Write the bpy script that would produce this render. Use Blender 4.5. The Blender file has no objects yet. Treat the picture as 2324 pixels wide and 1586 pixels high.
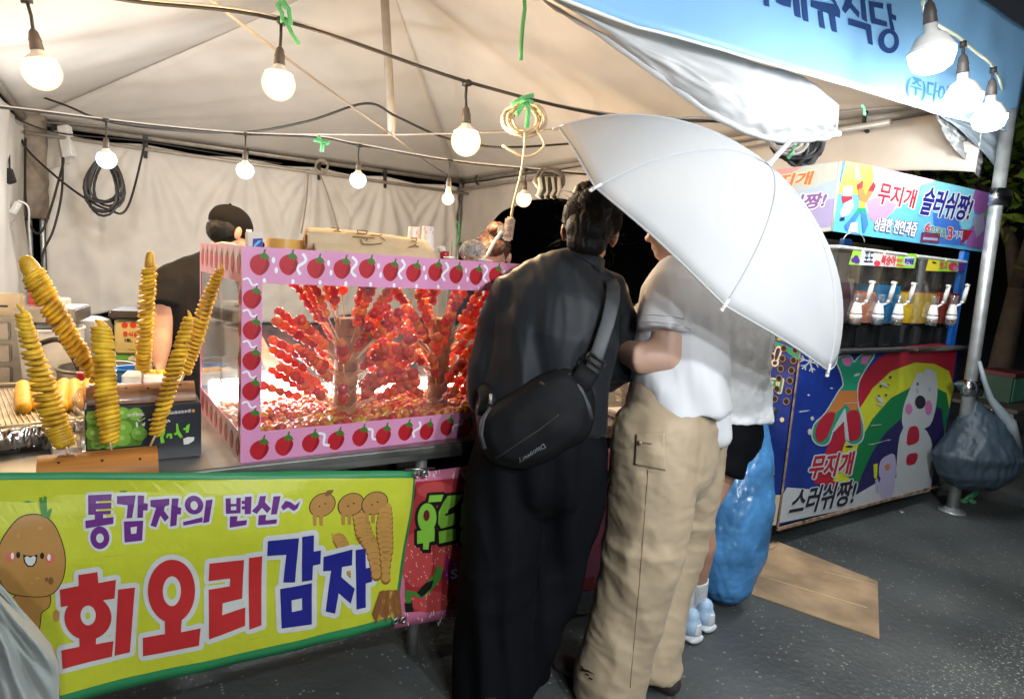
import bpy, bmesh, math, random
import numpy as np
from math import sin, cos, pi, radians
from mathutils import Vector, Matrix, noise
from mathutils.geometry import tessellate_polygon

random.seed(7)
rs = np.random.RandomState(11)
scene = bpy.context.scene
col = scene.collection

# ------------------------------------------------------------------ camera, world, sun, exposure
CAM_H = 1.42
YAW, PITCH, ROLL = radians(32.5), radians(7.8), radians(3.8)
FPX, W0, H0 = 1440.0, 2324.0, 1586.0
_f = Vector((sin(YAW)*cos(PITCH), cos(YAW)*cos(PITCH), -sin(PITCH)))
_r = Vector((cos(YAW), -sin(YAW), 0)); _u = _r.cross(_f)
RT = _r*cos(ROLL) + _u*sin(ROLL)
UP = -_r*sin(ROLL) + _u*cos(ROLL)
FW = _f
EYE = Vector((0, 0, CAM_H))
cd = bpy.data.cameras.new('camera'); cam = bpy.data.objects.new('camera', cd); col.objects.link(cam)
cd.sensor_width = 36; cd.lens = 36*FPX/W0; cd.clip_end = 400; cd.clip_start = 0.05
cam.matrix_world = Matrix(((RT.x, UP.x, -FW.x, EYE.x), (RT.y, UP.y, -FW.y, EYE.y), (RT.z, UP.z, -FW.z, EYE.z), (0, 0, 0, 1)))
scene.camera = cam

w = bpy.data.worlds.new('World'); scene.world = w; w.use_nodes = True
nt = w.node_tree; bg = nt.nodes['Background']
sky = nt.nodes.new('ShaderNodeTexSky'); sky.sky_type = 'NISHITA'; sky.sun_disc = False
sky.sun_elevation = radians(-2.9); sky.sun_rotation = radians(20)
nt.links.new(sky.outputs[0], bg.inputs[0]); bg.inputs[1].default_value = 0.15
sl = bpy.data.lights.new('moon', 'SUN'); sl.energy = 0.012; sl.angle = radians(0.5); sl.color = (1, .95, .88)
so = bpy.data.objects.new('moon', sl); col.objects.link(so); so.rotation_euler = (radians(50), 0, radians(160))
scene.view_settings.view_transform = 'Standard'; scene.view_settings.look = 'None'
scene.view_settings.exposure = 0.2; scene.view_settings.gamma = 1.0
scene.view_settings.use_curve_mapping = False
LED_W, NEAR_W, WARM_W, COOL_W, CASE_W = 31.0, 100.0, 55.0, 62.0, 62.0     # watts of each lamp; radiance of the case batten
scene.cycles.max_bounces = 8; scene.cycles.transparent_max_bounces = 24
scene.cycles.sample_clamp_indirect = 4.0
scene.cycles.caustics_reflective = False; scene.cycles.caustics_refractive = False
scene.cycles.use_denoising = True

# ------------------------------------------------------------------ geometry helpers
def ray(x, y): return FW + RT*((x-W0/2)/FPX) - UP*((y-H0/2)/FPX)
def pt(x, y, d): return EYE + ray(x, y)*d                      # point d metres ahead of the lens
def onp(ax, val, x, y):
    r = ray(x, y); return EYE + r*((val-EYE[ax])/r[ax])
def onz(z, x, y): return onp(2, z, x, y)
def ony(v, x, y): return onp(1, v, x, y)
def onx(v, x, y): return onp(0, v, x, y)

class MB:
    def __init__(s): s.v = []; s.f = []; s.m = []; s.mi = 0
    def add(s, vs, fs):
        b = len(s.v); s.v += [tuple(q) for q in vs]
        s.f += [tuple(i+b for i in f) for f in fs]; s.m += [s.mi]*len(fs); return s
    def box(s, a, b, M=None):
        x0, y0, z0 = a; x1, y1, z1 = b
        vs = [Vector(q) for q in ((x0,y0,z0),(x1,y0,z0),(x1,y1,z0),(x0,y1,z0),(x0,y0,z1),(x1,y0,z1),(x1,y1,z1),(x0,y1,z1))]
        if M is not None: vs = [M@q for q in vs]
        return s.add(vs, [(0,3,2,1),(4,5,6,7),(0,1,5,4),(1,2,6,5),(2,3,7,6),(3,0,4,7)])
    def hexa(s, bot, top):      # 4 bottom points (ccw from above), 4 top points
        return s.add(list(bot)+list(top), [(0,3,2,1),(4,5,6,7),(0,1,5,4),(1,2,6,5),(2,3,7,6),(3,0,4,7)])
    def tube(s, pts, r, n=8, closed=False, cap=True):
        pts = [Vector(p) for p in pts]; N = len(pts)
        rr = r if isinstance(r, (list, tuple)) else [r]*N
        ref = None; rings = []
        for i, p in enumerate(pts):
            a = pts[(i-1) % N] if (closed or i > 0) else p
            b = pts[(i+1) % N] if (closed or i < N-1) else p
            t = (b-a)
            t = t.normalized() if t.length > 1e-9 else Vector((0,0,1))
            if ref is None: ref = t.orthogonal().normalized()
            ref = ref - t*ref.dot(t)
            ref = ref.normalized() if ref.length > 1e-6 else t.orthogonal().normalized()
            q = t.cross(ref)
            rings.append([p + (ref*cos(2*pi*k/n) + q*sin(2*pi*k/n))*rr[i] for k in range(n)])
        vs = [v for R in rings for v in R]; fs = []
        for i in range(N if closed else N-1):
            j = (i+1) % N
            for k in range(n):
                fs.append((i*n+k, i*n+(k+1) % n, j*n+(k+1) % n, j*n+k))
        if cap and not closed:
            fs.append(tuple(range(n-1, -1, -1))); fs.append(tuple((N-1)*n+k for k in range(n)))
        return s.add(vs, fs)
    def lathe(s, prof, n=16, M=None):           # prof [(r,z)], axis z
        vs = []; fs = []
        for r, z in prof:
            for k in range(n): vs.append(Vector((r*cos(2*pi*k/n), r*sin(2*pi*k/n), z)))
        for i in range(len(prof)-1):
            for k in range(n): fs.append((i*n+k, i*n+(k+1) % n, (i+1)*n+(k+1) % n, (i+1)*n+k))
        fs.append(tuple(range(n-1, -1, -1))); fs.append(tuple((len(prof)-1)*n+k for k in range(n)))
        if M is not None: vs = [M@q for q in vs]
        return s.add(vs, fs)
    def ell(s, c, r, n=12, m=8, M=None):
        vs = [Vector((0,0,-1))]
        for i in range(1, m):
            a = -pi/2+pi*i/m
            for k in range(n): vs.append(Vector((cos(a)*cos(2*pi*k/n), cos(a)*sin(2*pi*k/n), sin(a))))
        vs.append(Vector((0,0,1))); fs = []
        for k in range(n): fs.append((0, 1+(k+1) % n, 1+k))
        for i in range(m-2):
            for k in range(n): fs.append((1+i*n+k, 1+i*n+(k+1) % n, 1+(i+1)*n+(k+1) % n, 1+(i+1)*n+k))
        L = len(vs)-1
        for k in range(n): fs.append((L, 1+(m-2)*n+k, 1+(m-2)*n+(k+1) % n))
        R = r if hasattr(r, '__len__') else (r, r, r)
        vs = [Vector((q.x*R[0], q.y*R[1], q.z*R[2])) for q in vs]
        if M is not None: vs = [M@q for q in vs]
        c = Vector(c); return s.add([q+c for q in vs], fs)
    def loft(s, P, A, B, S, n=20, cap=('r', 'r')):
        P = [Vector(p) for p in P]; N = len(P); S = [Vector(q) for q in S] if isinstance(S, list) else [Vector(S)]*N
        rings = []
        def frame(i):
            t = (P[min(i+1, N-1)]-P[max(i-1, 0)]).normalized()
            sd = (S[i]-t*S[i].dot(t)).normalized(); return t, sd, t.cross(sd)
        def ring(c, a, b, sd, q): rings.append([c+sd*(a*cos(2*pi*k/n))+q*(b*sin(2*pi*k/n)) for k in range(n)])
        for e in range(N):
            t, sd, q = frame(e)
            if e == 0 and cap[0] == 'r':
                for h in (.95, .7, .35): k_ = math.sqrt(1-h*h); ring(P[0]-t*(min(A[0], B[0])*h), A[0]*k_, B[0]*k_, sd, q)
            ring(P[e], A[e], B[e], sd, q)
            if e == N-1 and cap[1] == 'r':
                for h in (.35, .7, .95): k_ = math.sqrt(1-h*h); ring(P[e]+t*(min(A[e], B[e])*h), A[e]*k_, B[e]*k_, sd, q)
        vs = [v for R in rings for v in R]; fs = []
        for i in range(len(rings)-1):
            for k in range(n): fs.append((i*n+k, i*n+(k+1) % n, (i+1)*n+(k+1) % n, (i+1)*n+k))
        fs.append(tuple(range(n-1, -1, -1))); fs.append(tuple((len(rings)-1)*n+k for k in range(n)))
        return s.add(vs, fs)
    def grid(s, fn, nu, nv, thick=0.0):
        g = [[Vector(fn(i/nu, j/nv)) for j in range(nv+1)] for i in range(nu+1)]
        vs = [q for R in g for q in R]; W = nv+1; fs = []
        for i in range(nu):
            for j in range(nv): fs.append((i*W+j, (i+1)*W+j, (i+1)*W+j+1, i*W+j+1))
        if thick:
            n0 = len(vs); nr = []
            for i in range(nu+1):
                for j in range(nv+1):
                    a = g[min(i+1, nu)][j]-g[max(i-1, 0)][j]; b = g[i][min(j+1, nv)]-g[i][max(j-1, 0)]
                    c = a.cross(b); nr.append(c.normalized() if c.length > 1e-12 else Vector((0, 0, 1)))
            vs = vs+[q-k*thick for q, k in zip(vs, nr)]
            fs += [tuple(reversed([i+n0 for i in f])) for f in fs]
            edge = [i*W for i in range(nu+1)]+[nu*W+j for j in range(1, nv+1)]+[i*W+nv for i in range(nu-1, -1, -1)]+[j for j in range(nv-1, 0, -1)]
            for a, b in zip(edge, edge[1:]+edge[:1]): fs.append((b, a, a+n0, b+n0))
        return s.add(vs, fs)
    def mesh(s, name, mats, smooth=False):
        me = bpy.data.meshes.new(name); me.from_pydata(s.v, [], s.f)
        if not isinstance(mats, (list, tuple)): mats = [mats]
        for m in mats: me.materials.append(m)
        if len(mats) > 1: me.polygons.foreach_set('material_index', s.m)
        if smooth: me.polygons.foreach_set('use_smooth', [True]*len(me.polygons))
        me.update(); return me
    def build(s, name, mats, parent=None, smooth=False, local=False):
        return put(name, s.mesh(name, mats, smooth), parent, local)

def put(name, me, parent=None, local=False):
    o = bpy.data.objects.new(name, me); col.objects.link(o)
    if parent is not None:
        o.parent = parent
        if parent.type == 'EMPTY' and not local: o.matrix_parent_inverse = Matrix.Translation(-parent.location)
    return o
def tag(o, label=None, cat=None, group=None, kind=None):
    if label: o['label'] = label
    if cat: o['category'] = cat
    if group: o['group'] = group
    if kind: o['kind'] = kind
    return o
def thing(name, label, cat, loc=(0, 0, 0), group=None):
    o = bpy.data.objects.new(name, None); col.objects.link(o); o.location = loc; o.empty_display_size = .05
    return tag(o, label, cat, group)
def copy_tree(o, parent=None):
    c = o.copy(); col.objects.link(c)
    if parent is not None: c.parent = parent
    for ch in list(o.children): copy_tree(ch, c)
    return c
def angled(o, deg=35):
    me = o.data; me.polygons.foreach_set('use_smooth', [True]*len(me.polygons))
    bm = bmesh.new(); bm.from_mesh(me)
    for e in bm.edges:
        if len(e.link_faces) == 2: e.smooth = e.calc_face_angle(0) < radians(deg)
    bm.to_mesh(me); bm.free(); return o
def bevelled(o, w=.004, seg=2):
    bm = bmesh.new(); bm.from_mesh(o.data); bmesh.ops.remove_doubles(bm, verts=bm.verts, dist=1e-6)
    bmesh.ops.bevel(bm, geom=list(bm.edges), offset=w, segments=seg, affect='EDGES', clamp_overlap=True)
    bm.to_mesh(o.data); bm.free(); return angled(o, 40)

def fuse(mb, voxel=.012, smooth=4, disp=None, cut=None):
    """join closed shapes to one skin, smooth it, fold it"""
    me = mb.mesh('tmp', []); o = bpy.data.objects.new('tmp', me); col.objects.link(o)
    r = o.modifiers.new('r', 'REMESH'); r.mode = 'VOXEL'; r.voxel_size = voxel; r.adaptivity = 0
    if smooth:
        q = o.modifiers.new('s', 'SMOOTH'); q.iterations = smooth; q.factor = .5
    dg = bpy.context.evaluated_depsgraph_get()
    out = bpy.data.meshes.new_from_object(o.evaluated_get(dg))
    bpy.data.objects.remove(o); bpy.data.meshes.remove(me)
    n = len(out.vertices); co = np.empty(n*3); no = np.empty(n*3)
    if disp is not None:
        out.vertices.foreach_get('co', co); out.vertices.foreach_get('normal', no)
        co = co.reshape(-1, 3); no = no.reshape(-1, 3)
        d = np.array([disp(Vector(p), Vector(k)) for p, k in zip(co, no)])
        co = co + no*d[:, None] if d.ndim == 1 else co + d
        out.vertices.foreach_set('co', co.ravel())
    if cut is not None:
        bm = bmesh.new(); bm.from_mesh(out)
        bmesh.ops.delete(bm, geom=[v for v in bm.verts if cut(v.co)], context='VERTS')
        bm.to_mesh(out); bm.free()
    out.polygons.foreach_set('use_smooth', [True]*len(out.polygons)); out.update()
    return out
def setmat(me, m):
    me.materials.clear(); me.materials.append(m); return me

# ------------------------------------------------------------------ materials
MATS = {}
def mat(name, c, rough=.6, metal=0., var=.08, vs=9., bump=0., bs=60., coat=0., sss=0., spec=.5, trans=0., sheen=0.):
    if name in MATS: return MATS[name]
    m = bpy.data.materials.new(name); m.use_nodes = True; t = m.node_tree; b = t.nodes['Principled BSDF']
    b.inputs['Roughness'].default_value = rough; b.inputs['Metallic'].default_value = metal
    b.inputs['Coat Weight'].default_value = coat; b.inputs['Specular IOR Level'].default_value = spec
    b.inputs['Coat Roughness'].default_value = .08
    b.inputs['Sheen Weight'].default_value = sheen
    if sss: b.inputs['Subsurface Weight'].default_value = sss; b.inputs['Subsurface Radius'].default_value = (.02, .006, .004); b.inputs['Subsurface Scale'].default_value = 1.0
    tc = t.nodes.new('ShaderNodeTexCoord')
    n = t.nodes.new('ShaderNodeTexNoise'); n.inputs['Scale'].default_value = vs; n.inputs['Detail'].default_value = 5
    t.links.new(tc.outputs['Object'], n.inputs['Vector'])
    r = t.nodes.new('ShaderNodeValToRGB')
    r.color_ramp.elements[0].position = .3; r.color_ramp.elements[1].position = .72
    r.color_ramp.elements[0].color = (*[max(0, q*(1-var*1.6)) for q in c], 1)
    r.color_ramp.elements[1].color = (*[min(1, q*(1+var)) for q in c], 1)
    t.links.new(n.outputs['Fac'], r.inputs['Fac']); t.links.new(r.outputs['Color'], b.inputs['Base Color'])
    rr = t.nodes.new('ShaderNodeMapRange'); rr.inputs['To Min'].default_value = max(.02, rough*.8); rr.inputs['To Max'].default_value = min(1, rough*1.25)
    t.links.new(n.outputs['Fac'], rr.inputs['Value']); t.links.new(rr.outputs['Result'], b.inputs['Roughness'])
    if bump:
        n2 = t.nodes.new('ShaderNodeTexNoise'); n2.inputs['Scale'].default_value = bs; n2.inputs['Detail'].default_value = 4
        t.links.new(tc.outputs['Object'], n2.inputs['Vector'])
        bp = t.nodes.new('ShaderNodeBump'); bp.inputs['Strength'].default_value = bump; bp.inputs['Distance'].default_value = .004
        t.links.new(n2.outputs['Fac'], bp.inputs['Height']); t.links.new(bp.outputs['Normal'], b.inputs['Normal'])
    if trans:
        tr = t.nodes.new('ShaderNodeBsdfTranslucent'); t.links.new(r.outputs['Color'], tr.inputs['Color'])
        mx = t.nodes.new('ShaderNodeMixShader'); mx.inputs[0].default_value = trans
        t.links.new(b.outputs[0], mx.inputs[1]); t.links.new(tr.outputs[0], mx.inputs[2])
        t.links.new(mx.outputs[0], t.nodes['Material Output'].inputs['Surface'])
    MATS[name] = m; return m
def emit(name, c, s):
    m = bpy.data.materials.new(name); m.use_nodes = True; t = m.node_tree; t.nodes.clear()
    e = t.nodes.new('ShaderNodeEmission'); e.inputs[0].default_value = (*c, 1); e.inputs[1].default_value = s
    o = t.nodes.new('ShaderNodeOutputMaterial'); t.links.new(e.outputs[0], o.inputs[0]); return m
def glow(name, c, rim, s0, s1):
    # frosted globe: brightest seen face on, warmer and dimmer at its limb; half of the light inside passes through
    m = bpy.data.materials.new(name); m.use_nodes = True; t = m.node_tree; t.nodes.clear()
    lw = t.nodes.new('ShaderNodeLayerWeight'); lw.inputs['Blend'].default_value = .35
    mr = t.nodes.new('ShaderNodeMapRange'); mr.inputs['From Min'].default_value = .25; mr.inputs['To Min'].default_value = s0; mr.inputs['To Max'].default_value = s1
    t.links.new(lw.outputs['Facing'], mr.inputs['Value'])
    mc = t.nodes.new('ShaderNodeMix'); mc.data_type = 'RGBA'; mc.inputs['A'].default_value = (*c, 1); mc.inputs['B'].default_value = (*rim, 1)
    t.links.new(lw.outputs['Facing'], mc.inputs['Factor'])
    e = t.nodes.new('ShaderNodeEmission'); t.links.new(mc.outputs['Result'], e.inputs[0]); t.links.new(mr.outputs[0], e.inputs[1])
    tr = t.nodes.new('ShaderNodeBsdfTransparent'); mx = t.nodes.new('ShaderNodeMixShader'); mx.inputs[0].default_value = .5
    t.links.new(e.outputs[0], mx.inputs[1]); t.links.new(tr.outputs[0], mx.inputs[2])
    o = t.nodes.new('ShaderNodeOutputMaterial'); t.links.new(mx.outputs[0], o.inputs[0]); return m
def clear(name, tint=(1, 1, 1), gloss=.06, haze=.0, hz=14.):
    m = bpy.data.materials.new(name); m.use_nodes = True; t = m.node_tree; t.nodes.clear()
    tr = t.nodes.new('ShaderNodeBsdfTransparent'); tr.inputs[0].default_value = (*tint, 1)
    gl = t.nodes.new('ShaderNodeBsdfGlossy'); gl.inputs['Roughness'].default_value = .04
    lw = t.nodes.new('ShaderNodeLayerWeight'); lw.inputs['Blend'].default_value = .25
    mr = t.nodes.new('ShaderNodeMapRange'); mr.inputs['To Min'].default_value = gloss; mr.inputs['To Max'].default_value = .55
    t.links.new(lw.outputs['Facing'], mr.inputs['Value'])
    mx = t.nodes.new('ShaderNodeMixShader'); t.links.new(mr.outputs[0], mx.inputs[0])
    t.links.new(tr.outputs[0], mx.inputs[1]); t.links.new(gl.outputs[0], mx.inputs[2])
    o = t.nodes.new('ShaderNodeOutputMaterial'); last = mx
    if haze:
        df = t.nodes.new('ShaderNodeBsdfDiffuse'); df.inputs[0].default_value = (.8, .8, .8, 1)
        n = t.nodes.new('ShaderNodeTexNoise'); n.inputs['Scale'].default_value = hz; n.inputs['Detail'].default_value = 6
        tc = t.nodes.new('ShaderNodeTexCoord'); t.links.new(tc.outputs['Object'], n.inputs['Vector'])
        q = t.nodes.new('ShaderNodeMapRange'); q.inputs['From Min'].default_value = .42; q.inputs['From Max'].default_value = .8; q.inputs['To Max'].default_value = haze
        q.inputs['To Min'].default_value = haze*.12
        t.links.new(n.outputs['Fac'], q.inputs['Value'])
        m2 = t.nodes.new('ShaderNodeMixShader'); t.links.new(q.outputs[0], m2.inputs[0])
        t.links.new(mx.outputs[0], m2.inputs[1]); t.links.new(df.outputs[0], m2.inputs[2]); last = m2
    t.links.new(last.outputs[0], o.inputs[0]); return m

STEEL = mat('steel', (.52, .50, .47), .32, 1., .12, 6, .15, 40)
DSTEEL = mat('worn_steel', (.36, .35, .33), .38, 1., .2, 7, .2, 30)
CHROME = mat('galvanised_pipe', (.5, .51, .50), .42, .65, .15, 14)
BLACKR = mat('black_rubber', (.018, .017, .017), .55)
WHITEP = mat('white_plastic', (.72, .71, .68), .4)
CARD = mat('cardboard', (.36, .245, .14), .85, var=.28, vs=5, bump=.15, bs=30)
GREENR = mat('green_ribbon', (.16, .55, .26), .4, trans=.4)
TENT = mat('tent_fabric', (.68, .63, .57), .75, var=.05, vs=2.2, bump=.08, bs=25, trans=.06)
ROPEC = mat('pale_rope', (.55, .5, .42), .8)

# flat print laid on a surface: polygons given in picture pixels, carried onto the real surface
class Print:
    def __init__(s, surf): s.surf = surf; s.q = []; s.v = []; s.f = []; s.m = []; s.mats = []; s.k = 0
    def poly(s, pts, m, layer=1, base=None):
        if m not in s.mats: s.mats.append(m)
        s.k += 1; off = .0012*layer + .00003*(s.k % 30)
        P3 = [(x, y, off) for x, y in pts]
        fs = tessellate_polygon([[Vector((x, -y, 0)) for x, y in pts]])
        b = len(s.v); s.v += P3; mi = s.mats.index(m)
        for f in fs:
            a = [pts[i] for i in f]
            ar = (a[1][0]-a[0][0])*(a[2][1]-a[0][1])-(a[2][0]-a[0][0])*(a[1][1]-a[0][1])
            s.f.append(tuple(i+b for i in (f if ar < 0 else f[::-1]))); s.m.append(mi)
    def ell(s, cx, cy, rx, ry, m, layer=1, rot=0., n=28):
        s.poly([(cx+rx*cos(2*pi*k/n)*cos(rot)-ry*sin(2*pi*k/n)*sin(rot), cy+rx*cos(2*pi*k/n)*sin(rot)+ry*sin(2*pi*k/n)*cos(rot)) for k in range(n)], m, layer)
    def grow(s, pts, d):
        cx = sum(p[0] for p in pts)/len(pts)
        P = [Vector((p[0], p[1])) for p in pts]; n = len(P)
        ar = sum(P[i].x*P[(i+1) % n].y-P[(i+1) % n].x*P[i].y for i in range(n))
        sg = 1 if ar > 0 else -1; out = []
        for i in range(n):
            a, b, c = P[i-1], P[i], P[(i+1) % n]
            e1 = (b-a).normalized(); e2 = (c-b).normalized()
            n1 = Vector((e1.y, -e1.x))*sg; n2 = Vector((e2.y, -e2.x))*sg
            cr = (e1.x*e2.y-e1.y*e2.x)*sg
            if cr > .25:
                m_ = (n1+n2).normalized()
                for q in (n1, (n1+m_).normalized(), m_, (n2+m_).normalized(), n2): out.append(tuple(b+q*d))
            else:
                m_ = (n1+n2); m_ = m_.normalized() if m_.length > .2 else n1
                out.append(tuple(b+m_*min(d*1.5, d/max(.5, m_.dot(n1)))))
        return out
    def text(s, body, quad, m, layer=2, bold=0., outline=None, om=None, shadow=None):
        """quad: picture points for the text box, bottom left, bottom right, top right, top left"""
        V, F = glyphs(body)
        q = [Vector((a, b)) for a, b in quad]
        hh = (q[3]-q[0]).length
        def at(u, v): return (q[0]*(1-u)+q[1]*u)*(1-v)+(q[3]*(1-u)+q[2]*u)*v
        def stamp(dx, dy, mm, ly):
            if mm not in s.mats: s.mats.append(mm)
            s.k += 1; off = .0012*ly+.00003*(s.k % 30); b = len(s.v); mi = s.mats.index(mm)
            for u, v in V:
                p = at(u, v); s.v.append((p.x+dx, p.y+dy, off))
            for f in F: s.f.append(tuple(i+b for i in f)); s.m.append(mi)
        if outline:
            for k in range(10): stamp(outline*cos(2*pi*k/10), outline*sin(2*pi*k/10), om, layer-1)
        if bold:
            for k in range(6): stamp(bold*cos(2*pi*k/6), bold*sin(2*pi*k/6), m, layer)
        stamp(0, 0, m, layer+.5)
    def build(s, name, parent, slices=None):
        me = bpy.data.meshes.new(name); me.from_pydata(s.v, [], s.f)
        for m in s.mats: me.materials.append(m)
        me.polygons.foreach_set('material_index', s.m)
        if slices:                                    # cut along a lattice so that the print follows a curved sheet
            bm = bmesh.new(); bm.from_mesh(me)
            for ax, no in ((0, (1, 0, 0)), (1, (0, 1, 0))):
                lo, hi = min(v[ax] for v in s.v), max(v[ax] for v in s.v); k = math.floor(lo/slices)+1
                while k*slices < hi:
                    co = [0, 0, 0]; co[ax] = k*slices
                    bmesh.ops.bisect_plane(bm, geom=bm.verts[:]+bm.edges[:]+bm.faces[:], plane_co=co, plane_no=no, dist=1e-5); k += 1
            bm.to_mesh(me); bm.free()
        for v in me.vertices: v.co = s.surf(v.co.x, v.co.y, v.co.z)
        me.update()
        return put(name, me, parent)
_gl = {}
def glyphs(body):
    if body in _gl: return _gl[body]
    c = bpy.data.curves.new('t', 'FONT'); c.body = body; c.offset = .018; c.resolution_u = 3
    o = bpy.data.objects.new('t', c); col.objects.link(o)
    me = bpy.data.meshes.new_from_object(o.evaluated_get(bpy.context.evaluated_depsgraph_get()))
    bpy.data.objects.remove(o); bpy.data.curves.remove(c)
    V = [(v.co.x, v.co.y) for v in me.vertices]; F = [tuple(p.vertices) for p in me.polygons]
    F = [f if me.polygons[i].normal.z > 0 else f[::-1] for i, f in enumerate(F)]
    x0, x1 = min(v[0] for v in V), max(v[0] for v in V); y0, y1 = min(v[1] for v in V), max(v[1] for v in V)
    V = [((x-x0)/(x1-x0), (y-y0)/(y1-y0)) for x, y in V]; bpy.data.meshes.remove(me)
    _gl[body] = (V, F); return V, F
def ink(name, c): return mat('ink_'+name, c, .42, var=.03, vs=30, spec=.35)
def nz(p, s=1., o=0.): return noise.noise(Vector((p[0]*s+o, p[1]*s+o*.7, p[2]*s-o)))
# ================================================================== ground
def asphalt():
    m = bpy.data.materials.new('asphalt'); m.use_nodes = True; t = m.node_tree; b = t.nodes['Principled BSDF']
    tc = t.nodes.new('ShaderNodeTexCoord')
    def N(tp, **k):
        q = t.nodes.new(tp)
        for a, v in k.items(): q.inputs[a].default_value = v
        return q
    n1 = N('ShaderNodeTexNoise', Scale=1.3, Detail=6.); n2 = N('ShaderNodeTexNoise', Scale=70., Detail=3.)
    v = N('ShaderNodeTexVoronoi', Scale=75.); v2 = N('ShaderNodeTexVoronoi', Scale=34.)
    for q in (n1, n2, v, v2): t.links.new(tc.outputs['Object'], q.inputs['Vector'])
    r = t.nodes.new('ShaderNodeValToRGB'); r.color_ramp.elements[0].color = (.042, .047, .046, 1); r.color_ramp.elements[1].color = (.088, .097, .094, 1)
    r.color_ramp.elements[0].position = .35; r.color_ramp.elements[1].position = .68
    t.links.new(n1.outputs['Fac'], r.inputs['Fac'])
    # pale chips of aggregate: some voronoi cells, by their random colour
    sp = t.nodes.new('ShaderNodeSeparateColor'); t.links.new(v.outputs['Color'], sp.inputs[0])
    g = N('ShaderNodeMath'); g.operation = 'GREATER_THAN'; g.inputs[1].default_value = .93; t.links.new(sp.outputs[0], g.inputs[0])
    ds = N('ShaderNodeMath'); ds.operation = 'LESS_THAN'; ds.inputs[1].default_value = .36; t.links.new(v.outputs['Distance'], ds.inputs[0])
    mu = N('ShaderNodeMath'); mu.operation = 'MULTIPLY'; t.links.new(g.outputs[0], mu.inputs[0]); t.links.new(ds.outputs[0], mu.inputs[1])
    mx = t.nodes.new('ShaderNodeMix'); mx.data_type = 'RGBA'
    t.links.new(mu.outputs[0], mx.inputs['Factor']); t.links.new(r.outputs[0], mx.inputs['A']); mx.inputs['B'].default_value = (.24, .24, .21, 1)
    # worn paint of an old road marking
    sx = t.nodes.new('ShaderNodeSeparateXYZ'); t.links.new(tc.outputs['Object'], sx.inputs[0])
    ln = N('ShaderNodeMath'); ln.operation = 'MULTIPLY_ADD'; ln.inputs[1].default_value = -.06; ln.inputs[2].default_value = 1.02
    t.links.new(sx.outputs['X'], ln.inputs[0])                      # line y = 2.62 - .62 x ... band below it
    df = N('ShaderNodeMath'); df.operation = 'SUBTRACT'; t.links.new(sx.outputs['Y'], df.inputs[0]); t.links.new(ln.outputs[0], df.inputs[1])
    ab = N('ShaderNodeMath'); ab.operation = 'ABSOLUTE'; t.links.new(df.outputs[0], ab.inputs[0])
    bd = N('ShaderNodeMapRange'); bd.inputs['From Min'].default_value = .03; bd.inputs['From Max'].default_value = .22; bd.inputs['To Min'].default_value = 1; bd.inputs['To Max'].default_value = 0
    t.links.new(ab.outputs[0], bd.inputs['Value'])
    n3 = N('ShaderNodeTexNoise', Scale=85., Detail=3.); t.links.new(tc.outputs['Object'], n3.inputs['Vector'])
    th = N('ShaderNodeMapRange'); th.inputs['From Min'].default_value = .60; th.inputs['From Max'].default_value = .66
    t.links.new(n3.outputs['Fac'], th.inputs['Value'])
    pm = N('ShaderNodeMath'); pm.operation = 'MULTIPLY'; t.links.new(bd.outputs[0], pm.inputs[0]); t.links.new(th.outputs[0], pm.inputs[1])
    mx2 = t.nodes.new('ShaderNodeMix'); mx2.data_type = 'RGBA'; t.links.new(pm.outputs[0], mx2.inputs['Factor'])
    t.links.new(mx.outputs['Result'], mx2.inputs['A']); mx2.inputs['B'].default_value = (.42, .43, .38, 1)
    t.links.new(mx2.outputs['Result'], b.inputs['Base Color'])
    rr = N('ShaderNodeMapRange'); rr.inputs['To Min'].default_value = .28; rr.inputs['To Max'].default_value = .7; t.links.new(n1.outputs['Fac'], rr.inputs['Value']); t.links.new(rr.outputs[0], b.inputs['Roughness'])
    ad = N('ShaderNodeMath'); ad.operation = 'ADD'; t.links.new(n2.outputs['Fac'], ad.inputs[0]); t.links.new(v2.outputs['Distance'], ad.inputs[1])
    bp = N('ShaderNodeBump', Strength=.4, Distance=.005); t.links.new(ad.outputs[0], bp.inputs['Height']); t.links.new(bp.outputs[0], b.inputs['Normal'])
    return m
g = MB(); g.add([(-60, -40, 0), (60, -40, 0), (60, 80, 0), (-60, 80, 0)], [(0, 1, 2, 3)])
tag(g.build('ground', asphalt()), kind='structure')
# dark wooded slope added as a backdrop, raised to hide the sky glow
g = MB()
def hill(u, v):
    a = radians(150-200*u); r = 28+v*12; x = a*28; return (r*cos(a), r*sin(a), -.1+v*(9.5+2.*nz((x*.2, 3, 0))+.8*nz((x*.9, 1, 5)))+.4*nz((x*1.7, v*7, 2)))
g.grid(hill, 110, 12)
tag(g.build('backdrop_hill', mat('night_foliage', (.02, .03, .015), .9, bump=.6, bs=5)), kind='structure')

# ================================================================== tent
EZ, XL, XR, YF, YB = 2.55, -0.74, 4.40, 1.80, 8.60
tent = thing('market_tent', 'large beige market tent with galvanised poles over the food stall', 'tent', (1.9, 5.2, 0))
PK = Vector((1.9, 5.3, 3.75))
def panel(a, b, sag=.03):
    a, b = Vector(a), Vector(b)
    def fn(u, v):
        p = (a*(1-u)+b*u)*(1-v)+PK*v
        return p+Vector((0, 0, -sag*sin(pi*v)*(.4+.6*sin(pi*u))+.006*nz(p, .8)))
    return fn
cs = [(XL, YF, EZ), (XR, YF, EZ), (XR, YB, EZ), (XL, YB, EZ)]
for i in range(4):
    g = MB(); g.grid(panel(cs[i], cs[(i+1) % 4]), 26, 18, .004); g.build('roof_panel', TENT, tent, True)
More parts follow.
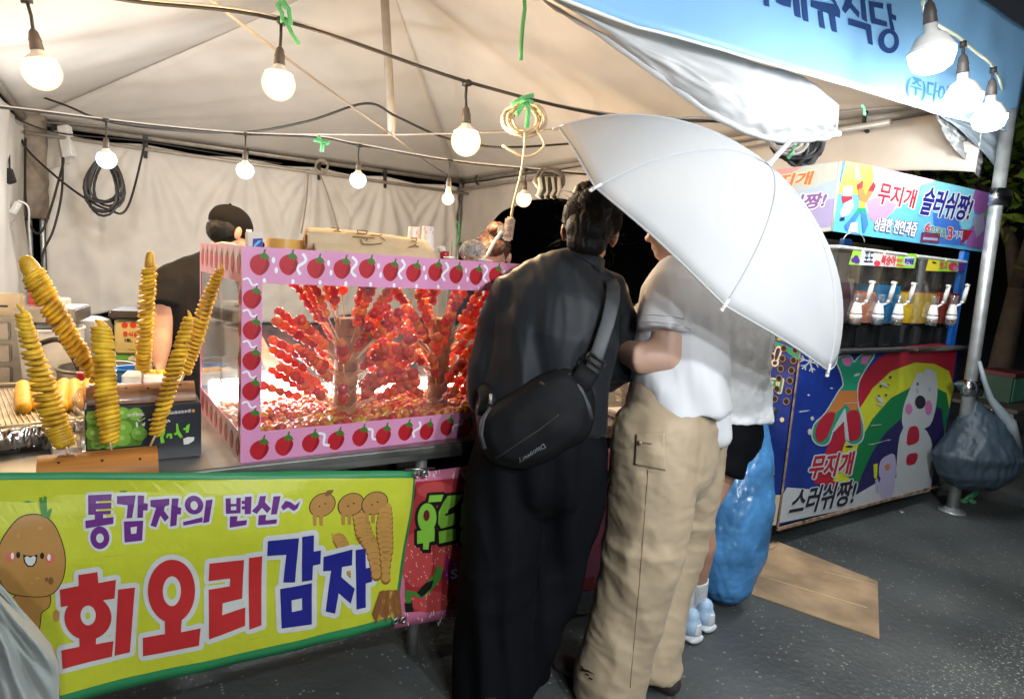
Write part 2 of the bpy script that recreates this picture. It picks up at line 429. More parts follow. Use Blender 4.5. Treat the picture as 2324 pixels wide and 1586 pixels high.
# back wall hung from hooks along the rear bar
hooks = [XL+.25, .35, 1.42, 2.3, 3.2, 4.15]
WALL = mat('tent_wall_fabric', (.66, .62, .56), .7, var=.06, vs=3., bump=.10, bs=30, trans=.05)
def back_wall(u, v):
    x = XL+.15+(XR-.2-XL)*u; bot = .50+.08*sin(x*2.1+1)+.06*nz((x*2, 0, 0))
    hk = min(hooks, key=lambda h: abs(h-x)); dx = x-hk
    z = bot*(1-v)+(EZ-.08)*v; dz = EZ-.08-z
    fan = .045*sin(22*math.atan2(dx, dz+.12))*min(1, dz*1.3)*math.exp(-dz*.9)
    y = YB-.03+fan+.05*nz((x*1.3, z*.9, 1))+.03*nz((x*4+z*1.5, z*1.2, 4))+.012*nz((x*9, z*7, 8))+.018*abs(nz((x*2.5-z*2, z*2.4, 12)))
    top = -.05*abs(dx)/.55 if abs(dx) < .55 else -.05
    return (x, y, z+top*v)
g = MB(); g.grid(back_wall, 150, 60, .003); g.build('back_wall', WALL, tent, True)
def left_wall(u, v):
    y = 2.2+(YB-2.3)*u; z = .5*(1-v)+(EZ-.06)*v
    return (XL-.02+.05*nz((y*1.6, z, 3))+.03*nz((y*4, z*1.5, 7)), y, z)
g = MB(); g.grid(left_wall, 70, 30, .003); g.build('side_wall', WALL, tent, True)
# right side: a drawn-up curtain under the side bar, with a scalloped lower edge
def right_val(u, v):
    y = 1.86+(YB-.12-1.86)*u
    drop = .36+.05*sin(y*1.7)+.03*nz((y*2, 0, 2))
    if y > 6.4: drop += .50*(max(0, (y-6.4)/1.9)**2)*(1.0+.25*sin(y*5))
    z = EZ-.05-drop*(1-v)
    return (XR-.03+.03*nz((y*2, z*3, 6))+.006*sin(y*9+z*6)*(1-v), y, z)
g = MB(); g.grid(right_val, 110, 12, .003); g.build('side_curtain', mat('curtain_fabric', (.50, .45, .39), .75, var=.08, vs=3., bump=.1, bs=30, trans=.05), tent, True)
# frame
def pole(p, q, r, nm='pole', m=CHROME):
    g = MB(); g.tube([p, q], r, 14); return g.build(nm, m, tent, True)
BEIGEP = mat('painted_pipe', (.42, .37, .31), .5, .3, .12, 12)
pole((XL, YB, EZ), (XR, YB, EZ), .036, 'eave_bar', BEIGEP)
pole((XR, YF, EZ), (XR, YB, EZ), .036, 'eave_bar', BEIGEP)
pole((XL, YF, EZ), (XL, YB, EZ), .036, 'eave_bar', BEIGEP)
pole((XL, YF+.09, EZ), (XR, YF+.09, EZ), .036, 'eave_bar', BEIGEP)
pole((XL+.03, YB-.34, EZ-.16), (XR, YB-.30, EZ-.20), .02, 'inner_bar', BEIGEP)
pole((XR-.22, YF+.5, EZ-.10), (XR-.2, YB-.3, EZ-.16), .022, 'inner_bar', BEIGEP)
for x, y in ((XR, YB), (XL, YB), (XL, YF)):
    pole((x, y, 0), (x, y, EZ), .032)
pole((XR-.12, YB-.02, 0), (XR-.12, YB-.02, EZ-.1), .022)
pole((XL+.12, YB-.03, 0), (XL+.12, YB-.03, EZ-.1), .024)
kp = ony(5.3, 890, 306)
pole(kp, (PK.x, PK.y, PK.z-.05), .036, 'king_post', mat('king_post_paint', (.36, .33, .29), .5))
for c in cs:
    g = MB(); n_ = 12
    g.tube([kp.lerp(Vector(c), k/n_)+Vector((0, 0, -.04*sin(pi*k/n_))) for k in range(n_+1)], .008, 6); g.build('cross_cable', mat('grey_rope', (.33, .29, .25), .8), tent, True)
for x in hooks:
    g = MB(); g.box((x-.025, YB-.06, EZ-.17), (x+.025, YB+.045, EZ+.05)); g.box((x-.02, YB-.075, EZ-.24), (x+.02, YB-.05, EZ-.12)); bevelled(g.build('hook', BLACKR, tent), .006)
for y in (8.0, 5.4, 3.1, 2.55):
    g = MB(); g.tube([(XR+.0+.07*cos(a)-.02, y, EZ-.02+.075*sin(a)) for a in np.linspace(.3, 5.2, 14)], .013, 8); g.build('hook', BLACKR, tent, True)
# left rear corner: cloth bound round the pole heads, rising towards the viewer
WRAP = mat('grimy_wrap', (.27, .22, .17), .8, var=.25, vs=8, bump=.3, bs=20)
def cornerwrap(x0, y0, z0, x1, y1, z1, r0, r1, m=WRAP):
    g = MB(); P = [Vector((x0, y0, z0)).lerp(Vector((x1, y1, z1)), k/14) for k in range(15)]
    g.tube(P, [r0+(r1-r0)*k/14+.012*nz((k*.9, x0, 1)) for k in range(15)], 14); return g.build('pole_wrap', m, tent, True)
cornerwrap(XL+.06, YB-.06, EZ-1.0, XL+.04, YB-.1, EZ+.05, .13, .16)
p_a, p_b = pt(66, 285, 7.2), pt(22, -40, 4.2)
cornerwrap(*p_a, *p_b, .10, .085, TENT)
cornerwrap(*pt(44, 300, 7.0), *pt(2, -40, 4.1), .05, .05, WALL)
g = MB(); g.tube([pt(-10, 283, 5.6), pt(60, 286, 7.3), pt(120, 290, 8.3)], .05, 10); g.build('brace', WRAP, tent, True)

# front awning printed with the caterer's name
BLUE = mat('awning_blue', (.22, .44, .68), .5, var=.06, vs=2., bump=.05, bs=14, trans=.12)
aw = thing('awning_banner', 'pale blue fabric awning printed with a dark Korean name', 'banner', (3.0, 1.79, 2.3))
bl = [ony(1.79, x, y) for x, y in ((1180, -40), (1440, 62), (1640, 113), (1780, 152), (1960, 206), (2120, 254), (2300, 302))]
def awn(u, v):
    k = u*(len(bl)-1); i = min(int(k), len(bl)-2); p = bl[i].lerp(bl[i+1], k-i)
    return (p.x+.04*v, 1.79-.012*v+.020*nz((p.x*1.5, v*1.2, 2))+.006*nz((p.x*5, v*3, 9)), p.z+(2.965-p.z)*v)
g = MB(); g.grid(awn, 90, 20, .003); g.build('canvas', BLUE, aw, True)
g = MB(); g.tube([(q.x, q.y-.004, q.z-.002) for q in [Vector(awn(k/30, 0)) for k in range(31)]], .006, 6)
g.build('hem', mat('hem_white', (.7, .75, .78), .6), aw, True)
NAVY = ink('navy', (.02, .05, .16))
def surf_awn(x, y, o):
    p = ony(1.79, x, y); zb = float(np.interp(p.x, [q.x for q in bl], [q.z for q in bl])); v = (p.z-zb)/(2.965-zb)
    return Vector((p.x, 1.79-.012*v+.020*nz((p.x*1.5, v*1.2, 2))+.006*nz((p.x*5, v*3, 9))-.003-o, p.z))
pr = Print(surf_awn)
def zA(z): return [((2300+a*.38726)/1.37694, (b*.38726)/1.37694) for a, b in z]
for z in ([(218, 0), (262, 0), (268, 60), (222, 48)], [(322, 0), (440, 0), (436, 66), (380, 50), (325, 24)], [(452, 0), (498, 0), (516, 152), (472, 134)],
          [(512, 0), (556, 0), (580, 184), (536, 170)], [(592, 8), (780, 40), (786, 0), (740, -10), (832, 90), (832, 152), (592, 62)],
          [(650, 92), (690, 96), (716, 238), (674, 226)], [(742, 120), (790, 130), (812, 268), (768, 256)],
          [(880, 0), (930, 0), (925, 30), (992, 104), (984, 150), (910, 70), (872, 116), (848, 84)], [(1000, 0), (1040, 0), (1056, 186), (1012, 160)],
          [(900, 150), (1068, 198), (1086, 206), (1102, 370), (1064, 356), (1048, 246), (900, 205)],
          [(1072, 10), (1190, 32), (1186, 74), (1114, 60), (1124, 150), (1216, 178), (1218, 220), (1088, 192)],
          [(1216, 34), (1250, 34), (1256, 116), (1290, 130), (1290, 172), (1258, 160), (1280, 250), (1244, 240)]):
    pr.poly(zA(z), NAVY)
o_, i_ = [], []
for k in range(25):
    a = 2*pi*k/24; o_.append((1228+84*cos(a), 336+100*sin(a))); i_.append((1232+44*cos(a), 334+60*sin(a)))
for k in range(24): pr.poly(zA([o_[k], o_[k+1], i_[k+1], i_[k]]), NAVY)
pr.text('(주)다이', zA([(1362, 775), (1700, 880), (1712, 700), (1376, 600)]), ink('blue_line', (.05, .17, .38)), 1)
pr.build('lettering', aw, 30)

# crumpled white flap hanging below the awning
FLAP = mat('white_tarpaulin', (.50, .50, .50), .45, var=.05, vs=5, bump=.12, bs=18, trans=.25)
fl = thing('front_flap', 'crumpled white tarpaulin flap sagging under the blue awning', 'tarpaulin', (2.3, 1.9, 2.3))
lowp = [(1150, -60), (1235, 2), (1360, 82), (1480, 168), (1600, 256), (1690, 302), (1760, 320), (1840, 318), (1900, 305)]
upp = [(1180, -50), (1300, 5), (1450, 55), (1560, 95), (1650, 120), (1730, 148), (1800, 165), (1850, 190), (1905, 240)]
def flap(u, v):
    k = u*(len(lowp)-1); i = min(int(k), len(lowp)-2); f = k-i
    a = Vector(lowp[i]).lerp(Vector(lowp[i+1]), f); b = Vector(upp[i]).lerp(Vector(upp[i+1]), f)
    c = a.lerp(b, v); y = 1.90+.07*sin(pi*v)*-1+.03*nz((u*5, v*2, 1))+.022*abs(nz((u*13+v*3, v*6, 5)))*(u > .3)+.008*nz((u*30, v*14, 3))*u
    return ony(y, c.x, c.y+5*nz((u*18, v*2, 3))*u)
g = MB(); g.grid(flap, 90, 26, .004); g.build('sheet', FLAP, fl, True)
g = MB(); g.tube([Vector(flap(k/60, 0))+Vector((0, -.012, 0)) for k in range(61)], [.014+.008*nz((k*.4, 1, 1)) for k in range(61)], 8)
g.build('rolled_edge', FLAP, fl, True)
fl2 = thing('corner_flap', 'white fabric flap knotted at the front right tent pole', 'tarpaulin', ony(1.9, 2190, 320))
def flap2(u, v):
    a = Vector((2120, 250)).lerp(Vector((2225, 405)), u)+Vector((0, 0)); b = Vector((2150, 268)).lerp(Vector((2236, 320)), u)
    c = a.lerp(b, v); c.x += -14*sin(pi*u)*(1-v)
    return ony(1.93+.05*nz((u*7, v*4, 8))+.03*nz((u*16, v*9, 2)), c.x, c.y)
g = MB(); g.grid(flap2, 30, 14, .004); g.build('sheet', FLAP, fl2, True)
GFLAP = mat('grey_tarpaulin', (.36, .42, .46), .5, var=.06, vs=5, bump=.1, bs=18, trans=.2)
def flap3(u, v):
    a = Vector((2135, 262)).lerp(Vector((2282, 425)), u); b = Vector((2140, 258)).lerp(Vector((2300, 300)), u)
    c = a.lerp(b, v); c.x += 22*sin(pi*u)*(1-v)
    return ony(1.86+.03*nz((u*5, v*4, 3)), c.x, c.y)
g = MB(); g.grid(flap3, 30, 14, .004); g.build('inner_sheet', GFLAP, fl2, True)
# front right pole pair with silver tape
fp = thing('tent_pole', 'pair of galvanised tent poles bound with silver tape at the right front corner', 'pole', (4.6, 1.79, 0))
pb, ptp = onz(0, 2160, 1160), ony(1.789, 2292, 250)
g = MB(); g.tube([pb, pb.lerp(ptp, .5), ptp], .036, 16); g.build('tube', CHROME, fp, True)
q0, q1 = pb+Vector((.10, .03, 0)), ptp+Vector((.085, .03, .05))
g = MB(); g.tube([q0, q1], .026, 14); g.build('tube', CHROME, fp, True)
TAPE = mat('silver_tape', (.75, .77, .8), .18, 1., .1, 20, .6, 55)
for f in (.33, .80):
    c = pb.lerp(ptp, f); g = MB()
    g.loft([c+Vector((.045, 0, -.05)), c+Vector((.045, 0, 0)), c+Vector((.045, 0, .05))], [.096, .1, .094], [.05, .052, .05], (1, 0, 0), 18, ('f', 'f')); g.build('tape', TAPE, fp, True)
g = MB(); g.lathe([(.08, 0), (.08, .008), (.05, .012), (.045, .03)], 18, Matrix.Translation(pb)); g.build('foot_plate', CHROME, fp, True)

# ================================================================== lamps and their cables
def cable(name, pts, r, m, label, cat='cable', group=None, sub=None, parent=None, n=7):
    P = [Vector(p) for p in pts]
    if sub:
        out = []
        for i in range(len(P)-1):
            a = P[max(i-1, 0)]; b = P[i]; c = P[i+1]; d = P[min(i+2, len(P)-1)]
            for k in range(sub):
                t = k/sub; out.append(.5*((2*b)+(c-a)*t+(2*a-5*b+4*c-d)*t*t+(3*b-a-3*c+d)*t**3))
        P = out+[P[-1]]
    g = MB(); g.tube(P, r, n); o = g.build(name, m, parent, True)
    if label: tag(o, label, cat, group)
    return o
WARM = (glow('warm_glow', (1.0, .86, .58), (1.0, .46, .08), 5.5, 1.1), (1.0, .68, .36), WARM_W)
COOL = (glow('cool_glow', (.92, .98, 1.0), (.60, .85, 1.0), 6, 1.3), (.93, .97, 1.0), COOL_W)
LEDW = (glow('led_glow', (.96, .98, 1.0), (.80, .86, 1.0), 12, 4.0), (.92, .97, 1.0), LED_W)
LDATA = {}
def lamp_in(t, z, g, r):
    k = (g[0].name, r)
    if k not in LDATA:
        l = bpy.data.lights.new('filament', 'POINT'); l.energy = g[2]*2*(r/.045); l.color = g[1]; l.shadow_soft_size = r*1.4; LDATA[k] = l
    o = bpy.data.objects.new('filament', LDATA[k]); col.objects.link(o); o.parent = t; o.location = (0, 0, z)
SOCK = mat('lamp_socket', (.07, .055, .045), .5); BASEW = mat('bulb_base', (.75, .72, .66), .45)
def make_bulb(name, label, cat, cord, R, glow, group, shape='globe'):
    t = thing(name, label, cat, (0, 0, 0), group)            # origin: where the cord leaves the string
    g = MB(); g.tube([(0, 0, 0), (.004, 0, -cord*.5), (0, 0, -cord)], .0065, 6); g.box((-.02, -.011, -.012), (.02, .011, .014)); g.build('cord', BLACKR, t, True, local=True)
    z = -cord
    g = MB(); g.lathe([(.007, z+.012), (.016, z), (.02, z-.02), (.023, z-.03), (.021, z-.036), (.024, z-.06), (.023, z-.066)], 14); g.build('socket', SOCK, t, True, local=True)
    z -= .064
    if shape == 'globe':
        g = MB(); g.lathe([(.02, z), (.024, z-.012), (R*.62, z-.028), (R*.86, z-.04)], 18); g.build('base', BASEW, t, True, local=True)
        c = z-.038-R*.62
        g = MB(); g.lathe([(R*.86*1.0, z-.0405)]+[(R*cos(a), c+R*sin(a)) for a in np.linspace(.62, -1.5, 9)], 18); g.build('diffuser', glow[0], t, True, local=True); lamp_in(t, c, glow, .045)
    elif shape == 'small':
        g = MB(); g.lathe([(.014, z), (.018, z-.01), (.026, z-.05), (.036, z-.07)], 16); g.build('base', BASEW, t, True, local=True)
        c = z-.07-R*.6
        g = MB(); g.lathe([(.036, z-.0705)]+[(R*cos(a), c+R*sin(a)) for a in np.linspace(.6, -1.5, 9)], 18); g.build('diffuser', glow[0], t, True, local=True); lamp_in(t, c, glow, .035)
    else:
        g = MB(); g.lathe([(.022, z), (.024, z-.03), (.05, z-.045), (R*.85, z-.075), (R, z-.095)], 20); g.build('base', BASEW, t, True, local=True)
        g = MB(); g.lathe([(R*.985, z-.0955), (R*.97, z-.12), (R*.8, z-.155), (R*.45, z-.172), (.004, z-.176)], 20); g.build('diffuser', glow[0], t, True, local=True); lamp_in(t, z-.13, glow, .0451)
    return t
STRG = mat('black_cable', (.02, .017, .015), .6)
# warm string over the counter
wp = [(-60, -60, 2.55), (60, -45, 2.55), (290, 2, 2.62), (636, 46, 2.72), (1060, 186, 2.95), (1375, 262, 3.3), (1626, 276, 3.6), (1770, 284, 3.8)]
cable('string_light_cable', [pt(*q) for q in wp], .008, STRG, 'black cable of the warm bulb string across the tent front', 'cable', sub=8)
cable('guide_rope', [pt(x, y-4+3*sin(i*1.9), d+.02) for i, (x, y, d) in enumerate(wp)], .006, ROPEC, 'pale rope twisted along the warm bulb cable', 'rope', sub=10)
wl = ['large glowing warm bulb at the far left beside the leaning tent pole', 'warm bulb hanging under a green ribbon knot, left of the king post',
      'warm bulb hanging right of the king post, above the cardboard order sign', 'warm bulb hidden behind the white umbrella', 'warm bulb behind the umbrella near its ferrule']
wb = None
for i, (x, y, d, cd_) in enumerate([(60, 0, 2.45, .10), (638, 50, 2.72, .105), (1059, 190, 2.95, .11)]):
    if wb is None: wb = make_bulb('light_bulb', wl[0], 'bulb', .115, .07, WARM, 'warm bulbs on the front string'); t = wb
    else: t = copy_tree(wb); t['label'] = wl[i]
    t.location = pt(x, y, d); t.rotation_euler = (0, radians((-9, 4, 3)[i]), i)
# rear string: three cool lamps and two warm ones
rp = [(-40, 240, 4.3), (100, 256, 4.4), (240, 274, 4.6), (400, 292, 4.8), (557, 305, 5.0), (720, 312, 5.15), (815, 330, 5.2), (1020, 366, 5.25), (1192, 384, 5.3), (1330, 396, 5.35)]
cable('string_light_cable', [pt(*q) for q in rp], .009, STRG, 'black cable of the small bulb string towards the rear wall', 'cable', sub=6)
cable('guide_rope', [pt(x, y-3, d+.03) for x, y, d in rp], .008, mat('white_rope', (.72, .72, .72), .7), 'white rope running along the small bulb cable', 'rope', sub=6)
cl = ['cool white bulb in front of the hanging black cable coil', 'cool white bulb above the seller in the black cap', 'cool white bulb above the cardboard sign, right of the green bow']
cb = None
for i, (x, y, d) in enumerate([(240, 274, 4.6), (557, 306, 5.0), (815, 331, 5.2)]):
    if cb is None: cb = make_bulb('light_bulb', cl[0], 'bulb', .13, .068, COOL, 'cool bulbs on the rear string'); t = cb
    else: t = copy_tree(cb); t['label'] = cl[i]
    t.location = pt(x, y, d); t.rotation_euler = (0, 0, i*1.3)
t = make_bulb('light_bulb', 'small warm bulb at the rear right corner pole of the tent', 'bulb', .14, .052, WARM, 'small warm bulbs on the rear string', 'small'); t.location = pt(1021, 366, 5.25)
t = make_bulb('light_bulb', 'small warm bulb beside the tangled cable bunch on the side bar', 'bulb', .10, .066, WARM, 'small warm bulbs on the rear string'); t.location = pt(1193, 385, 5.3)
# LED lamps along the front, the row continued by added unseen ones
ll = ['large white LED lamp, biggest of the row under the blue awning', 'white LED lamp in the middle of the row by the awning', 'white LED lamp at the far end of the row near the pole',
      'added unseen LED lamp continuing the row above the umbrella', 'added unseen LED fill lamp above and right of the camera', 'added unseen LED fill lamp behind the camera', 'added unseen LED fill lamp farthest behind the camera']
lb = None; LEDP = [pt(2108, -22, 2.28), pt(2186, 102, 2.75), pt(2254, 160, 3.12)]
LEDP += [Vector((1.75, .30, 2.55)), Vector((1.20, -.35, 2.42)), Vector((.60, -1.05, 2.3)), Vector((.0, -1.8, 2.2))]  # added out of view to light people and banner from the front
for i, p in enumerate(LEDP):
    if lb is None: lb = make_bulb('led_lamp', ll[0], 'lamp', .05, .078, LEDW, 'LED lamps hung in a row along the stall front', 'led'); t = lb
    else: t = copy_tree(lb); t['label'] = ll[i]
    t.location = p; t.rotation_euler = (radians(-6), radians(-10 if i < 3 else 0), .3*i)
    if i >= 4:                                         # unseen lamps above and behind the camera, made stronger as front fill
        for ch in t.children:
            if ch.type == 'LIGHT':
                if 'near' not in LDATA: LDATA['near'] = ch.data.copy(); LDATA['near'].energy = NEAR_W*2
                ch.data = LDATA['near']
cable('lamp_cable', [LEDP[6]+Vector((-.5, -.2, .12)), LEDP[6]+Vector((0, 0, .02)), LEDP[5]+Vector((0, 0, .02)), LEDP[4]+Vector((0, 0, .02)), LEDP[3]+Vector((0, 0, .02)), LEDP[0]+Vector((0, 0, .015)), LEDP[1]+Vector((0, 0, .015)), LEDP[2]+Vector((0, 0, .015)), LEDP[2]+Vector((.9, .3, .1))], .007, mat('cream_rope', (.6, .62, .45), .7), 'cream cable carrying the LED lamps under the awning', 'cable', sub=6)
# loose cables
cable('electric_cable', [pt(*q) for q in ((70, 212, 6), (150, 240, 5.8), (240, 275, 5.4), (400, 296, 5.2), (560, 300, 5.3), (700, 275, 5.3), (830, 235, 5.2), (900, 265, 5.2), (1000, 310, 5.3), (1100, 332, 5.4), (1180, 334, 5.4), (1300, 326, 6))], .010, STRG, 'black cable humped over the tent cross rope in the middle', sub=8)
cable('electric_cable', [pt(*q) for q in ((0, 250, 6), (120, 300, 6.4), (330, 322, 7), (560, 360, 7.6), (640, 372, 7.8))], .008, STRG, 'thin black cable along the rear bar above the coil', sub=6)
cable('electric_cable', [pt(*q) for q in ((40, 265, 6.6), (55, 330, 6.4), (120, 395, 6.2), (190, 448, 6.1), (245, 475, 6.1), (290, 470, 6.2), (330, 320, 6.9))], .011, STRG, 'black cable drooping from the corner below the white box', sub=8)
cable('electric_cable', [pt(*q) for q in ((58, 300, 6.5), (60, 480, 6.3), (95, 525, 6.2), (196, 506, 6.2), (190, 620, 6.2), (160, 730, 6.2), (90, 800, 6.2))][:3]+[pt(140, 385, 6.3), pt(142, 362, 6.3), pt(140, 440, 6.2), pt(122, 520, 6.2), pt(98, 575, 6.2), pt(95, 640, 6.2)], .011, STRG, 'black cable dropping down the rear wall by the corner poles', sub=8)
for (x0, x1, y0, y1) in ((700, 684, 385, 530), (722, 770, 385, 530)):
    cable('tie_rope', [pt(x0, y0, 8.0), pt((x0+x1)/2+3, (y0+y1)/2, 7.95), pt(x1, y1, 7.9)], .010, mat('hemp_rope', (.3, .25, .19), .85), 'hemp rope hanging %s from the rear bar behind the cardboard sign' % ('straight' if x0 == 700 else 'slantwise'), 'rope', sub=5)
cable('tie_rope', [pt(730+14*cos(a), 374+15*sin(a)+a*.6, 7.95) for a in np.linspace(0, 12, 40)], .012, mat('hemp_rope', (.3, .25, .19), .85), 'small loop of hemp rope knotted on the rear bar', 'rope')
def bunch(name, label, c, d, n, rx, ry, r, m, drop=0., jit=.3, cat='cable coil'):
    t = thing(name, label, cat, pt(*c, d))
    for k in range(n):
        a0 = random.uniform(0, 6); sx = rx*random.uniform(1-jit, 1); sy = ry*random.uniform(1-jit, 1); ox = random.uniform(-.25, .25)*rx
        P = []
        for j in range(20):
            a = 2*pi*j/20
            x = c[0]+ox+sx*sin(a)*(1-.35*cos(a) if drop else 1); y = c[1]+(sy*(1-cos(a)) if drop else sy*cos(a)+sy*.1*random.random())
            P.append(pt(x, y, d+.03*sin(a*2+k)+.01*k))
        g = MB(); g.tube(P, r, 6, closed=True); g.build('loop', m, t, True)
    return t
bunch('cable_coil', 'long black cable coil hanging on the rear wall under a cool bulb', (240, 360), 5.9, 8, 44, 68, .012, STRG, drop=1)
bunch('cable_coil', 'beige cable coil tied with green ribbon on the warm string', (1192, 270), 2.95, 9, 46, 40, .0065, mat('beige_cable', (.5, .4, .27), .6))
t = bunch('cable_coil', 'tangled bunch of plugs and cables on the side bar near the small warm bulb', (1246, 408), 5.2, 9, 34, 30, .014, mat('dusty_cable', (.14, .12, .10), .7), jit=.6)
for k in range(7):
    x = 1225+k*7; g = MB(); g.tube([pt(x, 405, 5.15), pt(x+3, 430+4*(k % 3), 5.1), pt(x-4, 446+5*(k % 2), 5.1)], .02, 6); g.build('plug', BLACKR if k % 2 else ROPEC, t, True)
t = bunch('cable_coil', 'big tangle of black and grey cables behind the umbrella ferrule', (1815, 322), 3.4, 14, 56, 54, .011, STRG, jit=.6)
for k in range(3):
    g = MB(); g.tube([pt(1775+40*cos(a)+k*9, 305+30*sin(a)+k*8, 3.35) for a in np.linspace(0, 5.5, 16)], .010, 6); g.build('grey_loop', mat('grey_cable', (.34, .32, .3), .6), t, True)
cable('coil_cord', [pt(1192, 300, 2.95), pt(1185, 380, 2.9), pt(1166, 460, 2.86), pt(1160, 492, 2.85)], .006, mat('beige_cable', (.5, .4, .27), .6), 'beige cord hanging from the coil down to the white power strip', sub=5)
cable('coil_cord', [pt(1215, 290, 2.95), pt(1235, 330, 2.95), pt(1195, 356, 2.95), pt(1140, 330, 2.95)], .006, mat('beige_cable', (.5, .4, .27), .6), 'loose loop of beige cord below the coil', sub=6)
# green ribbons
def ribbon(name, label, strips, d, wd):
    t = thing(name, label, 'ribbon', pt(*strips[0][0], d))
    for s in strips:
        g = MB(); P = [Vector(pt(x, y, d-.01*i)) for i, (x, y) in enumerate(s)]; vs = []; n_ = len(P)
        for i, p in enumerate(P):
            tt = (P[min(i+1, n_-1)]-P[max(i-1, 0)]).normalized(); sd = tt.cross(FW).normalized()
            sd = (sd+FW*.5*sin(i*1.3)).normalized(); vs += [p-sd*wd*.5, p+sd*wd*.5, p+sd*wd*.5+FW*.0015, p-sd*wd*.5+FW*.0015]
        fs = []
        for i in range(n_-1):
            for k in range(4): fs.append((i*4+k, i*4+(k+1) % 4, (i+1)*4+(k+1) % 4, (i+1)*4+k))
        fs += [(3, 2, 1, 0), tuple((n_-1)*4+k for k in range(4))]
        g.add(vs, fs); g.build('strip', GREENR, t, True)
    return t
ribbon('green_ribbon', 'long green ribbon dangling from the roof in the middle', [[(1190, -10), (1191, 20), (1186, 60), (1183, 100), (1182, 138)]], 2.7, .018)
ribbon('green_ribbon', 'green ribbon bow tied on the string above a warm bulb', [[(640, -5), (632, 15), (640, 30), (640, 52)], [(625, 12), (640, 8), (650, 20)], [(645, 40), (664, 80), (678, 102)], [(640, 0), (655, 20), (660, 58)]], 2.68, .018)
ribbon('green_ribbon', 'green ribbon knot holding the beige cable coil', [[(1160, 240), (1185, 222), (1212, 216)], [(1195, 226), (1200, 250), (1195, 290)], [(1190, 232), (1172, 262)], [(1180, 230), (1200, 225), (1210, 235)]], 2.9, .022)
ribbon('green_ribbon', 'green ribbon bow on the rear string above a cool bulb', [[(712, 318), (735, 322), (748, 324)], [(722, 308), (732, 325), (730, 345)], [(726, 320), (744, 328)]], 5.1, .03)
ribbon('green_ribbon', 'green ribbon scraps on the cable tangle by the side bar', [[(1715, 290), (1735, 278), (1752, 298), (1735, 304)], [(1812, 320), (1800, 345), (1788, 360)], [(1760, 285), (1745, 296)]], 3.35, .02)
ribbon('green_ribbon', 'green ribbon tied round the rear corner pole', [[(1044, 520), (1040, 540), (1036, 560)], [(1036, 500), (1042, 512), (1040, 530)]], 8.3, .03)
ribbon('green_ribbon', 'small green ribbon tail under the awning edge', [[(1955, 238), (1962, 248), (1962, 262)]], 3.2, .02)
# white power strip on its cord, white box and plug boxes at the left corner
def slab(name, label, cat, c, d, w_, h_, dp, ang, m, bev=.008, parts=None):
    t = thing(name, label, cat, pt(*c, d))
    R = Matrix((( RT.x, UP.x, -FW.x), (RT.y, UP.y, -FW.y), (RT.z, UP.z, -FW.z))).to_4x4()
    M = Matrix.Translation(pt(*c, d)) @ R @ Matrix.Rotation(ang, 4, 'Z')
    g = MB(); g.box((-w_/2, -h_/2, -dp/2), (w_/2, h_/2, dp/2), M); bevelled(g.build('body', m, t), bev)
    return t, M
t, M = slab('power_strip', 'white power strip with a plug hanging on its beige cord', 'power strip', (1155, 520), 2.85, .045, .105, .04, radians(-8), WHITEP)
for k in (-.03, .0, .03):
    g = MB(); g.lathe([(.015, .0202), (.0145, .0215), (.004, .0216)], 12, M @ Matrix.Translation((0, k, 0))); g.build('outlet', mat('grey_plastic', (.4, .39, .37), .5), t, True)
g = MB(); g.box((-.05, -.03, -.015), (-.022, .01, .015), M); bevelled(g.build('plug', WHITEP, t), .006)
cable('plug_cable', [pt(1140, 525, 2.84), pt(1122, 550, 2.8), pt(1108, 575, 2.75), pt(1095, 592, 2.7)], .008, WHITEP, 'white cable from the power strip down to the clear plastic lamp', sub=5)
t, M = slab('junction_box', 'white electrical box fixed at the tent rear left corner', 'box', (152, 322), 6.6, .11, .33, .08, radians(10), WHITEP)
g = MB(); g.box((-.04, .09, .0401), (.04, .15, .05), M); g.box((-.04, -.15, .0401), (.04, -.10, .05), M); bevelled(g.build('bracket', WHITEP, t), .004)
g = MB(); g.box((-.45, -.18, -.10), (-.08, .19, -.085), M @ Matrix.Rotation(.1, 4, 'Z')); g.build('backing_sheet', WALL, t)
t, M = slab('charger', 'black and cream plug charger hanging by the left tent poles', 'charger', (22, 400), 5.6, .07, .13, .05, radians(18), BLACKR)
g = MB(); g.box((-.045, -.062, -.02), (-.036, .062, .028), M); bevelled(g.build('side', ROPEC, t), .003)
cable('electric_cable', [pt(20, 270, 6), pt(21, 340, 5.8), pt(22, 382, 5.65)], .008, STRG, 'thin black cord above the plug charger at the left', sub=4)
t, M = slab('power_strip', 'small white power strip tied to the left tent pole', 'power strip', (35, 472), 5.8, .05, .12, .045, radians(-32), WHITEP)
cable('electric_cable', [pt(40, 455, 5.8), pt(64, 470, 5.85), pt(66, 520, 6), pt(72, 590, 6.2)], .008, WHITEP, 'white cord looping from the small power strip', sub=5)
cable('electric_cable', [pt(32, 500, 5.8), pt(8, 580, 5.6), pt(30, 640, 5.8), pt(18, 690, 5.6), pt(5, 740, 5.6)], .007, mat('grey_cable', (.34, .32, .3), .6), 'grey cord waving down the side wall at the left', sub=6)
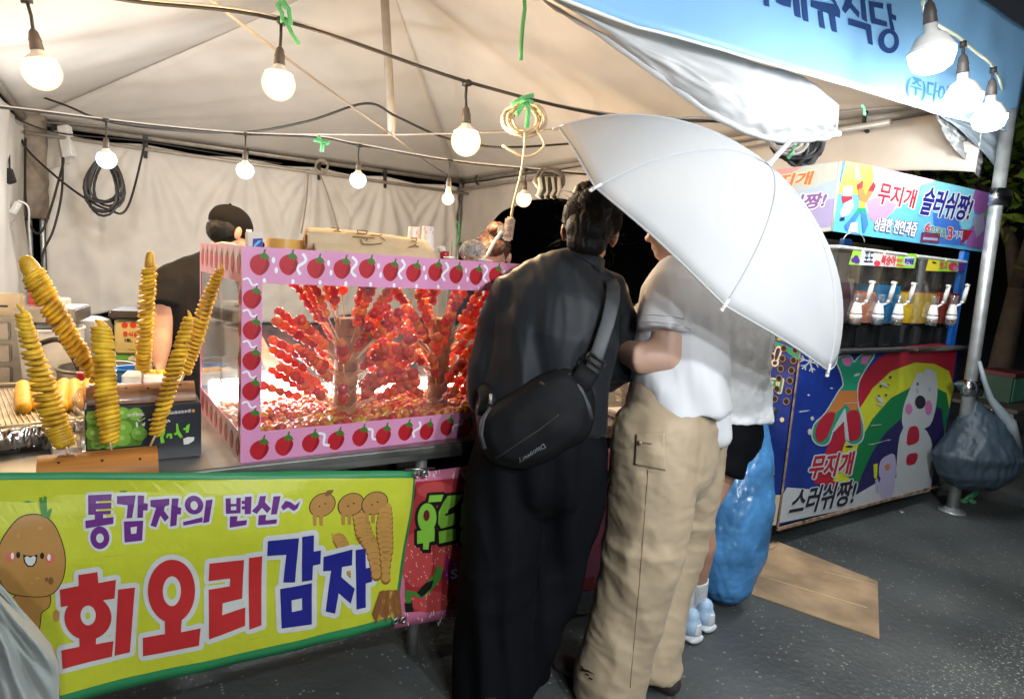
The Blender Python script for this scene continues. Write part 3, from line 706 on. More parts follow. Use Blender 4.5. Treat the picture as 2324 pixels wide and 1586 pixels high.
# ================================================================== counter
CZ = .80
ct = thing('serving_counter', 'long stainless steel serving counter under the strawberry case', 'counter', (1.0, 2.3, 0))
g = MB(); g.box((-1.5, 1.858, CZ-.028), (2.75, 2.66, CZ)); bevelled(g.build('top', DSTEEL, ct), .007)
g = MB(); g.box((-1.5, 1.87, CZ-.05), (2.75, 1.882, CZ-.0285)); g.build('lip', STEEL, ct)
for x in (-1.35, .9, 2.68):
    for y in (1.95, 2.58):
        g = MB(); g.tube([(x, y, 0), (x, y, CZ-.03)], .02, 10); g.build('leg', CHROME, ct, True)
g = MB(); g.box((-1.45, 1.98, .28), (2.7, 2.6, .30)); g.build('shelf', DSTEEL, ct)
g = MB(); g.box((-1.45, 2.56, .30), (2.7, 2.58, CZ-.05)); g.build('back_panel', mat('dark_panel', (.10, .07, .06), .6), ct)
for i, (x, w_, h_, c, lb_) in enumerate(((.30, .22, .36, (.35, .05, .04), 'red and white sack stuffed under the counter behind the banner'), (.62, .2, .38, (.12, .10, .09), 'dark box stored under the counter behind the banner'), (.06, .2, .36, (.07, .22, .06), 'green sack stored under the counter'))):
    g = MB(); g.loft([(x, 2.15, .30), (x, 2.14, .30+h_*.6), (x+.02, 2.15, .30+h_)], [w_*.5, w_*.52, w_*.3], [.13, .14, .08], (1, 0, 0), 16, ('f', 'r'))
    tag(put('stored_sack', setmat(fuse(g, .012, 3, lambda p, n: .012*nz(p, 18)), mat('sack%d' % i, c, .7, var=.3, vs=12))), lb_, 'sack')

# ================================================================== banners on the front
YBN = 1.835
def bulge(z): return min(.014, .05*max(0, (z-.70)/.13)**2)-.016*math.exp(-((z-.60)/.11)**2)
def surf_banner(x, y, o):
    p = ony(YBN, x, y); return Vector((p.x, p.y+bulge(p.z)+.006*sin(p.x*7+p.z*4)+.010*noise.noise(Vector((p.x*3.5+p.z*2, p.z*3, 4)))+.004*noise.noise(Vector((p.x*9-p.z*6, p.z*5, 9)))-o, p.z))
def px_grid(corners, nu, nv, surf, back=.004):
    """sheet between picture corners tl, tr, br, bl on a surface, with thickness"""
    tl, tr, br, bl_ = [Vector(q) for q in corners]
    def fn(u, v):
        c = (bl_*(1-u)+br*u)*(1-v)+(tl*(1-u)+tr*u)*v; return surf(c.x, c.y, 0)
    g = MB(); g.grid(fn, nu, nv, back); return g
YELLOW = ink('banner_yellow', (.52, .56, .035)); GREEN = ink('banner_green', (.03, .24, .09)); LW = ink('white', (.60, .62, .60))
RED = ink('red', (.50, .028, .03)); BLUEI = ink('blue', (.016, .018, .22)); PURP = ink('purple', (.13, .02, .20)); TAN = ink('potato', (.43, .22, .06))
BLK = ink('black', (.012, .011, .01)); PINKC = ink('cheek', (.60, .13, .10)); BROWN = ink('brown', (.22, .09, .03)); PALE = ink('pale', (.75, .72, .68)); GRN2 = ink('leaf', (.05, .22, .03)); GOLD = ink('gold', (.50, .30, .06))
bn = thing('potato_banner', 'yellow vinyl banner with green border and a smiling cartoon potato', 'banner', (.2, YBN, .2))
px_grid([(-260, 1082), (944, 1069), (899, 1418), (-260, 1700)], 60, 30, surf_banner).build('vinyl', GREEN, bn, True)
pr = Print(surf_banner)
# yellow field inside the border, cut small so that it follows the bulge
TLq, TRq, BRq, BLq = [Vector(q) for q in ((-258, 1098), (938, 1084), (892, 1398), (-258, 1672))]
NU, NV = 24, 14
for i in range(NU):
    for j in range(NV):
        def q_(u, v): c = (BLq*(1-u)+BRq*u)*(1-v)+(TLq*(1-u)+TRq*u)*v; return (c.x, c.y)
        pr.poly([q_(i/NU, j/NV), q_((i+1)/NU, j/NV), q_((i+1)/NU, (j+1)/NV), q_(i/NU, (j+1)/NV)], YELLOW, 1)
def z1(L): return [(x*.35906, 1016.7+y*.35906) for x, y in L]
def z2(L): return [(508.4+x*.35906, 1016.7+y*.35906) for x, y in L]
def ellp(cx, cy, rx, ry, n=36): return [(cx+rx*cos(2*pi*k/n), cy+ry*sin(2*pi*k/n)) for k in range(n)]
big = [(z1, RED, [(497, 785), (617, 768), (622, 842), (733, 820), (725, 945), (385, 1000), (380, 880), (499, 858)]),
       (z1, RED, ellp(556, 1072, 149, 148)), (z1, RED, [(500, 1180), (608, 1180), (606, 1248), (718, 1225), (708, 1325), (396, 1397), (388, 1280), (502, 1262)]),
       (z1, RED, [(747, 885), (853, 870), (822, 1298), (725, 1320)]),
       (z1, RED, ellp(1083, 892, 149, 208)), (z1, RED, [(1040, 1060), (1150, 1050), (1143, 1158), (1267, 1130), (1257, 1245), (905, 1322), (903, 1203), (1044, 1172)]),
       (z1, RED, [(1320, 715), (1535, 685), (1528, 940), (1405, 970), (1402, 1045), (1548, 995), (1545, 1110), (1320, 1202), (1318, 885), (1450, 860), (1450, 810), (1317, 830)]),
       (z2, RED, [(150, 672), (232, 660), (233, 1108), (156, 1135)]),
       (z2, BLUEI, [(265, 560), (462, 548), (443, 836), (370, 838), (385, 655), (263, 660)]),
       (z2, BLUEI, [(482, 540), (556, 530), (556, 635), (602, 628), (601, 718), (554, 728), (552, 822), (487, 832)]),
       (z2, BLUEI, [(350, 880), (551, 842), (549, 1100), (360, 1130)]),
       (z2, BLUEI, [(620, 672), (808, 632), (807, 735), (742, 745), (738, 808), (823, 882), (797, 976), (720, 908), (697, 1036), (636, 1020), (672, 766), (620, 768)]),
       (z2, BLUEI, [(828, 638), (892, 628), (894, 755), (932, 745), (933, 840), (893, 850), (893, 1000), (834, 1014)])]
for fz, m, P in big: pr.poly(pr.grow(fz(P), 11.5), LW, 2)
for fz, m, P in big: pr.poly(fz(P), m, 3)
pr.poly(z1(ellp(557, 1057, 48, 65)), LW, 4); pr.poly(z1(ellp(556, 1057, 14, 24)), YELLOW, 5)
pr.poly(z1(ellp(1085, 895, 57, 98)), LW, 4); pr.poly(z1(ellp(1085, 895, 28, 54)), YELLOW, 5)
pr.poly(z2([(422, 950), (487, 937), (488, 1010), (424, 1024)]), LW, 4)
sm = [(z1, [(556, 308), (706, 298), (704, 334), (606, 342), (606, 352), (704, 346), (703, 380), (606, 388), (606, 398), (702, 392), (700, 412), (652, 416), (652, 438), (718, 428), (716, 470), (543, 502), (540, 455), (600, 446), (600, 418), (558, 420)]),
      (z1, ellp(632, 555, 60, 68, 28)), (z1, [(740, 308), (858, 300), (835, 432), (800, 436), (808, 358), (740, 352)]),
      (z1, [(872, 300), (912, 300), (908, 342), (935, 345), (932, 385), (905, 385), (903, 430), (868, 432)]), (z1, [(783, 455), (905, 448), (897, 570), (788, 583)]),
      (z1, [(950, 325), (1070, 312), (1068, 350), (1040, 360), (1035, 385), (1066, 425), (1040, 452), (1012, 415), (985, 487), (950, 478), (985, 370), (950, 362)]),
      (z1, [(1085, 312), (1128, 310), (1122, 360), (1143, 365), (1140, 405), (1118, 405), (1112, 472), (1072, 480)]),
      (z1, ellp(1223, 348, 58, 55, 28)), (z1, [(1153, 450), (1275, 418), (1275, 448), (1155, 472)]), (z1, [(1298, 318), (1340, 312), (1315, 448), (1278, 455)]),
      (z2, [(5, 305), (100, 300), (96, 392), (5, 398)]), (z2, [(126, 295), (168, 292), (160, 395), (122, 398), (122, 368), (104, 370), (104, 352), (122, 350), (122, 335), (104, 336), (104, 318), (124, 317)]),
      (z2, [(30, 412), (78, 410), (72, 440), (135, 432), (130, 462), (28, 482)]),
      (z2, [(220, 290), (258, 288), (250, 325), (286, 362), (262, 390), (230, 358), (196, 395), (165, 378), (205, 340)]), (z2, [(305, 292), (350, 290), (322, 395), (284, 398)]),
      (z2, [(208, 402), (255, 398), (250, 432), (322, 425), (318, 452), (203, 462)]),
      (z2, [(350, 352), (380, 318), (410, 325), (440, 346), (475, 322), (455, 365), (430, 380), (395, 357), (362, 374)])]
for fz, P in sm: pr.poly(pr.grow(fz(P), 6), LW, 2)
for fz, P in sm: pr.poly(fz(P), PURP, 3)
pr.poly(z1(ellp(632, 557, 24, 28, 20)), LW, 4); pr.poly(z1(ellp(1223, 349, 23, 26, 20)), LW, 4); pr.poly(z1([(825, 490), (865, 484), (861, 526), (828, 530)]), LW, 4)
pr.poly(z2([(36, 298), (72, 296), (70, 335), (36, 336)]), LW, 4); pr.poly(z2([(36, 352), (70, 350), (69, 372), (36, 374)]), LW, 4)
pr.build('lettering', bn, 26)
# potato figure
pr = Print(surf_banner)
head = [(240, 425), (330, 470), (385, 570), (412, 680), (400, 800), (350, 890), (280, 922), (160, 915), (60, 882), (5, 800), (-15, 700), (0, 610), (50, 520), (130, 440)]
def smooth_poly(P, n=5):
    out = []; N = len(P)
    for i in range(N):
        a, b, c, d = [Vector(P[(i+k-1) % N]) for k in range(4)]
        for k in range(n):
            t = k/n; q = .5*((2*b)+(c-a)*t+(2*a-5*b+4*c-d)*t*t+(3*b-a-3*c+d)*t**3); out.append((q.x, q.y))
    return out
body = [(130, 900), (300, 905), (312, 990), (262, 1035), (255, 1080), (240, 1165), (205, 1150), (190, 1080), (150, 1080), (120, 1140), (60, 1000)]
for P, c in ((body, TAN), (head, TAN)):
    S_ = z1(smooth_poly(P)); pr.poly(pr.grow(S_, 2.2), BLK, 2 if c is TAN and P is body else 3); pr.poly(S_, c, 2.5 if P is body else 3.5)
for P in ([(268, 440), (250, 370), (246, 325), (262, 320), (275, 380), (290, 440)], [(280, 430), (270, 360), (274, 315), (292, 320), (296, 380), (305, 430)], [(295, 440), (305, 395), (328, 382), (325, 405), (312, 445)]): pr.poly(z1(P), GRN2, 4)
for cx, cy, rx, ry, m, L in ((72, 668, 30, 30, PINKC, 4), (84, 662, 10, 20, PALE, 4.5), (320, 680, 28, 31, PINKC, 4), (313, 672, 11, 20, PALE, 4.5), (120, 657, 13, 19, BLK, 4), (270, 663, 13, 19, BLK, 4), (325, 820, 17, 24, BROWN, 4), (298, 810, 10, 14, BROWN, 4), (255, 500, 16, 10, GOLD, 4), (118, 545, 9, 14, GOLD, 4), (240, 800, 16, 8, GOLD, 4), (205, 832, 9, 6, GOLD, 4), (355, 1060, 22, 42, TAN, 2)):
    pr.poly(z1(ellp(cx, cy, rx, ry, 20)), m, L)
pr.poly(z1([(150, 655), (195, 662), (242, 655), (236, 700), (215, 728), (180, 726), (158, 700)]), BLK, 4); pr.poly(z1([(160, 672), (176, 662), (196, 672), (218, 660), (232, 672), (226, 702), (208, 720), (184, 718), (168, 700)]), LW, 4.5)
pr.build('potato_figure', bn, 26)
# three small potatoes and the fried twists
for i, (cx, cy, rot) in enumerate(((615, 350, -.5), (795, 348, -.45), (945, 340, -.5))):
    pr = Print(surf_banner)
    pr.ell(508.4+cx*.359, 1016.7+cy*.359, 32, 24, BLK, 2+.4*i, rot); pr.ell(508.4+cx*.359, 1016.7+cy*.359, 30, 22.4, TAN, 2.2+.4*i, rot)
    for dx in (-28, 12): pr.poly(z2([(cx-35+dx, cy+50), (cx-8+dx, cy+48), (cx-14+dx, cy+125), (cx-34+dx, cy+122)]), TAN, 2.1+.4*i)
    pr.ell(508.4+(cx-18)*.359, 1016.7+(cy+8)*.359, 2, 1.6, BLK, 3+.2*i); pr.ell(508.4+(cx+18)*.359, 1016.7+(cy-8)*.359, 2, 1.6, BLK, 3+.2*i)
    if i == 0: pr.poly(z2([(630, 292), (650, 262), (690, 258), (680, 280), (650, 298)]), BROWN, 3)
    pr.build('small_potato_print', bn, 26)
FRY = ink('fried', (.50, .27, .07)); FRYD = ink('fried_edge', (.26, .11, .03))
def twist(P, wd, ly, tail=False):
    pr = Print(surf_banner); n_ = 14
    for k in range(n_):
        t = k/(n_-1)*(len(P)-1); i = min(int(t), len(P)-2); c = Vector(P[i]).lerp(Vector(P[i+1]), t-i); w_ = wd*(.55+.45*sin(pi*min(1, .15+k/n_)))
        pr.poly(z2(ellp(c.x, c.y, w_, 38, 16)), FRYD, ly+k*.04); pr.poly(z2(ellp(c.x, c.y-7, w_*.92, 28, 16)), FRY, ly+.02+k*.04)
    if tail:
        for k in range(13):
            x = 980+k*8; pr.poly(z2([(x, 900), (x+30, 890), (x-40+k*6+20, 1080+random.randint(-30, 30)), (x-50+k*6, 1040)]), random.choice((FRY, FRYD, BROWN)), ly+.7)
    pr.build('fried_twist_print', bn, 26)
twist([(690, 520), (740, 600), (800, 790)], 46, 1.15); twist([(845, 400), (880, 540), (940, 640), (960, 800)], 60, 2.15); twist([(1010, 370), (1005, 500), (1020, 640), (1020, 820)], 55, 2.9, True)
# pink strawberry banner beside it
PINKB = ink('banner_pink', (.55, .16, .27)); SRED = ink('berry_photo', (.36, .03, .035)); SRED2 = ink('berry_photo_light', (.48, .06, .06)); LIME = ink('lime', (.22, .50, .05)); MAG = ink('magenta', (.28, .02, .16)); DKR = ink('dark_red', (.13, .015, .02)); SEED = ink('seed', (.65, .38, .30)); ORNG = ink('orange', (.62, .30, .03))
fb = thing('fruit_banner', 'pink vinyl banner with photo strawberries behind the customers', 'banner', (1.6, YBN+.014, .2))
def surf_b2(x, y, o):
    p = ony(YBN+.014, x, y); return Vector((p.x, p.y+bulge(p.z)*.6+.006*sin(p.x*6)-o, p.z))
px_grid([(892, 1078), (1420, 1012), (1390, 1330), (892, 1424)], 30, 16, surf_b2).build('vinyl', PINKB, fb, True)
pr = Print(surf_b2)
def z3(L): return [((1250+x*.37838)/1.37694, (1350+y*.37838)/1.37694) for x, y in L]
pr.poly(z3([(20, 680), (120, 400), (600, 360), (600, 960), (520, 1450), (40, 1478)]), SRED, 1)
for cx, cy, rx, ry, m in ((60, 480, 60, 90, DKR), (280, 470, 150, 70, SRED2), (130, 1040, 140, 230, SRED2), (360, 1010, 90, 160, SRED2), (240, 1390, 160, 90, SRED2), (420, 1240, 70, 120, SRED)):
    pr.poly(z3(ellp(cx, cy, rx, ry, 24)), m, 1.4+.05*(cx % 5))
for k in range(80):
    x, y = random.uniform(30, 470), random.uniform(860, 1430); pr.poly(z3(ellp(x, y, 5, 8, 8)), SEED, 2)
pr.poly(z3([(35, 1290), (130, 1310), (210, 1230), (270, 1170), (300, 1100), (345, 1105), (330, 1200), (260, 1290), (200, 1340), (170, 1360), (90, 1330), (80, 1400), (40, 1400)]), GRN2, 2.2)
pr.poly(z3([(130, 1310), (210, 1230), (270, 1210), (250, 1280), (190, 1335), (165, 1350)]), BLK, 2.4)
pr.poly(z3([(30, 1400), (90, 1380), (105, 1470), (38, 1478)]), BLK, 2.3)
pr.poly(z3([(380, 1010), (430, 1060), (520, 1040), (600, 1080), (600, 1240), (400, 1230), (330, 1160), (370, 1130)]), MAG, 2.2)
HU = [[(225, 505), (340, 500), (320, 555), (212, 562)], ellp(205, 690, 78, 122, 28), [(125, 800), (270, 775), (272, 885), (228, 895), (224, 955), (178, 955), (178, 902), (128, 908)],
      [(375, 510), (500, 500), (450, 580), (380, 625), (375, 660), (442, 640), (440, 752), (325, 782), (298, 740), (300, 640), (340, 560)], [(305, 806), (448, 780), (448, 880), (312, 908)],
      [(510, 545), (620, 530), (600, 770), (482, 775), (485, 600)], [(490, 800), (620, 790), (620, 890), (490, 902)],
      [(640, 530), (760, 520), (740, 640), (650, 660)], [(640, 700), (760, 690), (750, 770), (640, 780)]]
for P in HU: pr.poly(pr.grow(z3(P), 6), BLK, 3)
for P in HU: pr.poly([(x+2, y+5) for x, y in pr.grow(z3(P), 4)], BLK, 2.9)
for P in HU: pr.poly(z3(P), LIME, 4)
pr.poly(z3(ellp(198, 668, 26, 46, 20)), DKR, 5); pr.poly(z3([(350, 660), (440, 625), (440, 648), (360, 676)]), BLK, 5)
pr.text('SP', z3([(412, 1205), (540, 1188), (540, 1110), (412, 1125)]), LW, 4, .5)
ORL = [[(1640, 320), (1690, 320), (1672, 420), (1630, 430)], [(1600, 450), (1668, 440), (1652, 510), (1590, 520)], [(1585, 560), (1660, 520), (1640, 640), (1580, 690)], [(1540, 330), (1600, 320), (1590, 420), (1530, 430)], [(1440, 500), (1540, 490), (1530, 640), (1430, 650)]]
for P in ORL: pr.poly(pr.grow(z3(P), 5), BLK, 3)
for P in ORL: pr.poly(z3(P), ORNG, 4)
for P in ([(1500, 910), (1580, 882), (1570, 920), (1510, 950)], [(1505, 940), (1540, 935), (1535, 1035), (1475, 1025)], [(1560, 900), (1582, 900), (1545, 1030), (1520, 1030)]): pr.poly(z3(P), MAG, 3)
pr.poly(z3([(1440, 1040), (1600, 1000), (1600, 1180), (1430, 1215)]), PINKB, 2.5); pr.poly(z3([(1430, 1215), (1600, 1185), (1600, 1290), (1418, 1310)]), SRED2, 2.5)
for k in range(46):
    x = random.uniform(30, 560); y = random.choice((random.uniform(300, 360), random.uniform(1460, 1560))); a = random.uniform(-.6, .6)
    pr.poly(z3([(x, y), (x+6, y+2), (x+6+20*sin(a), y+30), (x+20*sin(a), y+28)]), PALE, 2)
pr.build('strawberry_print', fb, 26)
EYEM = mat('eyelet_metal', (.5, .5, .48), .3, 1.)
for (x, y), tt in (((943, 1077), bn), ((962, 1075), fb), ((897, 1409), bn), ((914, 1405), fb)):
    c = surf_banner(x, y, .004); g = MB(); g.tube([c+Vector((.009*cos(a), 0, .009*sin(a))) for a in np.linspace(0, 2*pi, 13)[:-1]], .0042, 6, True); g.build('eyelet', EYEM, tt, True)
g = MB(); g.tube([surf_banner(920, 1066, .006), surf_banner(985, 1061, .006)], .004, 6); g.build('rail', EYEM, fb, True)
# grey green cloth bulging into the lower left corner
GC = mat('grey_cloth', (.30, .33, .31), .8, var=.05, bump=.06, bs=90, sheen=.3)
def cloth(u, v):
    e = [(-40, 1300), (-5, 1322), (40, 1372), (84, 1420), (118, 1462), (134, 1500), (136, 1560), (130, 1680)]
    k = v*(len(e)-1); i = min(int(k), len(e)-2); q = Vector(e[i]).lerp(Vector(e[i+1]), k-i)
    x = -140*(1-u)+q.x*u; y = q.y+(1-u)*60*(1-v)
    ang = math.atan2(y-1250, x+90)
    fold = .016*math.sin(ang*26+2*nz((u*3, v*3, 1)))*min(1, u*2)+.010*math.sin(ang*47+1)
    return pt(x, y, 1.28+fold-.10*math.sqrt(max(0, 1-u*u))*1.0)
g = MB(); g.grid(cloth, 50, 70, -.006)
tag(g.build('folded_cloth', GC, None, True), 'grey green pleated cloth bulging into the picture in front of the potato banner', 'cloth')
# ================================================================== strawberry case
CW, CD, CH = 1.20, .665, .609
cR = Matrix.Translation((.305, 1.880, CZ+.001)) @ Matrix.Rotation(.050, 4, 'Z')
case = thing('display_case', 'clear acrylic display case edged with pink strawberry tape', 'display case', cR @ Vector((CW/2, CD/2, 0)))
ACR = clear('acrylic', (.97, .985, .985), .05, .10, 9.); ACRF = clear('acrylic_front', (.985, .99, .99), .02, .05, 7.)
PTAPE = mat('pink_tape', (.66, .27, .46), .38, var=.03, vs=14, coat=.3)
PTAPES = mat('pink_tape_side', (.66, .27, .46), .38, var=.03, vs=14, coat=.3)
def cbox(name, a, b, m, parent=case): g = MB(); g.box(a, b, cR); return g.build(name, m, parent)
cbox('base_board', (.004, .004, 0), (CW-.004, CD-.004, .012), WHITEP)
cbox('front_pane', (0, 0, .0), (CW, .004, CH), ACRF)
cbox('side_pane', (0, .0042, .0), (.004, CD, CH), ACR)
cbox('side_pane', (CW-.004, .0042, .0), (CW, CD, CH), ACR)
cbox('back_pane', (.0042, CD-.004, .013), (CW-.0042, CD, CH*.52), ACR)
cbox('top_pane', (0, 0, CH+.0002), (CW, .30, CH+.004), ACR)
B1 = .094; BS = .052
tp = MB()
for a, b in (((-.0022, -.0022, CH-B1), (CW+.002, -.0002, CH+.006)), ((-.0022, -.0022, -.0005), (CW+.002, -.0002, .088)), ((-.0022, -.0022, .0882), (BS, -.0002, CH-B1-.0002)), ((CW-BS, -.0022, .0882), (CW+.002, -.0002, CH-B1-.0002)),
             ((-.0022, -.0001, CH-B1), (-.0002, CD, CH+.006)), ((-.0022, -.0001, -.0005), (-.0002, CD, .088)), ((-.0022, -.0001, .0882), (-.0002, .03, CH-B1-.0002)), ((-.0022, CD-.02, .0882), (-.0002, CD, CH-B1-.0002))):
    tp.box(a, b, cR)
tp.build('tape_edging', PTAPE, case)
# strawberries and squiggles printed on the tape
BERI = ink('tape_berry', (.44, .012, .022)); BERD = ink('tape_berry_dark', (.27, .006, .014)); CALY = ink('calyx', (.05, .17, .02)); SQ = ink('squiggle', (.80, .80, .83))
inv = cR.inverted()
def surf_front(x, y, o): return cR @ Vector((x, -.0024-o, y))
def surf_left(x, y, o): return cR @ Vector((-.0024-o, x, y))
def berry_print(sf, x, z, s, fl=1, rot=0.):
    pr = Print(sf)
    def T(L): return [(x+(a*cos(rot)-b*sin(rot))*s*fl, z+(a*sin(rot)+b*cos(rot))*s) for a, b in L]
    def P(L, m, ly): pr.poly([(a, -b) for a, b in T(L)], m, ly)
    B = smooth_poly([(.05, .42), (.30, .30), (.42, .02), (.30, -.30), (.02, -.52), (-.30, -.38), (-.44, -.05), (-.34, .25), (-.12, .40)], 3)
    P(B, BERI, .3); P([(.20, .34), (.42, .02), (.30, -.30), (.02, -.52), (.18, -.2), (.26, .1)], BERD, .45)
    P([(-.05, .42), (.05, .20), (.15, .30), (.22, .12), (.30, .28), (.44, .20), (.34, .40), (.22, .50), (.26, .66), (.18, .66), (.12, .48)], CALY, .6)
    for a, b in ((-.22, .1), (-.1, -.15), (.02, .05), (-.28, -.15), (.05, -.3)): P([(a, b), (a+.05, b), (a+.025, b-.06)], BERD, .6)
    pr.build('strawberry_print', case)
class P2(Print):
    pass
def flip(surf): return lambda x, y, o: surf(x, -y, o)
prs = Print(flip(surf_front))
pr = prs
def squig(pr, x, z, s, a):
    L = []
    for k in range(9):
        t = k/8-.5; L.append(Vector((.16*sin(t*7), t)))
    Lf = []; Rt = []
    for i, p in enumerate(L):
        t = (L[min(i+1, 8)]-L[max(i-1, 0)]).normalized(); n_ = Vector((t.y, -t.x))*.07
        Lf.append(p+n_); Rt.append(p-n_)
    for i in range(8):
        q = [Lf[i], Lf[i+1], Rt[i+1], Rt[i]]
        pr.poly([(x+(p.x*cos(a)-p.y*sin(a))*s, -(z+(p.x*sin(a)+p.y*cos(a))*s)) for p in q], SQ, .2)
FS = flip(surf_front)
for k in range(15):
    x = .045+.0785*k; berry_print(FS, x, CH-.040+.004*sin(k*2), .062, rot=.05*sin(k)); berry_print(FS, .12+.0785*k if k < 14 else .05, .040+.004*sin(k*3), .062)
    if k % 2: squig(pr, x+.036, CH-.035, .06, .2*sin(k*5)); squig(pr, .12+.0785*k+.04, .045, .055, .9*sin(k*7)) if k < 14 else None
    else:
        for q in range(2): pr.ell(x+.036+.008*q, -(CH-.028-.028*q), .0045, .009, SQ, .2, n=12)
    pr.ell(x+.012, -(CH-.086), .005, .007, SQ, .2, n=12)
for k in range(5):
    z = .125+.087*k; berry_print(FS, .026, z, .058); squig(pr, .020, z+.045, .04, 1.2)
tag(pr.build('squiggle_print', case), kind='stuff')
SFL = lambda x, y, o: surf_left(CD-x, -y, o)
for k in range(8):
    y = .035+.082*k; berry_print(SFL, CD-y, CH-.042, .060); berry_print(SFL, CD-y, .042, .060)
for k in range(5): berry_print(SFL, CD-.016, .125+.087*k, .046)
# measuring strip and sticker inside the side pane
g = MB(); g.box((.0045, .30, .10), (.0065, .335, .49), cR); g.build('slotted_strip', clear('strip_plastic', (.8, .8, .8), .1, .5, 30.), case)
# lit batten along the back of the case floor
bt = thing('case_light', 'white LED batten glowing along the back of the display case floor', 'lamp', cR @ Vector((.6, .62, .03)))
g = MB(); g.box((.03, .60, .013), (CW-.05, .648, .03), cR); g.build('housing', WHITEP, bt)
g = MB(); g.box((.035, .598, .0305), (.36, .645, .105), cR); bevelled(g.build('diffuser', emit('case_glow', (1, .97, .92), CASE_W), bt), .008)
g = MB(); g.box((.37, .598, .0305), (CW-.06, .645, .070), cR); bevelled(g.build('diffuser', emit('case_glow_dim', (1, .86, .72), CASE_W*.5), bt), .008)

# skewers
CANDY = mat('candied_berry', (.93, .085, .06), .13, var=.2, vs=30, coat=.8, trans=.45)
CANDYO = mat('candied_berry_orange', (.97, .24, .06), .13, var=.2, vs=30, coat=.8, trans=.45)  # orange copy stands in for berries glowing with light from behind
STICK = mat('bamboo_stick', (.74, .56, .36), .6)
for m_ in (CANDY, CANDYO):      # every berry its own tint
    t = m_.node_tree; b = t.nodes['Principled BSDF']; oi = t.nodes.new('ShaderNodeObjectInfo'); hs = t.nodes.new('ShaderNodeHueSaturation')
    src = b.inputs['Base Color'].links[0].from_socket; mr = t.nodes.new('ShaderNodeMapRange'); mr.inputs['To Min'].default_value = .488; mr.inputs['To Max'].default_value = .522
    mv = t.nodes.new('ShaderNodeMapRange'); mv.inputs['To Min'].default_value = .75; mv.inputs['To Max'].default_value = 1.2
    t.links.new(oi.outputs['Random'], mr.inputs['Value']); t.links.new(oi.outputs['Random'], mv.inputs['Value']); t.links.new(mr.outputs[0], hs.inputs['Hue']); t.links.new(mv.outputs[0], hs.inputs['Value'])
    t.links.new(src, hs.inputs['Color']); t.links.new(hs.outputs[0], b.inputs['Base Color'])
    for q in t.nodes:
        if q.type == 'BSDF_TRANSLUCENT': t.links.new(hs.outputs[0], q.inputs['Color'])
WOODC = mat('stand_wrap', (.34, .15, .05), .6, var=.2, vs=18, bump=.2, bs=25)
def berry_mesh(name, R, m, seed):
    g = MB(); pf = [(.15, -1.05), (.55, -.86), (.86, -.45), (1.0, 0), (.93, .42), (.66, .78), (.28, .95)]
    g.lathe([(R*r, R*z) for r, z in pf], 11)
    g.v = [tuple(Vector(v)*(1+.09*nz(Vector(v)*70, 1, seed))) for v in g.v]
    return g.mesh(name, m, True)
bm_ = [berry_mesh('berry', .0182, CANDY, k*3.1) for k in range(4)]+[berry_mesh('berry', .0178, CANDYO, 17.)]
gs = MB(); gs.tube([(0, 0, -.02), (0, 0, .262)], .0026, 5); stm = gs.mesh('stick', STICK)
cols = [(ony(1.880+.34, 783, 905), .34), (ony(1.880+.36, 992, 892), .34)]
c3 = cols[1][0]+(cols[1][0]-cols[0][0]); cols.append((c3, .34))
grp = 'candied strawberry skewers in the display case'
names = ['left', 'middle', 'right']
RING = ['lowest', 'second lowest', 'lower middle', 'upper middle', 'second highest', 'topmost']
DIRN = ['pointing right', 'pointing to the rear right', 'pointing to the rear', 'pointing to the rear left', 'pointing left', 'pointing to the front left', 'pointing at the front pane', 'pointing to the front right']
icR = cR.inverted()
for ci, (c, hh) in enumerate(cols):
    loc = icR @ Vector((c.x, c.y, CZ)); base = cR @ Vector((loc.x, min(loc.y, .36), .0125))
    st = thing('skewer_stand', '%s stand wrapped in amber tape full of strawberry skewers' % names[ci], 'stand', base)
    for k in range(6):
        z0 = .062*k; g = MB(); g.lathe([(.040, z0), (.043, z0+.004), (.043-.002*(k % 2), z0+.056), (.039, z0+.0615)], 18, Matrix.Translation(base)); g.build('segment', WOODC, st, True)
    tiers = 6
    for ti in range(tiers):
        n_ = (10, 10, 10, 9, 8, 6)[ti]
        if ci == 2: n_ = n_*2//3
        for k in range(n_):
            az = 2*pi*(k+.5*(ti % 2))/n_+random.uniform(-.2, .2); el = radians((24, 30, 36, 42, 54, 68)[ti]+random.uniform(-10, 10))
            dr = Vector((cos(az)*cos(el), sin(az)*cos(el), sin(el)))
            p0 = base+Vector((0, 0, .05+.058*ti))+Vector((cos(az), sin(az), 0))*.036
            tip = icR @ (p0+dr*.275)
            if not (.02 < tip.x < CW-.02 and .02 < tip.y < CD-.03 and tip.z < CH+.03): 
                el = radians(72); dr = Vector((cos(az)*cos(el), sin(az)*cos(el), sin(el))); tip = icR @ (p0+dr*.275)
                if not (.012 < tip.x < CW-.01 and .018 < tip.y < CD-.02) or tip.z > CH+.05: continue
            s = thing('strawberry_skewer', 'candied strawberry stick, %s ring of the %s stand, %s' % (RING[ti], names[ci], DIRN[int((az/(2*pi)*8+.5)) % 8]), 'skewer', p0, grp)
            s.rotation_mode = 'QUATERNION'; s.rotation_quaternion = dr.to_track_quat('Z', 'Y')
            put('stick', stm, s, True)
            nb = random.choice((5, 6, 6))
            for j in range(nb):
                o = put('berry', random.choice(bm_[3:] if random.random() < .45 else bm_[:4]), s, True)
                o.location = (random.uniform(-.002, .002), random.uniform(-.002, .002), .256-.0295*j)
                o.rotation_euler = (random.uniform(-.25, .25), random.uniform(-.25, .25), random.uniform(0, 6)); q = random.uniform(.78, 1.12); o.scale = (q, q, q*random.uniform(.9, 1.05))
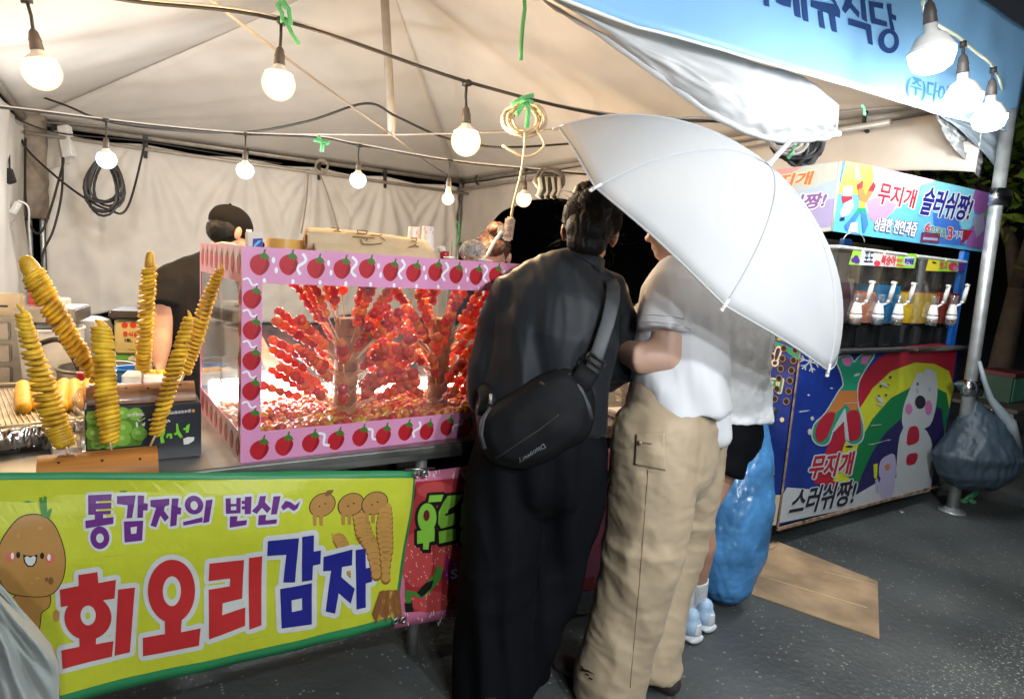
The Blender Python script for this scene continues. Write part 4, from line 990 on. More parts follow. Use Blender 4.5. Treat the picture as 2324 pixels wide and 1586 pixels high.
# candied fruit heaped on the floor: the nearest ones as things, the rest as one heap
pm = [mat('glazed_fruit_red', (.68, .05, .015), .25, var=.25, vs=25, coat=.35, trans=.35), mat('glazed_fruit_orange', (.85, .23, .012), .25, var=.25, vs=25, coat=.35, trans=.35), mat('glazed_fruit_yellow', (.80, .42, .02), .25, var=.2, vs=25, coat=.35, trans=.35)]
fm = [berry_mesh('candied_fruit', .0165, pm[k % 3], 40+k*2.3) for k in range(6)]
spots = []
for j in range(21):
    for i in range(40):
        x = .022+.0297*i+random.uniform(-.006, .006); y = .022+.0282*j+random.uniform(-.006, .006)
        if x > CW-.02: continue
        lp = Vector((x, y, 0))
        if min(((icR @ b[0]).xy-lp.xy).length for b in cols) < .035: continue
        z = .03+.045*math.exp(-((y-.02)/.10)**2)+.018*nz((x*7, y*7, 3))+.012*random.random()
        spots.append((y, x, z))
spots.sort()
rest = MB(); nfr = 0
for y, x, z in spots:
    kind = random.choices((0, 1, 2), (4, 5, 3.2 if y < .25 else 1.5))[0]
    M = cR @ Matrix.Translation((x, y, z)) @ Matrix.Rotation(random.uniform(0, 6), 4, 'Z') @ Matrix.Rotation(random.uniform(0, 3), 4, 'X')
    if nfr < 290 and x < 1.0:
        o = bpy.data.objects.new('candied_fruit', fm[kind+3*random.randint(0, 1)]); col.objects.link(o); o.matrix_world = M; nfr += 1
        tag(o, ('red', 'orange', 'yellow')[kind]+' candied fruit in the %s row behind the front pane, %s' % (('first', 'second', 'third', 'fourth', 'fifth', 'sixth', 'seventh', 'eighth', 'ninth', 'tenth', 'eleventh')[min(10, int((y-.008)/.0282))], ('left corner', 'left end', 'before the left stand', 'just past the left stand', 'middle', 'before the middle stand', 'past the middle stand', 'right end')[min(7, int(x/.128))]), 'fruit', 'candied fruit heaped on the case floor')
    else:
        rest.mi = kind; rest.lathe([(.0165*r, .0165*q) for r, q in ((.2, -1), (.8, -.6), (1, 0), (.75, .7), (.2, .95))], 8, M)
tag(rest.build('candied_fruit_heap', pm, None, True), 'heap of glazed fruit filling the back of the case floor', 'fruit', None, 'stuff')
# ================================================================== spiral potatoes on wooden holders
def zp(L): return [(x*.2, 871.5+y*.2) for x, y in L]
WOOD = mat('holder_wood', (.46, .185, .045), .45, var=.35, vs=7, bump=.1, bs=12, spec=.2)
def woodgrain(m, sc=(2, 30, 30)):
    t = m.node_tree; b = t.nodes['Principled BSDF']
    for n in t.nodes:
        if n.type == 'TEX_NOISE':
            mp = t.nodes.new('ShaderNodeMapping'); mp.inputs['Scale'].default_value = sc
            l = n.inputs['Vector'].links[0]; src = l.from_socket; t.links.new(src, mp.inputs[0]); t.links.new(mp.outputs[0], n.inputs['Vector'])
woodgrain(WOOD, (.35, 4, 4))
WOOD2 = mat('holder_wood_red', (.36, .17, .08), .4, var=.45, vs=9, bump=.1, bs=12, coat=.2); woodgrain(WOOD2, (.3, 3, 3))
def log(name, label, a, b, R, m, holes):
    t = thing(name, label, 'holder', (a+b)/2)
    ax = (b-a).normalized(); sd = Vector((0, 0, 1)).cross(ax).normalized(); up = ax.cross(sd)
    up = up if up.z > 0 else -up
    g = MB(); n_ = 20; prof = [(R*cos(pi*k/n_), R*1.0*sin(pi*k/n_)) for k in range(n_+1)]
    vs = []
    for c in (a, b): vs += [c+sd*x+up*z for x, z in prof]
    N = n_+1; fs = [(i, i+1, N+i+1, N+i) for i in range(n_)]+[(0, N, N+n_, n_), tuple(range(n_, -1, -1)), tuple(N+i for i in range(N))]
    g.add(vs, fs); angled(g.build('block', m, t), 30)
    for u, ang in holes:
        c = a.lerp(b, u)+sd*(R*1.001*cos(ang))*-1+up*(R*1.001*sin(ang)); nn = (-sd*cos(ang)+up*sin(ang)).normalized()
        g = MB(); g.tube([c-nn*.004, c+nn*.0006], .0035, 8); g.build('hole', BLK, t)
    return t
fa, fbn = onz(CZ+.001, 112, 1080)+Vector((0, .055, 0)), onz(CZ+.001, 385, 1066)+Vector((0, .055, 0))
fa.y = fbn.y = 1.925; fa.z = fbn.z = CZ+.001
log('stick_holder', 'orange half round wooden holder at the counter edge with three spiral potatoes', Vector((-.165, 1.925, CZ+.001)), Vector((.098, 1.925, CZ+.001)), .058, WOOD, [(.17, .95), (.52, .85), (.84, .75)])
POT = mat('fried_potato', (.95, .49, .03), .45, var=.32, vs=24, bump=.25, bs=60, sss=.15)
POTD = mat('fried_potato_golden', (.94, .45, .025), .45, var=.36, vs=24, bump=.25, bs=60, sss=.15)
def potato(label, path, widths, turns, base, m=POT, tw=.0085, seed=0, tipball=0.):
    """a helical ribbon of potato round a stick: path of 3-D points from tip to lower end"""
    t = thing('spiral_potato', label, 'spiral potato', base, 'spiral potatoes on sticks')
    P = [Vector(p) for p in path]
    def along(f):
        k = f*(len(P)-1); i = min(int(k), len(P)-2); return P[i].lerp(P[i+1], k-i)
    def wid(f):
        k = f*(len(widths)-1); i = min(int(k), len(widths)-2); return widths[i]*(1-k+i)+widths[i+1]*(k-i)
    g = MB(); st = 18; N = int(turns*st); vs = []; fs = []; m_ = 8
    for i in range(N+1):
        f = i/N; c = along(f); ax = (along(min(1, f+.02))-along(max(0, f-.02))).normalized()
        e1 = ax.orthogonal().normalized(); e1 = (Vector((1, 0, 0))-ax*ax.x).normalized(); e2 = ax.cross(e1)
        a = 2*pi*i/st; rad = wid(f)*(1+.16*nz((i*.12, seed, 0))+.07*nz((i*.5, seed, 4)))*(.35 if i in (0, N) else 1)
        dr = (e1*cos(a)+e2*sin(a)); dr = (dr+ax*(.26*sin(a+seed+i*.004)+.25*nz((i*.07, 3, seed)))).normalized()
        for k in range(m_):
            b = 2*pi*k/m_; rr = rad*(.55+.47*cos(b)); tt = tw*.80*sin(b)*(1+.25*nz((i*.4, k, seed)))
            vs.append(c+dr*max(.002, rr)+ax*tt)
    for i in range(N):
        for k in range(m_): fs.append((i*m_+k, i*m_+(k+1) % m_, (i+1)*m_+(k+1) % m_, (i+1)*m_+k))
    fs += [tuple(range(m_-1, -1, -1)), tuple(N*m_+k for k in range(m_))]
    g.add(vs, fs)
    if tipball:
        c = P[0]; ax = (P[1]-P[0]).normalized()
        g.loft([c-ax*.035, c-ax*.02, c, c+ax*.02], [tipball*.8, tipball*1.0, tipball*1.02, tipball*.85], [tipball*.7, tipball*.9, tipball*.95, tipball*.75], (1, 0, .1), 14)
    else:
        c = P[0]; ax = (P[1]-P[0]).normalized(); W_ = widths[0]; g.tube([c+ax*.02+Vector((W_*.5, 0, 0)), c+Vector((W_*.35, 0, 0)), c-ax*.014+Vector((-W_*.1, 0, 0)), c-ax*.022+Vector((-W_*.5, 0, 0))], [W_*.35, W_*.4, W_*.3, W_*.1], 10)
    g.build('potato', m, t, True)
    g = MB(); g.tube([P[0]+(P[1]-P[0])*.05, P[-1], Vector(base)], .003, 7); g.build('stick', STICK, t, True)
    return t
def yp(y, L): return [ony(y, *p) for p in L]
def zw(L, y=1.93):   # half widths given in picture pixels
    return [w_*(.843*y-.04)/FPX*.58 for w_ in L]
potato('dense pale spiral potato leaning left out of the front holder', yp(1.925, [(52, 712), (66, 770), (92, 850), (112, 920), (135, 985), (150, 1012)]), zw([26, 34, 44, 48, 46, 34]), 31, ony(1.925, 156, 1032), POT, .0078, 1)
potato('upright dense spiral potato in the middle of the front holder', yp(1.925, [(231, 745), (235, 800), (240, 870), (245, 940), (250, 1004)]), zw([40, 44, 42, 45, 36]), 26, ony(1.925, 253, 1022), POT, .0088, 2)
potato('spiral potato leaning right out of the front holder over the grape box', yp(1.925, [(428, 722), (412, 785), (392, 850), (372, 920), (352, 988)]), zw([22, 34, 36, 34, 28]), 25, ony(1.925, 341, 1012), POTD, .0075, 3)
YR = 2.06
potato('tall spiral potato with a round knob leaning far left from the rear holder', yp(YR, [(76, 622), (100, 668), (140, 735), (180, 800), (222, 862)]), zw([44, 46, 42, 38, 30], YR), 25, ony(YR, 240, 890), POTD, .0085, 4, .022)
potato('slim upright spiral potato on the rear holder before the black shirted seller', yp(YR, [(339, 605), (335, 660), (331, 730), (327, 790), (324, 842)]), zw([30, 34, 33, 33, 30], YR), 25, ony(YR, 323, 876), POTD, .0068, 5, .012)
potato('spiral potato leaning right in front of the display case side', yp(YR, [(500, 612), (478, 665), (455, 730), (438, 790), (420, 845)]), zw([20, 30, 36, 34, 28], YR), 25, ony(YR, 405, 880), POTD, .0068, 6)
# grape carton and rear holder
gb = thing('fruit_carton', 'black carton printed with green grapes carrying the rear potato holder', 'carton', (.03, 2.1, CZ))
YG = 1.985
gl, gr = ony(YG, 194, 1018).x, ony(YG, 457, 1018).x; gz = ony(YG, 320, 921).z
CBLK = mat('carton_black', (.02, .022, .03), .35, coat=.2)
g = MB(); g.box((gl, YG, CZ+.001), (gr, YG+.17, gz)); bevelled(g.build('box', CBLK, gb), .003)
def surf_g(x, y, o): return ony(YG-.0006-o, x, y)
pr = Print(surf_g); GR1 = ink('grape', (.20, .42, .05)); GR2 = ink('grape_light', (.36, .58, .13)); GR3 = ink('grape_dark', (.09, .23, .02))
pr.poly(zp([(985, 310), (1300, 285), (1560, 275), (1660, 560), (1600, 690), (990, 745)]), GR3, .5)
for i, (cx, cy, r) in enumerate(((1060, 380, 90), (1200, 350, 90), (1060, 560, 90), (1230, 640, 110), (1390, 330, 80), (1400, 500, 100), (1390, 620, 95), (1540, 340, 85), (1580, 560, 90), (1100, 700, 70), (1290, 480, 80))):
    cy = min(cy, 720-r*.55); pr.poly(zp(ellp(cx, cy, r, r*.86, 24)), GR1, .8+.06*i); pr.poly(zp(ellp(cx-r*.1, cy-r*.1, r*.35, r*.28, 14)), GR2, .84+.06*i)
pr.text('kg', zp([(1160, 350), (1040, 355), (1040, 425), (1160, 420)]), GR3, 2.2, .3)
LG = ink('lime_brush', (.20, .58, .03)); LWH = ink('pale', (.75, .72, .68))
for P in ([(1820, 480), (1880, 500), (1870, 560), (1850, 600), (1870, 660), (1825, 672), (1815, 590)], [(1880, 600), (1900, 560), (1950, 560), (1958, 612), (1930, 620), (1925, 585), (1905, 590), (1905, 612)], [(1998, 450), (2018, 445), (2030, 520), (2075, 600), (2050, 612), (2010, 570), (1985, 580), (1970, 560), (2000, 545)],
          [(2080, 500), (2110, 490), (2120, 465), (2155, 450), (2140, 548), (2105, 552), (2112, 515), (2085, 525)]): pr.poly(zp(P), LG, 1)
for P in ([(1540, 430), (1560, 430), (1570, 490), (1600, 480), (1600, 500), (1545, 505)], [(1550, 390), (1590, 415), (1650, 375), (1640, 395), (1580, 425)], [(1610, 450), (1650, 430), (1640, 480), (1605, 470)], [(1680, 400), (1770, 385), (1760, 405), (1690, 415)], [(1700, 455), (1755, 450), (1750, 470), (1690, 462)], [(1860, 420), (1890, 400), (1905, 430), (1880, 445)], [(1905, 400), (1935, 420), (1925, 432), (1900, 412)]): pr.poly(zp(P), LWH, 1.6)
pr.poly(zp([(2080, 620), (2130, 600), (2205, 600), (2200, 640), (2140, 680), (2085, 685)]), LWH, 1)
pr.poly(zp([(2180, 285), (2210, 288), (2208, 320), (2182, 320)]), ink('orange', (.62, .30, .03)), 1)
pr.text('금사과조합연합', zp([(2170, 285), (1900, 315), (1900, 345), (2170, 322)]), LWH, 1, .1)
pr.text('햇살고운', zp([(1640, 325), (1440, 340), (1440, 372), (1640, 358)]), LWH, 2.0, .1)
pr.build('carton_print', gb)
rz = gz+.002
log('stick_holder', 'reddish wooden rear holder on the grape carton with three spiral potatoes', Vector((gl+.003, YR, rz)), Vector((gr-.012, YR, rz)), .048, WOOD2, [(.35, 1.0), (.55, .9), (.86, 1.1)])
# tray with yellow sticks
tr = thing('baking_tray', 'foil covered baking tray holding yellow fried sticks', 'tray', onz(CZ, 80, 950))
TRM = mat('tray_metal', (.50, .42, .30), .4, .7, .2, 14, .1, 40); FOIL = mat('foil', (.75, .75, .76), .2, 1., .1, 20, .8, 45)
tz = CZ+.06
a, b, c, d = [onz(tz, *q) for q in ((-60, 990), (190, 957), (112, 876), (-60, 884))]
g = MB(); g.hexa([p-Vector((0, 0, .004)) for p in (a, b, c, d)], [a, b, c, d]); g.build('pan', TRM, tr)
for i, (p, q) in enumerate(((a, b), (b, c), (c, d))):
    g = MB(); g.tube([p+Vector((0, 0, .012)), q+Vector((0, 0, .012))], .0075, 8); g.build('rim', TRM, tr, True)
for k in range(16):
    f = .12+.055*k; g = MB(); g.tube([a.lerp(b, f)+Vector((0, .02, .001)), d.lerp(c, f)+Vector((0, -.02, .001))], .003, 5); g.build('ridge', TRM, tr, True)
def foilw(u, v):
    p = a.lerp(b, u); return p+Vector((0, -.012-.012*sin(pi*v)+.010*nz((u*30, v*6, 1)), .012-.062*v+.006*nz((u*22, v*9, 7))))
g = MB(); g.grid(foilw, 60, 8, .002); g.build('foil', FOIL, tr, True)
g = MB(); g.box((a.x, a.y+.02, CZ+.001), (c.x-.03, d.y-.04, tz-.006)); g.build('stand', BLACKR, tr)
YS = mat('yellow_batter', (.82, .42, .012), .55, var=.12, vs=30, bump=.35, bs=70, sss=.15)
for i, (x0, y0, x1, y1, w_, lb_) in enumerate(((52, 872, 54, 926, 30, 'first from the left'), (82, 866, 88, 918, 32, 'second from the left, half behind a spiral potato'), (146, 868, 138, 925, 32, 'third from the left'), (168, 868, 172, 922, 30, 'fourth from the left'), (202, 868, 206, 900, 30, 'beside the rear wooden holder'), (116, 872, 112, 925, 30, 'hidden behind the dense spiral potato'))):
    p0, p1 = onz(tz+.016, x1, y1), onz(tz+.022, x0, y0-2); p1 = p0+(p1-p0)*.9
    rr = w_*.5*2.25/FPX; g = MB()
    for k in range(1): g.loft([p0.lerp(p1, f) for f in (0, .2, .5, .8, 1)], [rr*q for q in (.9, 1, 1.02, 1, .9)], [rr*q for q in (.9, 1, 1.02, 1, .9)], (1, 0, 0), 14)
    tag(g.build('fried_stick', YS, None, True), 'yellow battered stick on the foil tray, '+lb_, 'fried stick', 'yellow sticks on the tray')
# paper roll and napkins
pp = MB(); c0 = onz(CZ+.03, 100, 1000)+Vector((0, .02, 0))
PAPER = mat('paper', (.70, .64, .56), .8)
t = thing('paper_roll', 'roll of pale till paper lying behind the front potato holder', 'paper roll', c0)
dr = (FW*-.75+RT*-.45); dr.z = 0; dr.normalize()
g = MB(); R_ = .032; N = 24; vs = []; sd = Vector((dr.y, -dr.x, 0))
for e in (0, .055):
    for r_ in (R_, R_*.55): vs += [c0-dr*e+(sd*cos(2*pi*k/N)+Vector((0, 0, 1))*sin(2*pi*k/N))*r_ for k in range(N)]
fs = []
for k in range(N):
    j = (k+1) % N; fs += [(k, j, N+j, N+k), (2*N+k, 3*N+k, 3*N+j, 2*N+j), (k, 2*N+k, 2*N+j, j), (N+k, N+j, 3*N+j, 3*N+k)]
g.add(vs, fs); angled(g.build('roll', PAPER, t), 40)
t = thing('napkin', 'white napkins and paper slips behind the front potato holder', 'napkin', onz(CZ, 150, 1000))
for P, z in (([(112, 990), (180, 985), (186, 1015), (120, 1018)], .04), ([(98, 1045), (140, 1030), (170, 1030), (120, 1052)], .004)):
    q = [onz(CZ+z, *p) for p in P]; g = MB(); g.hexa([p-Vector((0, 0, min(z-.001, .036))) for p in q], q); g.build('sheet', PAPER, t)
# clear bag by the carton
t = thing('plastic_bag', 'crumpled clear plastic bag between the tray and the grape carton', 'bag', onz(CZ, 185, 1000))
g = MB(); g.loft([ony(2.0, 190, 1010), ony(2.0, 184, 960), ony(2.02, 180, 905), ony(2.03, 188, 886)], [.016, .014, .018, .012], [.02]*4, (1, 0, 0), 14); put('bag', setmat(fuse(g, .006, 1, lambda p, n: .006*nz(p, 60)), clear('bag_film', (.85, .85, .8), .15, .2, 40.)), t)

# ================================================================== things on top of the case
TZ = CZ+CH+.007
def on_case(x, y): return onp(1, 1.98, x, y)
YT = 1.99
# paper carton with a blue label
t = thing('paper_box', 'small white carton with a blue label on the case corner', 'box', ony(YT, 580, 565))
xa, xb = ony(YT, 561, 560).x, ony(YT, 596, 560).x; za = TZ; zb = ony(YT, 580, 527).z
g = MB(); g.box((xa, YT, za), (xb, YT+.035, zb)); bevelled(g.build('box', PAPER, t), .002)
pr = Print(lambda x, y, o: ony(YT-.0005-o, x, y)); pr.poly([(574, 542), (596, 541), (595, 565), (573, 564)], BLUEI, .4); pr.poly([(576, 556), (586, 546), (594, 546), (584, 556), (577, 562)], ink('sky', (.10, .40, .75)), .8); pr.build('label_print', t)
t = thing('tape_roll', 'roll of brown packing tape standing on the display case', 'tape', ony(YT+.05, 645, 570))
ca = ony(YT+.05, 646, 572); ca.z = TZ; hh = ony(YT+.05, 646, 543).z-TZ; RR = 36*2.2/FPX
g = MB(); N = 28; vs = []
for z in (0, hh):
    for r_ in (RR, RR*.72): vs += [ca+Vector((r_*cos(2*pi*k/N), r_*sin(2*pi*k/N), z)) for k in range(N)]
fs = []
for k in range(N):
    j = (k+1) % N; fs += [(k, N+k, N+j, j), (2*N+k, 2*N+j, 3*N+j, 3*N+k), (k, j, 2*N+j, 2*N+k), (N+k, 3*N+k, 3*N+j, N+j)]
g.add(vs, fs); angled(g.build('roll', mat('amber_tape', (.66, .38, .09), .25, coat=.5), t), 30)
# folded cardboard order sign
t = thing('order_sign', 'folded cardboard sign with handwritten order words on the display case', 'sign', ony(YT, 840, 560))
f0 = [ony(1.93, *p) for p in ((716, 577), (760, 578), (860, 589), (990, 596))]
pk = [ony(2.03, *p) for p in ((696, 516), (760, 519), (862, 530), (965, 545))]
for p in f0: p.z = max(p.z, TZ)
def sgn(u, v):
    k = u*3; i = min(int(k), 2); a_ = f0[i].lerp(f0[i+1], k-i); b_ = pk[i].lerp(pk[i+1], k-i); return a_.lerp(b_, v)+Vector((0, -.010*sin(pi*v)+.006*nz((u*9, v*3, 1)), .003*nz((u*14, v, 1))))
SIGNC = mat('cardboard_pale', (.56, .42, .26), .85, var=.08, vs=14)
g = MB(); g.grid(sgn, 24, 8, .004); g.build('front_flap', SIGNC, t, True)
g = MB(); g.grid(lambda u, v: sgn(u, 1)+Vector((0, .004+.10*v, -.075*v)), 24, 4, .004); g.build('back_flap', SIGNC, t, True)
def zs(L): return [((740+x*.38726)/1.37694, (640+y*.38726)/1.37694) for x, y in L]
n_s = (f0[1]-pk[1]).cross(f0[2]-pk[1]).normalized(); n_s = n_s if n_s.y < 0 else -n_s
o_s = (f0[0]+f0[3]+pk[0]+pk[3])/4
def surf_s(x, y, o): r = ray(x, y); t_ = ((o_s-EYE).dot(n_s))/r.dot(n_s); return EYE+r*t_+n_s*(.013+o)
pr = Print(surf_s); MK = ink('marker', (.16, .10, .05))
def stroke(L, w_=9):
    L = [Vector(p) for p in L]
    for p, q in zip(L[:-1], L[1:]):
        dd = (q-p).normalized(); nn = Vector((-dd.y, dd.x))*w_*.5; p = p-dd*2; q = q+dd*2
        pr.poly(zs([tuple(p+nn), tuple(q+nn), tuple(q-nn), tuple(p-nn)]), MK, .3)
for L in ([(760, 216), (822, 222), (770, 250)], [(800, 232), (830, 248)], [(736, 268), (880, 268)], [(830, 270), (852, 325)], [(968, 234), (1042, 240), (1040, 262), (968, 258), (966, 236)], [(930, 285), (1105, 298)], [(1045, 295), (1042, 318)], [(992, 310), (1010, 345), (1080, 350), (1165, 338)], [(1075, 272), (1140, 278), (1165, 268)], [(1150, 288), (1190, 318)], [(1395, 298), (1445, 300), (1435, 325), (1405, 320)], [(1440, 335), (1420, 362), (1380, 370)], [(1425, 355), (1460, 368)]): stroke(L)
pr.build('handwriting', t)
t = thing('paper_tube', 'cardboard tube end showing at the left of the order sign', 'tube', ony(1.99, 697, 560))
ca = ony(1.98, 694, 556); g = MB(); ax = Vector((.98, .1, 0)); N = 16; vs = []
R1, R2 = .030, .018
for e in (0, .12):
    for rx in (R1, R2): vs += [Vector((ca.x+e, ca.y+rx*.9*cos(2*pi*k/N), TZ+R1+rx*sin(2*pi*k/N))) for k in range(N)]
fs = []
for k in range(N):
    j = (k+1) % N; fs += [(k, j, N+j, N+k), (2*N+k, 3*N+k, 3*N+j, 2*N+j), (k, 2*N+k, 2*N+j, j), (N+k, N+j, 3*N+j, 3*N+k)]
g.add(vs, fs); angled(g.build('tube', SIGNC, t), 40)
# stacks of paper cups
CUP = mat('paper_cup', (.80, .76, .72), .55); CUPP = ink('cup_pattern', (.75, .38, .36))
for i, (x, yb, yt, w_, y_, lb_) in enumerate(((937, 590, 522, 30, 2.25, 'shorter stack of upturned printed paper cups behind the order sign'), (968, 592, 514, 30, 2.18, 'taller stack of upturned printed paper cups behind the order sign'))):
    c = ony(y_, x, yb); zt = ony(y_, x, yt).z; r_ = w_*.5*2.45/FPX; t = thing('cup_stack', lb_, 'cup stack', (c.x, y_, TZ))
    zc = TZ-.004; n_ = 5; hc = .085; st = max(.006, (zt-hc-zc)/n_)
    if zt-zc < hc: hc = (zt-zc)*.6; st = (zt-zc-hc)/n_
    for k in range(n_+1):
        z0 = zc+st*k; g = MB(); g.lathe([(r_*1.08, z0), (r_*1.08, z0+.004), (r_*1.02, z0+.005), (r_*.80, z0+hc-.002), (r_*.76, z0+hc), (r_*.74, z0+hc-.004)], 20, Matrix.Translation((c.x, y_, 0))); o = angled(g.build('paper_cup', CUP, t), 35)
    g = MB()
    for k in range(16):
        a0 = 2*pi*k/16; zz = zt-.018-.012*(k % 3); rr_ = r_*.87; g.add([(c.x+rr_*cos(a0+s_)*(1), y_+rr_*sin(a0+s_), zz+q) for s_, q in ((0, 0), (.2, .006), (.1, .016), (-.08, .01))], [(0, 1, 2, 3)])
    g.build('cup_pattern', CUPP, t)
# clear faceted plastic lamp cover, sauce, flat white lids
t = thing('plastic_dome', 'clear faceted plastic ball resting on the display case', 'plastic ball', ony(1.97, 1072, 570))
c = ony(1.97, 1073, 570); g = MB(); g.ell(c, (.050, .045, .041), 14, 9); g.build('shell', clear('ball_plastic', (.93, .92, .9), .35, .45, 50.), t)
g = MB(); g.ell(c, (.034, .03, .026), 9, 6); g.build('crumpled_film', clear('film', (.95, .92, .85), .4, .5, 70.), t)
t = thing('sauce_pot', 'small red and cream tub beside the clear plastic ball', 'tub', ony(2.0, 1010, 580))
c = ony(2.0, 1008, 588); g = MB(); g.lathe([(.013, 0), (.016, .012), (.017, .026)], 14, Matrix.Translation((c.x, 2.0, TZ))); g.build('tub', mat('tub_red', (.42, .03, .03), .4), t, True)
g = MB(); g.ell((c.x-.01, 2.0, TZ+.032), (.016, .014, .012), 10, 6); g.build('lid', PAPER, t, True)
t = thing('foil_wrap', 'white plastic wrap and lids lying flat on the case top', 'lid', ony(1.95, 1050, 596))
for x, y, r_ in ((1020, 592, .022), (1096, 598, .03)):
    c = ony(1.95, x, y); g = MB(); g.lathe([(r_*.6, 0), (r_, .004), (r_*.9, .008), (r_*.3, .009)], 16, Matrix.Translation((c.x, c.y, TZ))); g.build('lid', WHITEP, t, True)

# ================================================================== kitchen gear at the left rear
YK = 3.3
def kbox(name, label, cat, x0, x1, y0, y1, d, dp, m, bev=.006):
    """box with its front face between picture corners at depth d"""
    p = pt((x0+x1)/2, y1, d); wv = (pt(x1, y1, d)-pt(x0, y1, d)).length; hv = (pt(x0, y0, d)-pt(x0, y1, d)).length
    t = thing(name, label, cat, p); M = Matrix.Translation(p) @ Matrix.Rotation(-YAW*.35, 4, 'Z')
    g = MB(); g.box((-wv/2, 0, 0), (wv/2, dp, hv), M); bevelled(g.build('body', m, t), bev); return t, M, wv, hv
t, M, wv, hv = kbox('fryer_cabinet', 'worn stainless fryer cabinet at the far left behind the tray', 'cabinet', -90, 44, 718, 885, 3.0, .4, DSTEEL)
for k in range(3):
    g = MB(); g.box((-.02, -.012, .03+k*.105), (wv/2-.05, -.0005, .115+k*.105), M); bevelled(g.build('drawer', STEEL, t), .006)
t, M, wv, hv = kbox('splash_guard', 'shiny stainless splash panel with a slot standing on the fryer', 'panel', -60, 42, 665, 722, 3.05, .05, mat('warm_steel', (.62, .55, .42), .3, .9, .12, 5))
g = MB(); g.box((-.06, -.006, hv*.45), (wv/2-.06, -.0005, hv*.53), M); g.build('slot', BLACKR, t)
t, M, wv, hv = kbox('steel_trough', 'long steel trough behind the leaning spiral potatoes', 'trough', 40, 160, 700, 732, 3.1, .3, STEEL)
t, M, wv, hv = kbox('switch_box', 'white switch box with dark sockets on the steel trough', 'switch box', 76, 142, 678, 708, 3.3, .12, WHITEP)
for k in (-.05, .04):
    g = MB(); g.box((k-.012, -.005, hv*.25), (k+.012, -.0005, hv*.75), M); g.build('socket', BLACKR, t)
t = thing('red_grater', 'red plastic crank handle above the white switch box', 'handle', pt(80, 680, 3.25)); g = MB()
for k in range(4): g.tube([pt(72+k*6, 690, 3.25), pt(70+k*8, 664, 3.25)], .012, 8)
g.tube([pt(68, 690, 3.25), pt(100, 686, 3.25)], .014, 8); put('grip', setmat(fuse(g, .006, 2), mat('red_plastic', (.5, .03, .04), .4)), t)
t = thing('white_bucket', 'white plastic bucket behind the spiral potatoes at the left', 'bucket', pt(120, 850, 3.15)); c = pt(118, 850, 3.15); r_ = 64*3.15/FPX; hb = 110*3.15/FPX
g = MB(); g.lathe([(r_*.92, 0), (r_, hb*.96), (r_*1.04, hb*.965), (r_*1.04, hb), (r_*.96, hb), (r_*.94, hb*.9)], 28, Matrix.Translation(c)); angled(g.build('pail', WHITEP, t), 30)
t = thing('grey_tub', 'grey plastic tub with rounded lid beside the white bucket', 'tub', pt(200, 850, 3.6)); c = pt(205, 852, 3.6)
g = MB(); g.lathe([(.10, 0), (.11, .2), (.115, .28), (.10, .32), (.06, .335)], 24, Matrix.Translation(c)); angled(g.build('tub', mat('grey_plastic2', (.45, .44, .42), .45), t), 30)
t, M, wv, hv = kbox('oil_can', 'yellow square cooking oil can marked 18L behind the upright potatoes', 'oil can', 266, 342, 725, 804, 3.6, .24, mat('oil_yellow', (.62, .52, .22), .35, var=.04, coat=.4), .01)
M2 = M
def surf_o(x, y, o): q = M2 @ Vector((0, -.0006, 0)); n_ = (M2.to_3x3() @ Vector((0, -1, 0))); r = ray(x, y); tt = (q-EYE).dot(n_)/r.dot(n_); return EYE+r*tt+n_*o
pr = Print(surf_o); REDO = ink('can_red', (.60, .05, .03))
for x in (283, 302, 321): pr.ell(x, 738, 7.5, 7, REDO, .3)
pr.text('콩식용유', [(279, 764), (326, 766), (326, 754), (279, 752)], REDO, .3, .4); pr.text('18L', [(283, 776), (300, 776), (300, 768), (283, 768)], BLK, .3, .2)
pr.poly([(308, 784), (326, 785), (326, 786.5), (308, 785.5)], BLK, .3); pr.poly([(290, 792), (306, 793), (306, 794), (290, 793)], BLK, .3)
pr.build('can_print', t)
t2 = thing('plastic_tray', 'dark plastic tray lid on top of the yellow oil can', 'tray', pt(290, 722, 3.6)); g = MB(); g.box((-wv*.62, -.03, hv+.002), (wv*.66, .27, hv+.05), M); bevelled(g.build('lid', mat('dark_plastic', (.05, .04, .035), .4), t2), .012)
t, M, wv, hv = kbox('green_crate', 'bright green carton under the yellow oil can', 'carton', 268, 345, 804, 835, 3.62, .26, mat('green_carton', (.16, .42, .06), .6))
pr = Print(lambda x, y, o: pt(x, y, 3.57-o)); pr.poly([(290, 812), (300, 807), (312, 812), (308, 818), (292, 818)], LWH, .3); pr.build('label_print', t)
t = thing('steel_pot', 'wide steel stock pot behind the wooden potato holder', 'pot', pt(225, 870, 3.0)); c = pt(222, 880, 3.0); r_ = 76*3.0/FPX
g = MB(); g.lathe([(r_*.95, -.05), (r_, .09), (r_*1.05, .10), (r_*1.05, .106), (r_*.96, .106), (r_*.92, .02)], 30, Matrix.Translation(c)); angled(g.build('pot', STEEL, t), 30)
t = thing('steel_pot', 'shallow steel pan with rivets right of the stock pot', 'pot', pt(305, 850, 3.4)); c = pt(312, 862, 3.4)
g = MB(); g.lathe([(.12, -.03), (.135, .05), (.14, .06), (.125, .062)], 28, Matrix.Translation(c)); angled(g.build('pan', STEEL, t), 30)
t = thing('blue_basin', 'blue plastic basin in front of the seller hand', 'basin', pt(298, 870, 2.9)); c = pt(298, 872, 2.9); g = MB()
g.lathe([(.055, -.03), (.065, .065), (.073, .072), (.073, .079), (.062, .078), (.054, .03)], 26, Matrix.Translation(c)); angled(g.build('basin', mat('blue_plastic', (.02, .17, .52), .35), t), 30)
t = thing('jug', 'translucent white jug with a red screw cap behind the yellow sticks', 'jug', pt(190, 880, 2.75)); c = pt(187, 905, 2.75)
